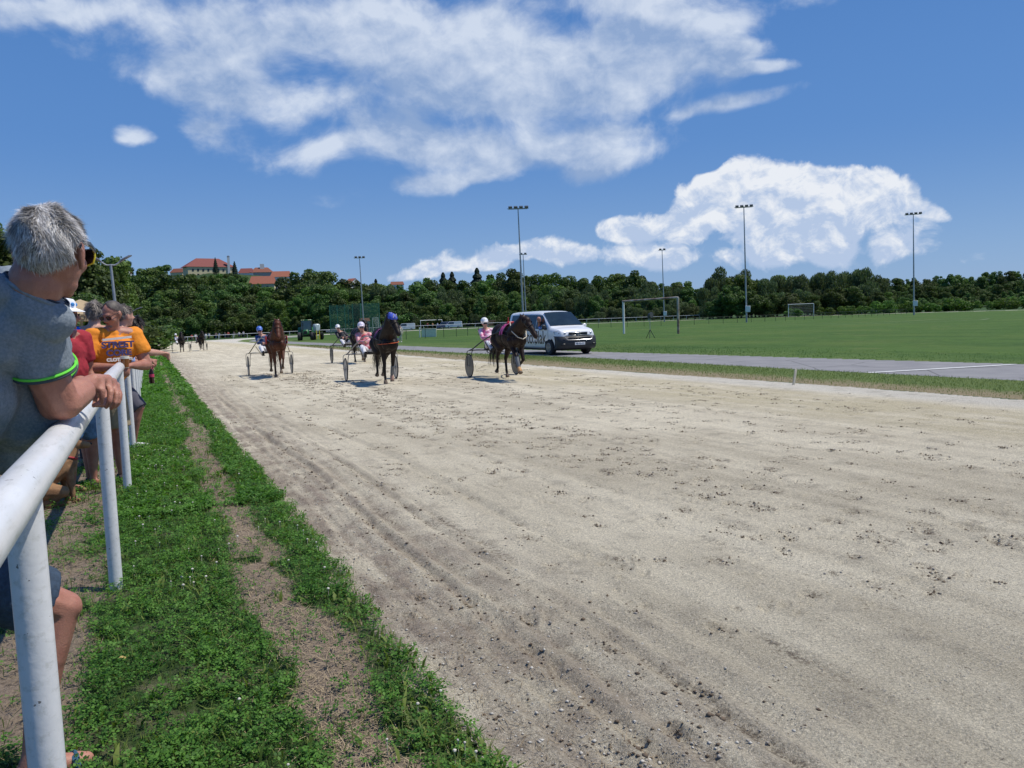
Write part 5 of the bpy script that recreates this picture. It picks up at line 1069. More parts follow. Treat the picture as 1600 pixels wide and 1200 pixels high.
for i, (px, py, coat, hl, sl, dl, pose, ln, ds, tr_) in enumerate([(283, 550, F_BLK, 'small distant black trotting horse, leftmost on the track', 'sulky of the leftmost distant horse', 'white-helmeted driver behind the leftmost distant horse', ('f_plant', 'f_back', 'h_lift', 'h_back'), .5, M_DISCD, WH_TR),
        (311, 547.5, F_DARK, 'small distant dark horse just right of the leftmost one', 'sulky of the distant horse just right of the leftmost one', 'white-helmeted driver beside the second distant horse', ('f_lift', 'f_plant', 'h_fwd', 'h_back'), -.4, M_DISC, M_BLKS)]):
    p = G(px, py); team(5+i, p.x, p.y, -.1, hl, sl, dl, coat, pose, H_WHITE, (M_WSILK, mat('silk_maroon', (.3, .08, .1), .6))[i], tr_, M_SULKD, ds, (.02, 0), (-.1, -.3)[i], lean=ln, spk=False, rz=PI-.04+.08*i)
# ------------------------------------------------------------------ van
WPAINT = mat('white_car_paint', (.83, .84, .85), .22, .02, 2, coat=.6); GLASS = mat('dark_car_glass', (.018, .028, .035), .04, .2, 2, spec=.8); BPLAST = mat('dark_bumper_plastic', (.028, .030, .034), .55, .15, 40); CHROME = mat('chrome', (.62, .62, .63), .28, .05, metal=1.0); LAMPG = mat('headlamp_glass', (.42, .45, .48), .08, .3, 60, spec=.9)
def wheel(t, x, y, R_, w_, sgn, rim=.62, nm='wheel'):
    b = MB(); prof = [(-w_/2, R_*.80), (-w_/2, R_*.95), (-w_*.38, R_), (w_*.38, R_), (w_/2, R_*.95), (w_/2, R_*.80)]; n = 32; vs = [(x+a, y+r_*math.cos(2*PI*k/n), R_+r_*math.sin(2*PI*k/n)) for a, r_ in prof for k in range(n)]
    m = len(prof); b.add(vs, [(i*n+k, i*n+(k+1) % n, (i+1)*n+(k+1) % n, (i+1)*n+k) for i in range(m-1) for k in range(n)]+[tuple(range(n-1, -1, -1)), tuple((m-1)*n+k for k in range(n))]); wh = b.build(nm, M_TYRE, t)
    b = MB(); xx = x+sgn*(w_/2+.006); vs = []
    for r_, q in ((R_*rim, 0), (R_*rim*.92, .012), (R_*rim*.55, .004), (R_*.16, .02), (.001, .02)): vs += [(xx+sgn*q, y+r_*math.cos(2*PI*k/n), R_+r_*math.sin(2*PI*k/n)) for k in range(n)]
    b.add(vs, [(i*n+k, i*n+(k+1) % n, (i+1)*n+(k+1) % n, (i+1)*n+k) for i in range(4) for k in range(n)])
    for k in range(10): a = 2*PI*k/10; b.box((xx+sgn*.012, y+R_*.38*math.cos(a), R_+R_*.38*math.sin(a)), (.012, R_*.40, R_*.10), rx=a)
    b.build('rim', mat('rim_silver', (.30, .30, .31), .4, .15, metal=.6), wh); return wh
def van():
    c = Vector((17.12, 33.2, float(gz(17.12, 32)))); rz = PI+.03; t = thing('van', 'white passenger van with black lettering on its side driving on the asphalt path', 'van', c, rz)
    # stations along y (front at +2.55): half width low / belt / roof edge, z of sill, belt, roof
    st = [(2.56,.66,.74,.70,.42,.80,.96), (2.50,.84,.86,.80,.30,.86,1.06), (2.36,.92,.93,.84,.28,.92,1.13), (2.05,.95,.955,.86,.28,1.03,1.19), (1.72,.95,.96,.86,.28,1.10,1.235), (1.62,.95,.96,.85,.28,1.12,1.30),
          (1.05,.95,.96,.79,.28,1.13,1.72), (.78,.95,.96,.765,.28,1.13,1.895), (.45,.95,.96,.765,.28,1.13,1.945), (-.6,.95,.96,.775,.28,1.13,1.97), (-2.0,.95,.955,.775,.28,1.13,1.96), (-2.46,.94,.945,.76,.30,1.12,1.93), (-2.58,.90,.90,.70,.38,1.10,1.85)]
    b = MB(); rings = []
    for y, wl, wb, wr, zs, zb, zt in st:
        half = [(0, zs), (wl*.9, zs), (wl, zs+.08), (wb, (zs+zb)*.5), (wb, zb), (wb*.55+wr*.45, zb+(zt-zb)*.45), (wr, zt-(zt-zb)*.12), (wr*.86, zt-.012), (wr*.5, zt+.012), (0, zt+.02)]
        rings.append([(x, y, z) for x, z in half]+[(-x, y, z) for x, z in half[-2:0:-1]])
    n = len(rings[0]); vs = [p for r_ in rings for p in r_]; b.add(vs, [(i*n+j, i*n+(j+1) % n, (i+1)*n+(j+1) % n, (i+1)*n+j) for i in range(len(st)-1) for j in range(n)]+[tuple(range(n-1, -1, -1)), tuple((len(st)-1)*n+j for j in range(n))])
    me_o = b.build('body', [WPAINT], t, True, 50); md = me_o.modifiers.new('b', 'BEVEL'); md.width = .012; md.limit_method = 'ANGLE'
    def side_pt(s, y, z):                                       # a point on the side wall
        for i in range(len(st)-1):
            a, c_ = st[i], st[i+1]
            if c_[0] <= y <= a[0]:
                f_ = (a[0]-y)/(a[0]-c_[0]); wb, wr, zb, zt = [a[q]*(1-f_)+c_[q]*f_ for q in (2, 3, 5, 6)]; zr = zt-(zt-zb)*.12; u = max(0, min(1, (z-zb)/(zr-zb))); return Vector((s*(wb*(1-u)+wr*u), y, z))
        return Vector((s*.95, y, z))
    def panel(nm, pts, m, s, off=.018):
        b = MB(); P_ = [side_pt(s, y, z)+Vector((s*off, 0, 0)) for y, z in pts]; k = len(P_); c_ = sum(P_, Vector())/k; b.add([c_]+P_+[p-Vector((s*off*.9,0,0)) for p in P_], [(0, i+1, (i+1) % k+1) for i in range(k)]+[(i+1, (i+1) % k+1, k+(i+1) % k+1, k+i+1) for i in range(k)]); return b.build(nm, m, t, False)
    for s in (-1, 1):
        panel('side_window', [(1.50,1.16),(1.0,1.64),(.80,1.78),(.42,1.80),(.42,1.16)], GLASS, s); panel('side_window', [(.36,1.16),(.36,1.80),(-.88,1.82),(-.88,1.16)], GLASS, s); panel('side_window', [(-.96,1.16),(-.96,1.82),(-2.2,1.80),(-2.28,1.18)], GLASS, s)
        for y in (1.58, .39, -.92):
            b = MB(); b.tube([side_pt(s, y, .42)+Vector((s*.003,0,0)), side_pt(s, y, 1.12)+Vector((s*.003,0,0))], .006, 4); b.build('door_seam', BPLAST, t)
        for y in (.52, .22): b = MB(); b.box(side_pt(s, y, 1.02)+Vector((s*.018,0,0)), (.03,.16,.03), bev=.01); b.build('door_handle', BPLAST, t)
        b = MB(); b.box(side_pt(s, 1.40, 1.22)+Vector((s*.14,0,.03)), (.20,.10,.20), bev=.04); b.box(side_pt(s, 1.44, 1.14)+Vector((s*.04,0,0)), (.12,.06,.05)); b.build('mirror', BPLAST if s > 0 else WPAINT, t)
        for y in (1.70, -1.60):                                    # dark wheel arch lining
            b = MB(); n_ = 20; vs = []
            for r_ in (.36, .435):
                vs += [(s*.958, y+r_*math.cos(PI*(-.12+1.24*i/n_)), .34+r_*math.sin(PI*(-.12+1.24*i/n_))) for i in range(n_+1)]
            vs += [(s*.80, y+.36*math.cos(PI*(-.12+1.24*i/n_)), .34+.36*math.sin(PI*(-.12+1.24*i/n_))) for i in range(n_+1)]
            q = n_+1; b.add(vs, [(i, i+1, q+i+1, q+i) for i in range(n_)]+[(i, i+1, 2*q+i+1, 2*q+i) for i in range(n_)]); b.add([(s*.961, y, .34)]+[(s*.961, y+.37*math.cos(2*PI*i/24), .34+.37*math.sin(2*PI*i/24)) for i in range(24)], [(0, i+1, (i+1) % 24+1) for i in range(24)]); b.build('wheel_arch', mat('arch_black', (.012,.012,.013), .8), t)
            wheel(t, s*.90, y, .345, .225, s, .62)
        # headlamp wrapping the corner
        b = MB(); P_ = [(s*.42,2.50,.98),(s*.70,2.46,1.035),(s*.90,2.26,1.06),(s*.955,2.06,1.05),(s*.955,2.12,.93),(s*.88,2.38,.885),(s*.60,2.535,.87),(s*.44,2.56,.88)]; P_ = [Vector(p)+Vector((s*.012,.035,.0)) for p in P_]; c_ = sum(P_, Vector())/8+Vector((s*.01,.04,0)); b.add([c_]+P_+[p-Vector((s*.03,.09,0)) for p in P_], [(0, i+1, (i+1) % 8+1) for i in range(8)]+[(i+1, (i+1) % 8+1, 9+(i+1) % 8, 9+i) for i in range(8)]); hl = b.build('headlamp', LAMPG, t)
        b = MB(); b.ell((s*.66,2.545,.955), (.06,.03,.055), 12, 8); b.build('reflector', CHROME, hl); b = MB(); b.ell((s*.84,2.40,.965), (.05,.04,.045), 12, 8); b.build('reflector', BPLAST, hl)
    # windscreen, grille, bumper, plate, badge
    b = MB(); q = [(-.80,1.60,1.285),(.80,1.60,1.285),(.80,1.60,1.285)]; rows = []
    for i in range(7):
        u = i/6; y = 1.655-(1.655-.83)*u; z = 1.268+(1.865-1.268)*u; hw = .845-(.845-.715)*u; rows.append([(hw*x, y+.012-.05*x*x, z+.058-.03*x*x) for x in (-1,-.66,-.33,0,.33,.66,1)])
    b.add([p for r_ in rows for p in r_], [(i*7+j, i*7+j+1, i*7+8+j, i*7+7+j) for i in range(6) for j in range(6)]); b.build('windscreen', GLASS, t)
    for s in (-1, 1): b = MB(); b.tube([(s*.20+.1,1.64,1.30), (s*.20-.28,1.50,1.40)], .009, 4); b.build('wiper', BPLAST, t)
    b = MB(); b.box((0,.80,1.75), (.20,.03,.06)); b.build('mirror_inside', BPLAST, t)
    b = MB(); b.box((0,2.575,.925), (.94,.03,.15), bev=.01); gr = b.build('grille', mat('grille_black', (.012,.012,.014), .4), t)
    for z in (.865, .985): b = MB(); b.box((0,2.595,z), (.96,.02,.018), bev=.006); b.build('chrome_bar', CHROME, gr)
    b = MB(); vs = []
    prof = [(2.58,.84),(2.66,.80),(2.70,.62),(2.70,.48),(2.66,.34),(2.54,.26)]
    for j, (y, z) in enumerate(prof):
        for x, yy in ((-.975,-.50), (-.97,-.26), (-.90,-.10), (-.6,-.015), (0,0), (.6,-.015), (.90,-.10), (.97,-.26), (.975,-.50)): vs.append((x, y+yy, z))
    b.add(vs, [(i*9+j, i*9+j+1, i*9+10+j, i*9+9+j) for i in range(5) for j in range(8)]); bm_ = b.build('bumper', BPLAST, t, True, 60); bm_.modifiers.new('s', 'SOLIDIFY').thickness = .03
    b = MB(); b.box((0,2.675,.735), (1.10,.03,.10), bev=.02); b.build('lower_grille', mat('grille_black', (.012,.012,.014), .4), bm_)
    b = MB(); b.tube([(-.72,2.645,.82), (-.60,2.70,.675), (0,2.715,.665), (.60,2.70,.675), (.72,2.645,.82)], .010, 6); b.build('chrome_bar', CHROME, bm_)
    for s in (-1, 1): b = MB(); b.box((s*.78,2.66,.47), (.20,.05,.09), rz=-s*.18, bev=.02); b.build('fog_lamp_recess', mat('grille_black', (.012,.012,.014), .4), bm_)
    b = MB(); b.box((0,2.722,.50), (.52,.012,.115), bev=.004); pl_ = b.build('number_plate', mat('plate_white', (.78,.79,.80), .4), t)
    Mx = Matrix.Translation((0,2.7305,.50)) @ Matrix.Rotation(PI, 4, 'Z') @ Matrix.Rotation(PI/2, 4, 'X'); text_part('MB FG-415', .10, mat('plate_ink', (.03,.04,.07), .5), 'plate_text', pl_, Mx, .002, (.92, 1))
    b = MB(); b.ring((0,2.615,.925), .085, .010, (0,1,0), 32, 6); S = .07
    for s in (-1, 1): b.tube([(s*.030,2.62,.925+.062), (0,2.62,.925+.008), ], .0085, 5); b.tube([(s*.062,2.62,.925+.035), (s*.030,2.62,.925-.058), (0,2.62,.925+.0)], .0085, 5)
    b.build('badge', CHROME, gr)
    # lettering on both doors
    ink = mat('black_decal', (.008,.008,.01), .35)
    for s in (1, -1):
        Mx = Matrix.Translation((s*.966, .08, .76)) @ Matrix.Rotation(s*PI/2, 4, 'Z') @ Matrix.Rotation(PI/2, 4, 'X'); text_part('Avto.Slak', .86, ink, 'lettering', t, Mx, .002, (.80, 1.0), 0.0)
    b = MB(); b.box((0,.30,1.985), (.05,.16,.05), bev=.02); b.build('aerial', BPLAST, t)
    b = MB(); b.box((0,0,.26), (1.7,4.6,.10)); b.build('underbody', mat('arch_black', (.012,.012,.013), .8), t)
    for s in (-1, 1): b = MB(); b.box((s*.82,-2.585,1.15), (.14,.03,.34), bev=.01); b.build('tail_lamp', mat('tail_lamp_red', (.35,.01,.01), .3), t)
    # the driver's blue sleeve in the open window
    L = lambda x, y, z: c+Matrix.Rotation(rz, 3, 'Z') @ Vector((x, y, z)); s = 1
    d = thing('person', 'van driver in a blue shirt with an arm on the open window', 'person', L(.70,.75,1.1)); b = MB(); b.o = d.location
    b.cap(L(.86,.62,1.30), L(1.00,.92,1.16), .075, .06); b.cap(L(1.00,.92,1.17), L(1.00,1.24,1.20), .052, .045); b.remesh('sleeve', mat('driver_blue', (.08,.17,.42), .8), d, .02, 2)
    b = MB(); b.o = d.location; b.cap(L(.98,.80,1.62), L(.97,.80,1.52), .10, .085); b.cap(L(.95,.78,1.50), L(.90,.70,1.30), .06, .09); b.remesh('body', SK1, d, .018, 2)
van()
def car(label, c, rz, paint, group='parked cars behind the far fence', kind='hatch'):
    t = thing('parked_car', label, 'car', c, rz, group); b = MB()
    prof = {'hatch': [(2.1,.35),(2.12,.62),(1.95,.80),(1.0,.95),(.35,1.42),(-1.2,1.46),(-1.85,1.1),(-2.05,.95),(-2.08,.35)], 'van': [(2.3,.35),(2.32,.85),(2.15,1.05),(1.75,1.15),(1.2,1.85),(-2.2,1.9),(-2.35,1.7),(-2.35,.35)]}[kind]
    zb = .95 if kind == 'hatch' else 1.12; vs = []
    for s in (-1, -.86, .86, 1):
        for y, z in prof:
            w_ = .86*(s if abs(s) == 1 else s); w_ *= (1 if z <= zb else 1-.22*(z-zb)/.5 if kind == 'hatch' else 1-.1*(z-zb)/.8); vs.append((w_*1.0, y*(1 if abs(s) == .86 else .97), z if abs(s) == .86 else min(z, z-.03)))
    n = len(prof); b.add(vs, [(k*n+i, k*n+(i+1) % n, (k+1)*n+(i+1) % n, (k+1)*n+i) for k in range(3) for i in range(n)]+[tuple(range(n-1, -1, -1)), tuple(3*n+i for i in range(n))]); b.build('body', paint, t, True, 30)
    for s in (-1, 1):
        b = MB(); pts = ([(.85,.98),(.30,1.36),(-1.15,1.39),(-1.7,1.05)] if kind == 'hatch' else [(1.6,1.2),(1.15,1.72),(-.1,1.75),(-.1,1.2)]); b.add([(s*(.868-.20*(z-zb)/.5 if kind == 'hatch' else .868-.07*(z-zb)/.8)+s*.006, y, z) for y, z in pts], [(0,1,2,3)]); b.build('side_window', GLASS, t, False)
        for y in (1.35, -1.3): wheel(t, s*.78, y, .31, .2, s)
    b = MB(); a_, c_ = (((1.02,.97),(.38,1.40)) if kind == 'hatch' else ((1.77,1.18),(1.24,1.80))); b.add([(-.72,a_[0]+.012,a_[1]),(.72,a_[0]+.012,a_[1]),(.62,c_[0]+.012,c_[1]),(-.62,c_[0]+.012,c_[1])], [(0,1,2,3)]); b.build('windscreen', GLASS, t, False)
    return t
def tractor():
    p = G(480, 531.5); c = p; t = thing('tractor', 'green tractor with a yellow-lit cab parked on the grass beside the track', 'tractor', c, PI-.26); GR = mat('tractor_green', (.03,.15,.05), .4, .1); YE = mat('tractor_yellow', (.62,.52,.04), .5)
    b = MB(); b.box((0,1.25,1.15), (.80,1.7,.75), bev=.12); b.box((0,2.05,1.05), (.70,.25,.55), bev=.08); b.build('hood', GR, t)
    b = MB(); b.box((0,2.19,1.12), (.46,.03,.40)); b.build('grille', mat('grille_black', (.012,.012,.014), .4), t)
    b = MB(); b.box((0,-.2,.85), (1.0,2.2,.5), bev=.06); b.box((0,1.8,.62), (1.5,.25,.2)); b.build('chassis', mat('arch_black', (.012,.012,.013), .8), t)
    b = MB(); b.box((0,-.35,2.92), (1.55,1.6,.16), bev=.06); cb = b.build('cab_roof', GR, t)
    for x in (-.62,-.35,.35,.62): b = MB(); b.box((x,.46,2.93), (.18,.05,.11), bev=.02); b.build('work_lamp', mat('lamp_cream', (.70,.68,.35), .3), cb)
    b = MB()
    for x in (-.72,.72):
        for y in (.38,-1.05): b.tube([(x*1.04,y*1.08,1.35), (x,y,2.88)], .045, 6)
    b.build('cab_frame', mat('arch_black', (.012,.012,.013), .8), t); b = MB(); b.add([(-.70,.42,1.5),(.70,.42,1.5),(.68,.38,2.82),(-.68,.38,2.82)], [(0,1,2,3)]); b.build('windscreen', mat('tractor_glass', (.10,.16,.17), .06), t, False)
    for s in (-1, 1):
        b = MB(); b.add([(s*.735,.36,1.5),(s*.735,-1.0,1.5),(s*.72,-1.0,2.82),(s*.72,.36,2.82)], [(0,1,2,3)]); b.build('side_window', mat('tractor_glass', (.10,.16,.17), .06), t, False)
        wheel(t, s*.98, -.85, .88, .50, s, .55); wheel(t, s*.92, 1.75, .60, .42, s, .55); b = MB(); b.tube([(s*.98,-.85+1.0*math.cos(a),.88+1.0*math.sin(a)) for a in [PI*(.05+.8*i/10) for i in range(11)]], [(.03,.30)]*11, 6, up=(0,1,0)); b.build('mudguard', GR, t); b = MB(); b.box((s*1.05,.50,2.25), (.16,.05,.30)); b.build('mirror', mat('arch_black', (.012,.012,.013), .8), t)
    b = MB(); b.tube([(.44,1.1,1.5), (.44,1.1,2.6)], .045, 8); b.build('exhaust', mat('arch_black', (.012,.012,.013), .8), t)
    sp = G(495.5, 531); t2 = thing('sprayer', 'pale machine with yellow uprights hitched beside the green tractor', 'machine', sp, .2); b = MB(); b.box((0,0,1.75), (.8,1.0,1.1), bev=.15); b.build('tank', mat('tank_pale', (.50,.58,.60), .4), t2)
    for x in (-.35,.1): b = MB(); b.box((x,-.75,.75), (.09,.09,1.3)); b.build('upright', YE, t2)
    b = MB(); b.box((0,0,.9), (1.5,1.4,.3)); b.build('frame', mat('arch_black', (.012,.012,.013), .8), t2)
    for s in (-1, 1): wheel(t2, s*.72, 0, .55, .3, s, .5)
tractor()
# ------------------------------------------------------------------ masts, lamps, goals, fences, signs
GALV = mat('galvanised_steel', (.36, .38, .40), .45, .12, 4, metal=.55); DKGR = mat('dark_green_metal', (.012, .035, .022), .6, .2); LEAN = Vector((-.91, .42, 0))*.0165
def mast(px, py_base, py_top, nl, label, d=None, box=True):
    if d is None: b0 = G(px, py_base)
    else: b0 = P(px, py_base, d); b0.z = float(gz(b0.x, b0.y))-.0
    h = (py_base-py_top)/pxm(b0); t = thing('floodlight_mast', label, 'floodlight', b0, math.atan2(-b0.x, b0.y), 'floodlight masts around the field')
    Li = Matrix.Rotation(-t.rotation_euler.z, 3, 'Z') @ LEAN*h; top = Vector((Li.x, Li.y, h)); b = MB(); b.tube([(0,0,-.2), top*.5, top], [.14, .11, .065], 10); b.build('pole', GALV, t)
    b = MB(); w_ = .55*nl/2+.3; b.box(top+Vector((0,0,-.10)), (2*w_, .08, .08)); b.box(top+Vector((0,.25,-.14)), (2*w_*.9, .06, .06)); b.build('crossbar', GALV, t)
    for i in range(nl):
        x = (i-(nl-1)/2)*w_*2/nl; b = MB(); b.box(top+Vector((x+.05,-.12,.08)), (.50,.32,.20), rx=.6, bev=.04); b.build('floodlight', mat('floodlight_dark', (.08,.09,.105), .4), t)
    if box: b = MB(); b.box((.16*h/15,-.22,1.75*h/15), (.75,.35,.95), bev=.03); b.build('cabinet', mat('cabinet_white', (.72,.74,.75), .5), t)
    return t
mast(1428.2, 492.3, 336, 4, 'floodlight mast farthest right, with a white box near its foot'); mast(1166.7, 503.8, 325, 4, 'tall floodlight mast left of the distant white goal, with a white box'); mast(1038.2, 503, 391, 2, 'slim distant floodlight mast seen through the rusty goal')
mast(818.2, 505, 312.5, 4, 'tall floodlight mast rising behind the white van', 105, False); mast(822.5, 505, 391, 2, 'shorter distant mast just right of the tall one behind the van', 168, False); mast(568.8, 511, 391.5, 3, 'distant floodlight mast above the driver in the red-and-white jacket', 160, False)
def street_lamp(px, base_d, ptop, label, arm=1.5):
    b0 = P(px, 515, base_d); b0.z = float(gz(b0.x, b0.y)); tp = P(px, ptop, base_d); h = tp.z-b0.z; t = thing('street_lamp', label, 'street lamp', b0, math.atan2(-b0.x, b0.y), 'double street lamps behind the spectators')
    Li = Matrix.Rotation(-t.rotation_euler.z, 3, 'Z') @ LEAN*h*2.4; top = Vector((Li.x, Li.y, h)); b = MB(); b.tube([(0,0,-.1), top*.5, top], [.065,.055,.042], 12); b.build('pole', GALV, t)
    for s in (-1, 1):
        b = MB(); pts = cspline([top, top+Vector((s*arm*.25,0,.0)), top+Vector((s*arm*.6,0,.16)), top+Vector((s*arm,0,.30))], 5); b.tube(pts, [.028]*len(pts), 8); b.build('arm', GALV, t)
        b = MB(); b.tube([top+Vector((s*arm*.48,0,.10)), top+Vector((s*arm*.6,0,.17)), top+Vector((s*arm*1.0,0,.31)), top+Vector((s*arm*1.15,0,.34))], [(.03,.06),(.05,.13),(.045,.13),(.02,.07)], 10, up=(0,0,1)); b.build('lamp_head', mat('lamp_head_grey', (.13,.14,.17), .45), t)
street_lamp(187.5, 29, 414, 'tall double-armed street lamp above the man in orange', .62*1.0); street_lamp(208, 75, 486, 'small distant double-armed street lamp right of the tall one', .95)
def goal(a, b_, h, label, m1, m2=None, net=0.0, r=.06, name='football_goal'):
    o = a.copy(); t = thing(name, label, 'goal', o); u = (b_-a); u.z = 0
    for p, m_ in ((a, m1), (b_, m2 or m1)): b = MB(); b.o = o; b.tube([p-Vector((0,0,.1)), p+Vector((0,0,h))], r, 10); b.build('goal_post', m_, t)
    b = MB(); b.o = o; b.tube([a+Vector((0,0,h))-u.normalized()*.12, b_+Vector((0,0,h))+u.normalized()*.02], r, 10); b.build('crossbar', m2 or m1, t)
    if net:
        n = Vector((-u.y, u.x, 0)).normalized()*net; g = MB(); g.o = o; nx, nz = 22, 8
        def q(i, j): f_ = i/nx; z = h*(1-j/nz); return a+u*f_+n*(j/nz)**.7+Vector((0,0,z))
        for i in range(nx+1): g.tube([q(i, j) for j in range(nz+1)], .012, 3, False)
        for j in range(nz+1): g.tube([q(i, j) for i in range(nx+1)], .012, 3, False)
        for e, s in ((a, 0), (b_, nx)):
            for j in range(nz+1): g.tube([e+Vector((0,0,h*(1-j/nz))), q(s, j)], .012, 3, False)
        g.build('net', mat('net_cord', (.45,.47,.47), .8), t)
    return t
RUSTY = mat('rusty_white_paint', (.50,.46,.40), .7, .2, 1.2, col2=(.16,.085,.055)); WG = mat('goal_white', (.74,.75,.74), .5, .06)
a, b_ = G(975, 521.5), G(1060, 521.5); goal(a, b_, 3.05, 'old rusty goal frame without a net on the sports field', WG, RUSTY, 0, .10)
a, b_ = G(1232, 495.5), G(1271.5, 494.2); goal(a, b_, 2.9, 'distant white goal with a net near the trees', WG, None, 2.2, .07)
a, b_ = G(657.5, 514.5), G(691, 513.0); goal(a, b_, 2.5, 'distant white goal frame behind the pale barrier panel', WG, None, 0, .09)
a, b_ = G(583, 520), G(591.5, 520.5); goal(a, b_, 3.4, 'white goal frame end just right of the driver in red and white', WG, None, 1.0, .09)
# loudspeaker on a tripod
c = G(1016, 528.5); t = thing('loudspeaker', 'dark loudspeaker on a tripod standing in front of the rusty goal', 'loudspeaker', c, math.radians(200)); b = MB(); b.tube([(0,0,.45), (0,0,1.45)], .022, 8); b.build('pole', GALV, t)
for i in range(3): a_ = 2*PI*i/3+.5; b = MB(); b.tube([(0,0,.62), (.36*math.cos(a_),.36*math.sin(a_),0)], .022, 6); b.build('leg', M_SULKD, t)
b = MB(); b.tube([(0,-.10,1.66), (0,.12,1.66), (0,.16,1.66)], [.10,.20,.215], 16); b.box((0,-.05,1.52), (.26,.22,.22), bev=.05); b.build('speaker_box', mat('speaker_grey', (.06,.065,.07), .6), t)
# pale marker stake on the verge
c = G(1240, 601.5); t = thing('marker_stake', 'pale wooden stake leaning on the verge beside the track', 'stake', c, .3); b = MB(); b.box((.045,0,.15), (.085,.02,.40), ry=.30, bev=.004); b.build('stake', mat('pale_wood', (.42,.40,.33), .8, .2), t)
c = G(742, 577); t = thing('marker_stake', 'thin dry stalk standing at the inner edge of the track', 'stalk', c); b = MB(); b.tube([(0,0,0), (.03,0,.12), (.09,0,.21)], .006, 5); b.tube([(.02,0,.1), (-.01,0,.19)], .005, 5); b.build('stalk', mat('pale_wood', (.42,.40,.33), .8, .2), t)
# pale barrier panel
a, b_ = G(659, 527), G(676, 526.6); u = (b_-a).normalized(); t = thing('barrier_panel', 'pale cream barrier panel standing on the grass beyond the middle horse', 'barrier', a, math.atan2(u.y, u.x)+.42); Lp = (b_-a).length; b = MB(); b.box((Lp/2,0,.55), (Lp,.05,1.05), bev=.01); b.build('panel', mat('cream_panel', (.80,.80,.62), .8, .10, 14), t); b = MB(); b.tube([(-.25,0,0), (-.25,0,1.25)], .07, 8); b.build('post', WG, t)
# green mesh fence along the pitch
NET = bpy.data.materials.new('green_mesh'); NET.use_nodes = True; q = NT(NET.node_tree); pb = q.n['Principled BSDF']; pb.inputs['Base Color'].default_value = (.02,.05,.03,1); pb.inputs['Alpha'].default_value = .10; NET2 = NET.copy(); NET2.node_tree.nodes['Principled BSDF'].inputs['Base Color'].default_value = (.016,.11,.075,1); NET2.node_tree.nodes['Principled BSDF'].inputs['Alpha'].default_value = .32
def post_fence(name, label, px_pts, h, spacing, post_m, fill=None, r=.035, rails=(), rail_m=None, thick=.0, cat='fence'):
    pts = [G(*p) if len(p) == 2 else Vector((p[0], p[1], float(gz(p[0], p[1])))) for p in px_pts]; t = thing(name, label, cat, pts[0]); o = pts[0]; d = 0; nxt = 0; pp = []
    for i in range(len(pts)-1):
        a, c_ = pts[i], pts[i+1]; L = (c_-a).length
        while nxt <= d+L: w_ = a.lerp(c_, (nxt-d)/L); w_.z = float(gz(w_.x, w_.y)); pp.append(w_); nxt += spacing
        d += L
    b = MB(); b.tube([(0,0,-.1), (0,0,h+.04)], r, 6); first = b.build('post', post_m, t)
    for i, w_ in enumerate(pp[:100]): pst = first if i == 0 else put(first.copy(), t); pst.location = w_-o
    for z in rails: b = MB(); b.o = o; b.tube([w_+Vector((0,0,z)) for w_ in pp], .02 if not thick else thick, 5); b.build('rail', rail_m or post_m, t)
    if fill: b = MB(); b.o = o; b.add([w_+Vector((0,0,z)) for w_ in pp for z in (.05, h)], [(2*i, 2*i+1, 2*i+3, 2*i+2) for i in range(len(pp)-1)]); b.build('mesh_panel', fill, t, False)
    return t
post_fence('mesh_fence', 'low dark green mesh fence along the far side of the playing field', [(604,532),(697,527),(800,520),(944,512),(1072,508),(1200,502.5),(1300,497.5),(1420,491)], 1.05, 2.6, DKGR, NET, .03, (1.02,))
WOOD = mat('weathered_boards', (.085,.065,.055), .9, .3, 2)
def board_fence(label, px, h):
    pts = [G(*p) for p in px]; t = thing('board_fence', label, 'fence', pts[0]); o = pts[0]; b = MB(); b.o = o
    for i in range(len(pts)-1):
        a, c_ = pts[i], pts[i+1]; n = max(1, int((c_-a).length/2.5))
        for j in range(n):
            p_, q_ = a.lerp(c_, j/n), a.lerp(c_, (j+1)/n); m_ = (p_+q_)/2; m_.z = float(gz(m_.x, m_.y)); an = math.atan2(q_.y-p_.y, q_.x-p_.x)
            for z in range(4): b.box(m_+Vector((0,0,.2+z*h/4+RN.uniform(-.02,.02))), ((q_-p_).length*.99,.04,h/4*.88), rz=an)
    b.build('boards', WOOD, t, False)
board_fence('dark board fence behind the field left of the rusty goal', [(705,511.3),(760,509.5),(935,501.6),(1100,496.4)], 1.9)
# ball-stop net
a, b_ = G(517, 523.5), G(565, 522.0); t = thing('ball_stop_net', 'tall dark green ball-stop net left of the distant floodlight mast', 'net', a); o = a; n = Vector((-(b_-a).y, (b_-a).x, 0)).normalized()*5; hh = 46/pxm(a)
cor = [a, b_, b_+n, a+n]; pp = [a.lerp(b_, i/4) for i in range(5)]+[b_+n, a+n]
for p_ in pp: b = MB(); b.o = o; b.tube([p_, p_+Vector((0,0,hh))], .09, 6); b.build('pole', mat('green_pole', (.03,.16,.11), .5), t)
for i in range(4): p_, q_ = cor[i], cor[(i+1) % 4]; b = MB(); b.o = o; b.add([p_, q_, q_+Vector((0,0,hh)), p_+Vector((0,0,hh))], [(0,1,2,3)]); b.build('netting', NET2, t, False)
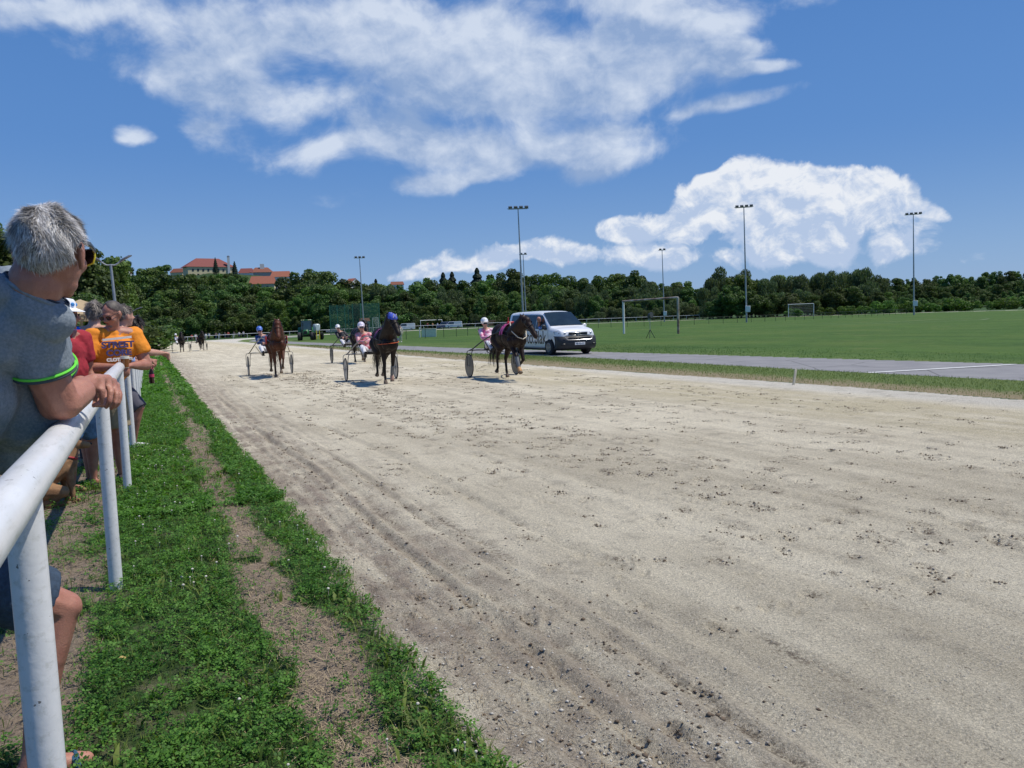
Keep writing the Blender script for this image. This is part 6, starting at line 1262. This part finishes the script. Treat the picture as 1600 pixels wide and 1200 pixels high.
# umbrella with lettering
c = P(128, 512, 15.5); c.z = float(gz(c.x, c.y)); t = thing('parasol', 'beige parasol with dark lettering on its edge behind the spectators', 'parasol', c, math.radians(14)); tan_ = mat('beige_canvas', (.44,.33,.19), .85, .08); hv = P(125, 492, 15.5).z-c.z
b = MB(); w_ = .62; vs = [(0,0,hv+.30)]+[(x*w_*1.0,y*w_,hv) for x, y in ((-1,-1),(1,-1),(1,1),(-1,1))]; b.add(vs, [(0,1,2),(0,2,3),(0,3,4),(0,4,1)]); b.build('canopy', tan_, t, False)
b = MB(); c4 = [(-w_,-w_),(w_,-w_),(w_,w_),(-w_,w_)]; b.add([(x,y,z) for x, y in c4 for z in (hv+.004, hv-.13)], [(2*i, 2*((i+1) % 4), 2*((i+1) % 4)+1, 2*i+1) for i in range(4)]); b.build('valance', tan_, t, False); b = MB(); b.tube([(0,0,0), (0,0,hv+.30)], .025, 8); b.build('pole', mat('pale_wood', (.42,.40,.33), .8), t)
text_part('MILIJONSKI 10', .125, mat('lettering_brown', (.12,.075,.05), .8), 'lettering', t, Matrix.Translation((0,-w_-.006,hv-.065)) @ Matrix.Rotation(PI/2, 4, 'X'), .002)
# cars and distant spectators behind the far fence
def pcol(nm, c_): return mat(nm, c_, .25, .03, 2, coat=.5)
for px, py, dd, rz, col_, kind, lab in [(256, 533, 4, 1.5, pcol('car_navy', (.03,.045,.08)), 'hatch', 'dark blue car parked behind the far fence left of the leftmost distant horse'), (272, 532, 3.5, 1.65, pcol('car_silver', (.30,.32,.34)), 'hatch', 'silver-grey car parked behind the fence beside the dark blue one'),
        (392, 525, 3, 1.5, pcol('car_coral', (.72,.17,.13)), 'van', 'coral red van parked behind the far fence'), (403, 524, 7, 1.5, pcol('car_blue', (.04,.12,.32)), 'van', 'blue van parked just right of the coral red one'), (446, 522, 4, 1.4, pcol('car_blue', (.04,.12,.32)), 'van', 'blue van behind the fence right of the bay horse'),
        (635, 517, 14, 1.3, pcol('car_white', (.66,.68,.68)), 'van', 'white van far off between the middle horse and the barrier panel'), (709, 513.5, 14, 1.2, pcol('car_white', (.66,.68,.68)), 'van', 'white van far off right of the distant goal frame'), (697, 514, 16, 1.2, pcol('car_violet', (.10,.10,.18)), 'van', 'dark violet van beside the far white van'),
        (945, 501.5, 10, 1.6, pcol('car_grey', (.24,.25,.27)), 'hatch', 'grey car behind the boards right of the white van'), (1008, 499.5, 10, 1.6, pcol('car_pinkish', (.50,.32,.27)), 'van', 'pale pinkish van far behind the loudspeaker'), (521, 520.5, 6, 1.4, pcol('car_grey', (.24,.25,.27)), 'hatch', 'grey car behind the far fence at the foot of the green net')]:
    p = G(px, py); v_ = Vector((p.x, p.y, 0)).normalized()*dd; p = p+v_; p.z = float(gz(p.x, p.y)); car(lab, p, rz, col_, kind=kind)
sp_mats = [mat('crowd_%d' % i, c_, .9, .2) for i, c_ in enumerate([(.68,.68,.72),(.06,.10,.22),(.45,.05,.05),(.10,.10,.11),(.25,.35,.55),(.60,.55,.45),(.10,.22,.12),(.55,.30,.12)])]
def crowd_proto():
    res = []
    for i in range(3):
        J, k = std_pose((0, 0), PI, 1.75, .12 if i else 0, ('down', 'hip', 'rail')[i], z0=0); t, B_, R = make_person('x', J, k, 1.05, SK2, sp_mats[0], .7, sp_mats[3], .95 if i != 1 else 0, .9, M_SULKD, HD, None, .045, base=None); t.location = (0, 0, 0); res.append(t)
    return res
cp = crowd_proto(); used = [False]*3; spots = [(322,531,'white shirt behind the second distant horse'),(327,530.5,'white top, right neighbour of the one behind the distant horse'),(338,530,'dark clothes left of the group at the bend fence'),(343,529.8,'pale blue top at the bend fence'),(352,529.5,'dark top near the bend fence'),(357,529,'dark red top near the bend fence'),(366,528,'dark clothes at the fence left of the coral van'),(374,527.5,'white top at the fence left of the coral van'),
        (381,527,'white and blue clothes just left of the coral van'),(437,523.5,'pale top at the fence right of the bay horse'),(443,523,'navy clothes at the fence right of the bay horse'),(452,522.5,'white top under the lamp post left of the tractor'),(457,522,'white clothes left of the tractor'),(512,520.3,'orange-brown top behind the fence by the green net'),(530,519.5,'dark green top behind the fence by the green net'),
        (300,533,'red top behind the leftmost distant horse'),(306,533,'white top between the two distant horses'),(612,516.6,'pale top far behind the middle horse'),(645,515.6,'dark clothes behind the fence left of the barrier panel'),(668,514.6,'red top behind the distant goal frame'),(676,514.2,'brown clothes inside the distant goal frame'),(684,514,'blue top behind the distant goal frame')]
for i, (px, py, lab) in enumerate(spots):
    p = G(px, py); v_ = Vector((p.x, p.y, 0)).normalized()*(2.2+1.8*RN.rand()); p = p+v_; p.z = float(gz(p.x, p.y)); k = i % 3; o = dup(cp[k], p, RN.uniform(-.8, .8), 'distant spectator in '+lab, RN.uniform(.94, 1.06), first=not used[k]); used[k] = True; o['group'] = 'distant spectators behind the bend fence'
    col_ = [(('red', 2), ('white', 0), ('dark red', 2), ('navy', 1), ('blue', 4), ('orange', 7), ('green', 6), ('brown', 7), ('pale', 5), ('dark', 3))]
    m_ = next((sp_mats[j] for w_, j in (('dark red', 2), ('pale blue', 4), ('orange', 7), ('dark green', 6), ('brown', 7), ('red top', 2), ('navy', 1), ('blue top', 4), ('white', 0), ('pale', 5), ('dark', 3)) if w_ in lab), sp_mats[0])
    for ch in KIDS[o.name]:
        if ch.name.startswith('shirt'): ch.material_slots[0].link = 'OBJECT'; ch.material_slots[0].material = m_
        elif ch.name.startswith(('trousers', 'shorts')): ch.material_slots[0].link = 'OBJECT'; ch.material_slots[0].material = sp_mats[RN.choice([1, 3, 3, 5])]
p = G(626, 534.5); J, k = std_pose((p.x, p.y), math.radians(200), 1.62, 0, 'down', .1, z0=p.z); make_person('person in cream clothes standing on the grass just right of the blue-hooded horse', J, k, .95, SK2, sp_mats[5], 2, mat('cream_trousers', (.55,.52,.40), .9), .95, .9, mat('white_shoe', (.7,.7,.7), .7), HB, None, .03)
# ------------------------------------------------------------------ hill, houses and trees
def hill_z(x, y):
    base = gz(x, y); d = np.hypot(x, y); az = np.degrees(np.arctan2(x, y))
    hgt = np.interp(az, [-60,-20,-6,0,4,8,12,16,22,30,40,55,75], [16,18,22,27,31,29,24,19,16,13,12,11,10]); rim = np.interp(az, [-60,-12,0,5,14,30,45,60,75], [130,190,320,338,345,370,370,340,310]); s = np.clip((d-rim)/105, 0, 1); s = s*s*(3-2*s)
    return base-.35+hgt*s+(fbm(x*.02, y*.02, 3, 90)-.5)*5*s
a_ = np.radians(np.arange(-60, 76, 1.0)); r_ = np.concatenate([np.arange(125, 560, 9.0), np.arange(560, 1500, 60.0)]); R2, A2 = np.meshgrid(r_, a_, indexing='ij'); hx, hy = R2*np.sin(A2), R2*np.cos(A2)
hz_ = hill_z(hx, hy); far_ = np.clip((R2-620)/500, 0, 1); hz_ = hz_-far_*hz_*.9
V_ = np.stack([hx, hy, hz_], -1).reshape(-1, 3); ii = np.arange(V_.shape[0]).reshape(R2.shape); Q_ = np.stack([ii[:-1, :-1], ii[:-1, 1:], ii[1:, 1:], ii[1:, :-1]], -1).reshape(-1, 4)[:, ::-1]
tag(put(bpy.data.objects.new('hill', arr_mesh('hill', V_, Q_, M_HILL, True)), None), kind='structure')
def on_hill(x, y): return float(max(hill_z(np.array([x]), np.array([y]))[0], gz(x, y)))
def crown_mesh(name, kind, n, seed, m):
    """many small leaf clumps through a lobed volume, unit height 1, foot at z=0"""
    r = np.random.RandomState(seed); lobes = []
    if kind == 'round':
        for i in range(30): a = r.rand()*6.28; z = r.uniform(.14, .90); q = .31*math.sqrt(max(.05, 1-((z-.50)/.48)**2)); lobes.append((q*math.cos(a)*r.uniform(.6, 1), q*math.sin(a)*r.uniform(.6, 1), z, r.uniform(.06, .14)))
        lobes += [(0, 0, .55, .28), (0, 0, .35, .26)]
    elif kind == 'tall':
        for i in range(28): a = r.rand()*6.28; z = r.uniform(.2, .92); q = .20*math.sqrt(max(.05, 1-((z-.5)/.52)**2)); lobes.append((q*math.cos(a), q*math.sin(a), z, r.uniform(.05, .11)))
        lobes += [(0, 0, .55, .20), (0, 0, .3, .18)]
    elif kind == 'willow':
        for i in range(20): a = r.rand()*6.28; z = r.uniform(.18, .92); q = .27*math.sqrt(max(.05, 1-((z-.45)/.55)**2)); lobes.append((q*math.cos(a), q*math.sin(a), z, r.uniform(.07, .13)))
        lobes.append((0, 0, .45, .26))
    elif kind == 'bush':
        for i in range(14): a = r.rand()*6.28; q = r.rand()**.5*.55; lobes.append((q*math.cos(a), q*math.sin(a), r.uniform(.2, .72), r.uniform(.18, .3)))
    P_ = []
    if kind == 'conifer':
        z = r.rand(n)**.8; a = r.rand(n)*6.28; q = (.24*(1-z)**.85+.01)*(.35+.65*r.rand(n)**.5)*(1+.25*np.sin(z*60)); c = np.stack([q*np.cos(a), q*np.sin(a), .08+.92*z-.25*q], -1); N = np.stack([np.cos(a), np.sin(a), np.full(n, .4)], -1); S = np.full(n, .020)
    else:
        w_ = np.array([l[3]**2 for l in lobes]); k = r.choice(len(lobes), n, p=w_/w_.sum()); d = r.randn(n, 3); d /= np.linalg.norm(d, axis=1)[:, None]; rad = (.55+.5*r.rand(n)**.6); lb = np.array(lobes)[k]; c = lb[:, :3]+d*lb[:, 3:4]*rad[:, None]*np.array([1, 1, .85 if kind != 'willow' else 1.3]); N = d+r.randn(n, 3)*.5; S = np.full(n, {'round': .0155, 'tall': .014, 'willow': .0145, 'bush': .038}[kind])*(.5+r.rand(n))
        keep = c[:, 2] > .04; c, N, S = c[keep], N[keep], S[keep]
    N /= np.linalg.norm(N, axis=1)[:, None]; n = len(c); u = np.cross(N, r.randn(n, 3)); u /= np.linalg.norm(u, axis=1)[:, None]; v = np.cross(N, u); el = (1.0, .75) if kind != 'willow' else (.55, 1.7)
    if kind == 'willow': v = v*.4+np.array([0, 0, -1.0]); v /= np.linalg.norm(v, axis=1)[:, None]
    cv = N*S[:, None]*.35
    V_ = np.stack([c-u*S[:, None]*el[0], c-v*S[:, None]*el[1]+cv*.3, c+u*S[:, None]*el[0], c+v*S[:, None]*el[1]+cv], 1).reshape(-1, 3)
    return arr_mesh(name, V_, np.arange(n*4).reshape(-1, 4), m, False)
L_OAK = foliage_mat('leaves_oak', (.034, .072, .018), (.125, .190, .052), .36, .3, 5); L_LIT = foliage_mat('leaves_light', (.05, .10, .018), (.155, .235, .055), .3, .3, 5)
L_WIL = foliage_mat('leaves_willow', (.050, .082, .034), (.165, .21, .10), .18, .3, 6); L_CON = foliage_mat('needles', (.008, .022, .010), (.022, .05, .02), .2, .15, 8); L_BUS = foliage_mat('leaves_bush', (.045, .10, .018), (.14, .235, .045), .2, .3, 4); L_PUR = foliage_mat('leaves_copper', (.022, .012, .012), (.06, .03, .025), .2, .3, 5)
BARK = mat('bark', (.07, .055, .042), .95, .3, 6, .6, 30)
def trunk_mesh(name, seed, hgt=.6, r0=.028):
    r = np.random.RandomState(seed); b = MB(); top = Vector((r.uniform(-.03, .03), r.uniform(-.03, .03), hgt)); b.tube([(0,0,-.03), (0,0,.02), top*.4, top*.75, top], [r0*1.5, r0, r0*.8, r0*.5, r0*.2], 8)
    for i in range(7): z = r.uniform(.18, hgt*.9); a = r.rand()*6.28; l = r.uniform(.12, .24); s = top*(z/hgt); b.tube([s, s+Vector((math.cos(a)*l*.5, math.sin(a)*l*.5, l*.35)), s+Vector((math.cos(a)*l, math.sin(a)*l, l*.8))], [r0*.45, r0*.3, r0*.1], 5)
    return b.mesh(name, BARK)
CR = {}
for kd, mats_, cnt, nn in (('round', (L_OAK, L_LIT), 3, 14000), ('tall', (L_OAK, L_LIT), 2, 11000), ('willow', (L_WIL,), 3, 13000), ('conifer', (L_CON,), 2, 5000), ('bush', (L_BUS, L_OAK), 2, 3000)):
    for mi_, m_ in enumerate(mats_):
        for s in range(cnt): CR[(kd, mi_, s)] = crown_mesh('crown', kd, nn, 100+s*7+mi_*31+len(kd), m_)
CR[('round', 2, 0)] = crown_mesh('crown', 'round', 8000, 555, L_PUR)
TK = [trunk_mesh('trunk', 200+i) for i in range(4)]
def tree(kind, mi_, x, y, h, label, cat='tree', name='tree', group=None, wide=1.0, z=None):
    r = RN; z = on_hill(x, y) if z is None else z; t = thing(name, label, cat, (x, y, z-.1), r.rand()*6.28, group); t.scale = (h*wide, h*wide, h); ks = [k for k in CR if k[0] == kind and k[1] == mi_]
    put(bpy.data.objects.new('crown', CR[ks[r.randint(len(ks))]]), t)
    if kind != 'bush': put(bpy.data.objects.new('trunk', TK[r.randint(4)]), t)
    return t
def tree_px(kind, mi_, px, top, d, label, name='tree', cat='tree', group=None, wide=1.0, base=None):
    """a tree standing at distance d whose top reaches the photo's skyline"""
    T = P(px, top, d); z = on_hill(T.x, T.y) if base is None else base; h = max(2.5, (T.z-z)); return tree(kind, mi_, T.x, T.y, h, label, cat, name, group, wide, z)
# ------------------------------------------------------------------ houses on the hill
WALLS = dict(cream=mat('wall_cream', (.62,.54,.34), .9, .06, 3), white=mat('wall_white', (.70,.69,.66), .9, .05, 3), grey=mat('wall_grey', (.34,.34,.34), .9, .08, 3))
ROOFS = dict(red=mat('roof_tile_red', (.22,.062,.052), .8, .2, 6), orange=mat('roof_tile_orange', (.31,.105,.062), .8, .2, 6), brown=mat('roof_tile_brown', (.22,.075,.045), .8, .2, 6), slate=mat('roof_slate', (.075,.085,.11), .8, .2, 6))
WINM = mat('window_dark', (.03,.035,.045), .2)
def house(name, label, x0, x1, y_ridge, y_eave, y_base, d, wall, roof, hip=.0, turn=0.0, windows=0, chimney=None, deep=.6, gable=False):
    """x0..x1 eave ends in the photo, at distance d; everything built at real size there"""
    s = d/F; mid = P((x0+x1)/2, y_eave, d); W_ = (x1-x0)*s/2; hr = (y_eave-y_ridge)*s; hw = max(3.0, (y_base-y_eave)*s+3.5); D_ = W_*deep*2
    az = math.atan2(mid.x, mid.y); base = Vector((mid.x, mid.y, mid.z-hw)); t = thing(name, label, 'house', base, -az+turn); H_ = hw; b = MB(); dd = D_/2
    if gable:                                                  # gable end faces the field
        b.prism([(-W_,0),(W_,0),(W_,H_),(0,H_+hr*.96),(-W_,H_)], -dd, dd)
    else: b.box((0,0,H_/2), (2*W_*.95, D_*.95, H_))
    b.build('wall', WALLS[wall], t, False); b = MB(); o_ = 1.05
    if gable:
        for q in (-1, 1): b.add([(q*W_*o_,-dd*1.05,H_-.3),(0,-dd*1.05,H_+hr),(0,dd*1.05,H_+hr),(q*W_*o_,dd*1.05,H_-.3),(q*W_*o_,-dd*1.05,H_-.02),(0,-dd*1.05,H_+hr+.28),(0,dd*1.05,H_+hr+.28),(q*W_*o_,dd*1.05,H_-.02)], [(0,1,2,3),(7,6,5,4),(0,4,5,1),(2,6,7,3),(0,3,7,4)])
    else:
        r_ = W_*(1-hip); b.add([(-W_*o_,-dd*o_,H_),(W_*o_,-dd*o_,H_),(W_*o_,dd*o_,H_),(-W_*o_,dd*o_,H_),(-r_,0,H_+hr),(r_,0,H_+hr)], [(0,1,5,4),(1,2,5),(2,3,4,5),(3,0,4),(3,2,1,0)])
    rf = b.build('roof', ROOFS[roof], t, False)
    for i in range(windows):
        x = -W_*.85+1.7*W_*(i+.5)/windows; b = MB(); b.box((x,-dd*.95-.03,H_-1.7), (.95,.12,1.25)); b.build('window', WINM, t, False)
        if H_ > 6: b = MB(); b.box((x,-dd*.95-.03,H_-4.3), (.95,.12,1.4)); b.build('window', WINM, t, False)
    if gable:
        for x in (-W_*.35, W_*.35): b = MB(); b.box((x,-dd-.03,H_-.9), (.8,.1,1.1)); b.build('window', WINM, t, False)
    if chimney: cx, w_, ht = chimney; b = MB(); b.box((W_*cx, 0, H_+hr*.5+ht/2), (w_, w_, hr+ht)); b.build('chimney', WALLS['white'], rf, False)
    return t
house('castle', 'long cream castle with red hipped roof on top of the hill', 289, 361, 404, 418, 431, 420, 'cream', 'red', .52, .28, 8, None, .42)
t = house('tower', 'slim white and dark tower beside the castle roof', 354.5, 358.5, 399.5, 401, 418, 421, 'white', 'slate', .3, 0, 0, None, .9)
house('house', 'small cream house with brown roof left of the castle', 268, 289, 419.5, 426, 432, 424, 'cream', 'brown', .3, -.5)
house('house', 'white house with long red roof just right of the castle and spruce', 374, 397, 419.3, 427, 436, 425, 'white', 'red', .25, -.2, 3)
house('house', 'broad brown-roofed house with a small roof lantern right of the castle', 392, 426, 418, 426, 432, 428, 'grey', 'brown', .45, 0, 0, (.05, 2.2, 1.8))
house('house', 'white house with orange-red roof at the right end of the hill row', 424, 455, 423.8, 433, 441, 410, 'white', 'orange', .16, -.1, 4)
house('house', 'house with a long bright orange roof below the brown-roofed one', 392, 430, 431.5, 444, 450, 385, 'cream', 'orange', .10, -.15, 2)
house('house', 'dark-roofed white house half hidden between trees below the orange roofs', 431, 450, 444.5, 456, 468, 365, 'white', 'slate', .2, .4, 3)
house('house', 'small white house behind trees far left below the hilltop', 223, 238, 433, 438, 449, 350, 'white', 'slate', .2, .3, 2)
house('house', 'tiny white gable in the trees above the street lamp', 194, 204, 422, 427, 432, 340, 'white', 'brown', .2, .5, gable=True)
house('house', 'white gabled house with an orange roof left of the distant floodlight mast', 538, 563, 436, 444, 450, 400, 'white', 'orange', .3, .7, gable=True)
house('house', 'small white house with a brown roof just right of the distant floodlight mast', 569, 584, 453, 459, 467, 370, 'white', 'brown', .3, .6, gable=True)
house('house', 'low house with a flat brown-red roof among the ridge trees', 610, 631, 440, 445, 450, 410, 'white', 'brown', .1, 0, 2)
house('house', 'tiny white house on the ridge under the pointed firs', 700, 713, 440, 443, 446, 420, 'white', 'slate', .2, 0, 1)
p = G(571, 519.5); hut = house('hut', 'small brown hut behind the fence right of the distant floodlight mast', 562, 578, 497, 502, 513, depth(p)+12, 'grey', 'brown', .1, 0, 0)
# ------------------------------------------------------------------ trees, each at its own distance
POS = lambda px: ('far left' if px < 120 else 'left of the street lamp' if px < 185 else 'between the street lamp and the castle' if px < 285 else 'below the castle' if px < 365 else 'below the hill houses' if px < 450 else 'above the tractor' if px < 512 else
    'behind the green net' if px < 575 else 'behind the middle horse' if px < 690 else 'under the pointed firs' if px < 770 else 'behind the white van' if px < 930 else 'behind the rusty goal' if px < 1075 else 'left of the willows' if px < 1120 else
    'near the tall right-hand mast' if px < 1200 else 'behind the distant white goal' if px < 1300 else 'left of the rightmost mast' if px < 1420 else 'right of the rightmost mast')
def lab(desc, px): return '%s %s' % (desc, POS(px))
def row(items, grp, nm='broadleaf_tree'):
    for (kd, mi_, px, top, d, desc, wd) in items: tree_px(kd, mi_, px, top, d, lab(desc, px), nm if kd not in ('conifer', 'bush', 'willow') else {'conifer': 'spruce_tree', 'bush': 'bush', 'willow': 'willow_tree'}[kd], 'tree' if kd != 'bush' else 'bush', grp, wd)
# near trees behind the spectators
row([('round',0,-60,330,95,'large dark tree',1.1), ('round',0,4,348,92,'big dark tree at the photo edge',1.15), ('round',0,60,372,88,'dark tree behind the grey-haired head',1.1), ('round',0,118,367,90,'tall dark oak just right of the sunglasses',1.0), ('round',1,150,398,105,'lighter leafy tree',1.0), ('round',0,168,424,120,'dark round tree',1.1),
     ('bush',0,100,470,60,'low bright green bush behind the parasol',1.6), ('round',0,140,455,75,'small dark tree behind the parasol',1.3), ('round',0,40,420,70,'dark leafy tree',1.2), ('bush',1,60,490,55,'dark bush behind the spectators',2.0), ('bush',1,150,492,60,'dark hedge bush',2.0), ('bush',1,200,500,80,'dark shrub',2.2), ('round',0,185,470,100,'low dark tree behind the lamp pole',1.3)], 'near trees behind the spectators')
sky = [(281,430),(295,429),(337,428),(366,427),(380,431),(192,408),(210,424),(232,418),(252,414),(272,424),(290,434),(312,436),(330,430),(352,434),(372,432),(388,446),(404,452),(420,449),(442,452),(458,432),(474,420),(492,414),(508,424),(524,438),(540,450),(548,434),(566,447),(580,441),(590,452),(600,438),(620,450),(640,436),(656,434),(672,441),(688,437),(716,440),(732,438),(762,434),(776,424),(796,419),(812,428),(834,430),(856,427),(878,431),(902,437),(922,433),(944,429),(966,427),(986,423),(1006,429),(1026,440),(1048,438),(1068,441),(1086,452)]
for i, (px, top) in enumerate(sky):
    hi = 190 < px < 700; d = (300+25*(i % 3)) if hi else 300+20*(i % 3); 
    if px in (281, 295, 337, 366, 380): d = 368+4*(i % 2)
    if px in (290, 312, 330, 352, 372, 388, 404, 420, 442): d = 345+8*(i % 3)
    tree_px('round' if i % 4 else 'tall', 1 if i % 5 == 2 else 0, px, top-2, d, lab(('dark round-crowned tree on the skyline', 'light green tree on the skyline')[i % 5 == 2], px), 'broadleaf_tree', 'tree', 'skyline trees', 1.05 if i % 4 else 1.15)
row([('conifer',0,336,402,402,'thin dark spruce in front of the castle wall',.8), ('conifer',0,366,408,400,'pointed dark spruce beside the tower',1.0), ('conifer',0,692,426,330,'pointed dark fir, left one of the pair',1.1), ('conifer',0,706,425,335,'pointed dark fir, right one of the pair',1.1), ('conifer',0,745,419,330,'tall solitary fir',1.2), ('conifer',0,587,436,370,'slim dark fir beside the small gabled house',1.0),
     ('round',2,552,452,330,'copper-leaved tree below the gabled house',1.2), ('round',1,405,423,432,'small tree in front of the brown roof',1.0), ('round',0,446,428,415,'dark tree beside the end house',1.0), ('round',1,300,427,370,'light tree at the castle foot',1.1), ('round',0,324,427,372,'leafy tree at the castle foot',1.2), ('round',0,350,426,370,'dark tree at the castle foot',1.2), ('round',1,243,416,390,'light crown on the hill',1.3), ('round',1,220,424,380,'light crown on the hill slope',1.2)], 'trees around the hill houses')
# closed front rows at the foot of the hill and along the fence
for r_i, (d, top0, step, x0, x1) in enumerate([(268,452,19,150,1100),(252,470,17,196,1085),(240,492,15,205,1095),(258,482,15,225,940),(330,446,20,200,1095),(372,437,15,196,470)]):
    px = x0+r_i*5; k = 0
    while px < x1:
        top = top0+RN.uniform(-7, 9)-(8 if 420 < px < 530 and r_i < 2 else 0)+(9 if 385 < px < 450 and r_i in (0, 4) else 0)-.010*(px-500)*(r_i != 4)+(10*(r_i == 5 and px > 372))
        kd = ('round', 'tall', 'round', 'willow')[RN.randint(4)] if px > 560 else ('round', 'tall', 'round')[RN.randint(3)]; mi_ = 0 if (kd == 'willow' or RN.rand() < (.85 if px < 560 else .68)) else 1
        if r_i == 2 and RN.rand() < .35: kd, mi_ = 'bush', 1
        ds = {('round',0):'dark leafy tree', ('round',1):'light green leafy tree', ('tall',0):'narrow dark tree', ('tall',1):'narrow light green tree', ('willow',0):'grey-green willow-like tree', ('bush',1):'dark low bush', ('bush',0):'green bush'}[(kd, mi_)]
        tree_px(kd, mi_, px, top, d+RN.uniform(-6, 6)+(0 if px < 700 else 12), lab(ds+(' in the tall row', ' in the middle row', ' along the fence', ' in the second row', ' in the back row', ' on the hill slope')[r_i], px), {'willow':'willow_tree','bush':'bush'}.get(kd, 'broadleaf_tree'), 'bush' if kd == 'bush' else 'tree', 'tree belt behind the track', RN.uniform(.95, 1.25)); px += step*RN.uniform(.8, 1.25); k += 1
# pale saplings behind the rusty goal
for i, (px, top) in enumerate([(936,486),(950,479),(964,482),(978,478),(992,480),(1006,484),(1020,481),(1034,480),(1048,476),(1062,466),(1074,478),(1086,474),(1098,480)]): tree_px('willow', 0, px, top, 226+3*(i % 2), lab('low pale green sapling, number %s from the left' % ('one two three four five six seven eight nine ten eleven twelve thirteen'.split()[i]), px), 'young_tree', 'tree', 'young trees behind the rusty goal', 1.7)
# willows and bushes on the right
wl = [(1108,448,1.1),(1122,433,1.0),(1136,420,1.05),(1152,428,1.05),(1168,424,1.0),(1180,441,.9),(1194,436,1.0),(1208,431,1.05),(1226,428,1.05),(1244,431,1.0),(1262,430,1.0),(1280,428,1.05),(1296,424,1.05),(1312,427,1.0),(1328,423,1.0),(1346,421,1.05),(1362,430,1.1),(1374,442,1.0),(1384,455,1.1)]
for i, (px, top, wd) in enumerate(wl):
    kd, mi_ = ('willow', 0) if i % 5 != 3 else ('round', 1); tree_px(kd, mi_, px, top, 206+7*(i % 3), lab('%s tree, %s of its row from the left' % ('grey-green willow' if kd == 'willow' else 'mid green', 'first second third fourth fifth sixth seventh eighth ninth tenth eleventh twelfth thirteenth fourteenth fifteenth sixteenth seventeenth eighteenth nineteenth'.split()[i]), px), 'willow_tree' if kd == 'willow' else 'broadleaf_tree', 'tree', 'willows on the right', wd*1.05)
    tree_px('willow' if i % 2 else 'round', 0, px+6, top+24+RN.uniform(-4, 6), 198+4*(i % 2), lab('lower tree in front of the willow row, place %d' % (i+1), px), 'willow_tree', 'tree', 'lower trees before the willows', 1.35)
px = 1348; i = 0
while px < 1680:
    top = np.interp(px, [1348,1370,1390,1410,1430,1460,1480,1500,1520,1550,1580,1600,1680], [426,428,432,434,432,430,428,426,428,424,420,424,420]); d = 330+14*(i % 3); tree_px(('round', 'tall')[i % 4 == 1], 1 if i % 6 == 4 else 0, px, top+RN.uniform(-2, 2), d, lab('dark forest tree on the ridge, place %d' % (i+1), px), 'broadleaf_tree', 'tree', 'dark forest edge on the right', 1.1)
    tree_px('round', 0, px+7, top+16+RN.uniform(-3, 5), 300+8*(i % 2), lab('dark forest tree in the second row, place %d' % (i+1), px), 'broadleaf_tree', 'tree', 'dark forest edge on the right', 1.25); tree_px(('round', 'tall')[i % 2], 0, px+2, top+32+RN.uniform(-3, 5), 262+5*(i % 3), lab('low dark tree at the forest foot, place %d' % (i+1), px), 'broadleaf_tree', 'tree', 'dark forest edge on the right', 1.4); px += 15; i += 1
for i, (px, top, wd) in enumerate([(1383,466,1.6),(1398,472,1.5),(1424,466,1.5),(1440,474,1.6),(1455,475,1.6),(1470,476,1.6),(1488,463,1.7),(1504,460,1.9),(1518,467,1.6),(1556,468,1.6),(1578,462,1.8),(1598,459,1.8),(1625,462,1.8),(1290,480,1.6),(1240,482,1.6),(1350,478,1.6),(1325,482,1.6)]): tree_px('bush', 0 if i not in (7,) else 1, px, top, 186+4*(i % 2), lab('bright green bush, place %d in the hedge line' % (i+1), px), 'bush', 'bush', 'bushes at the field edge', wd*.75)
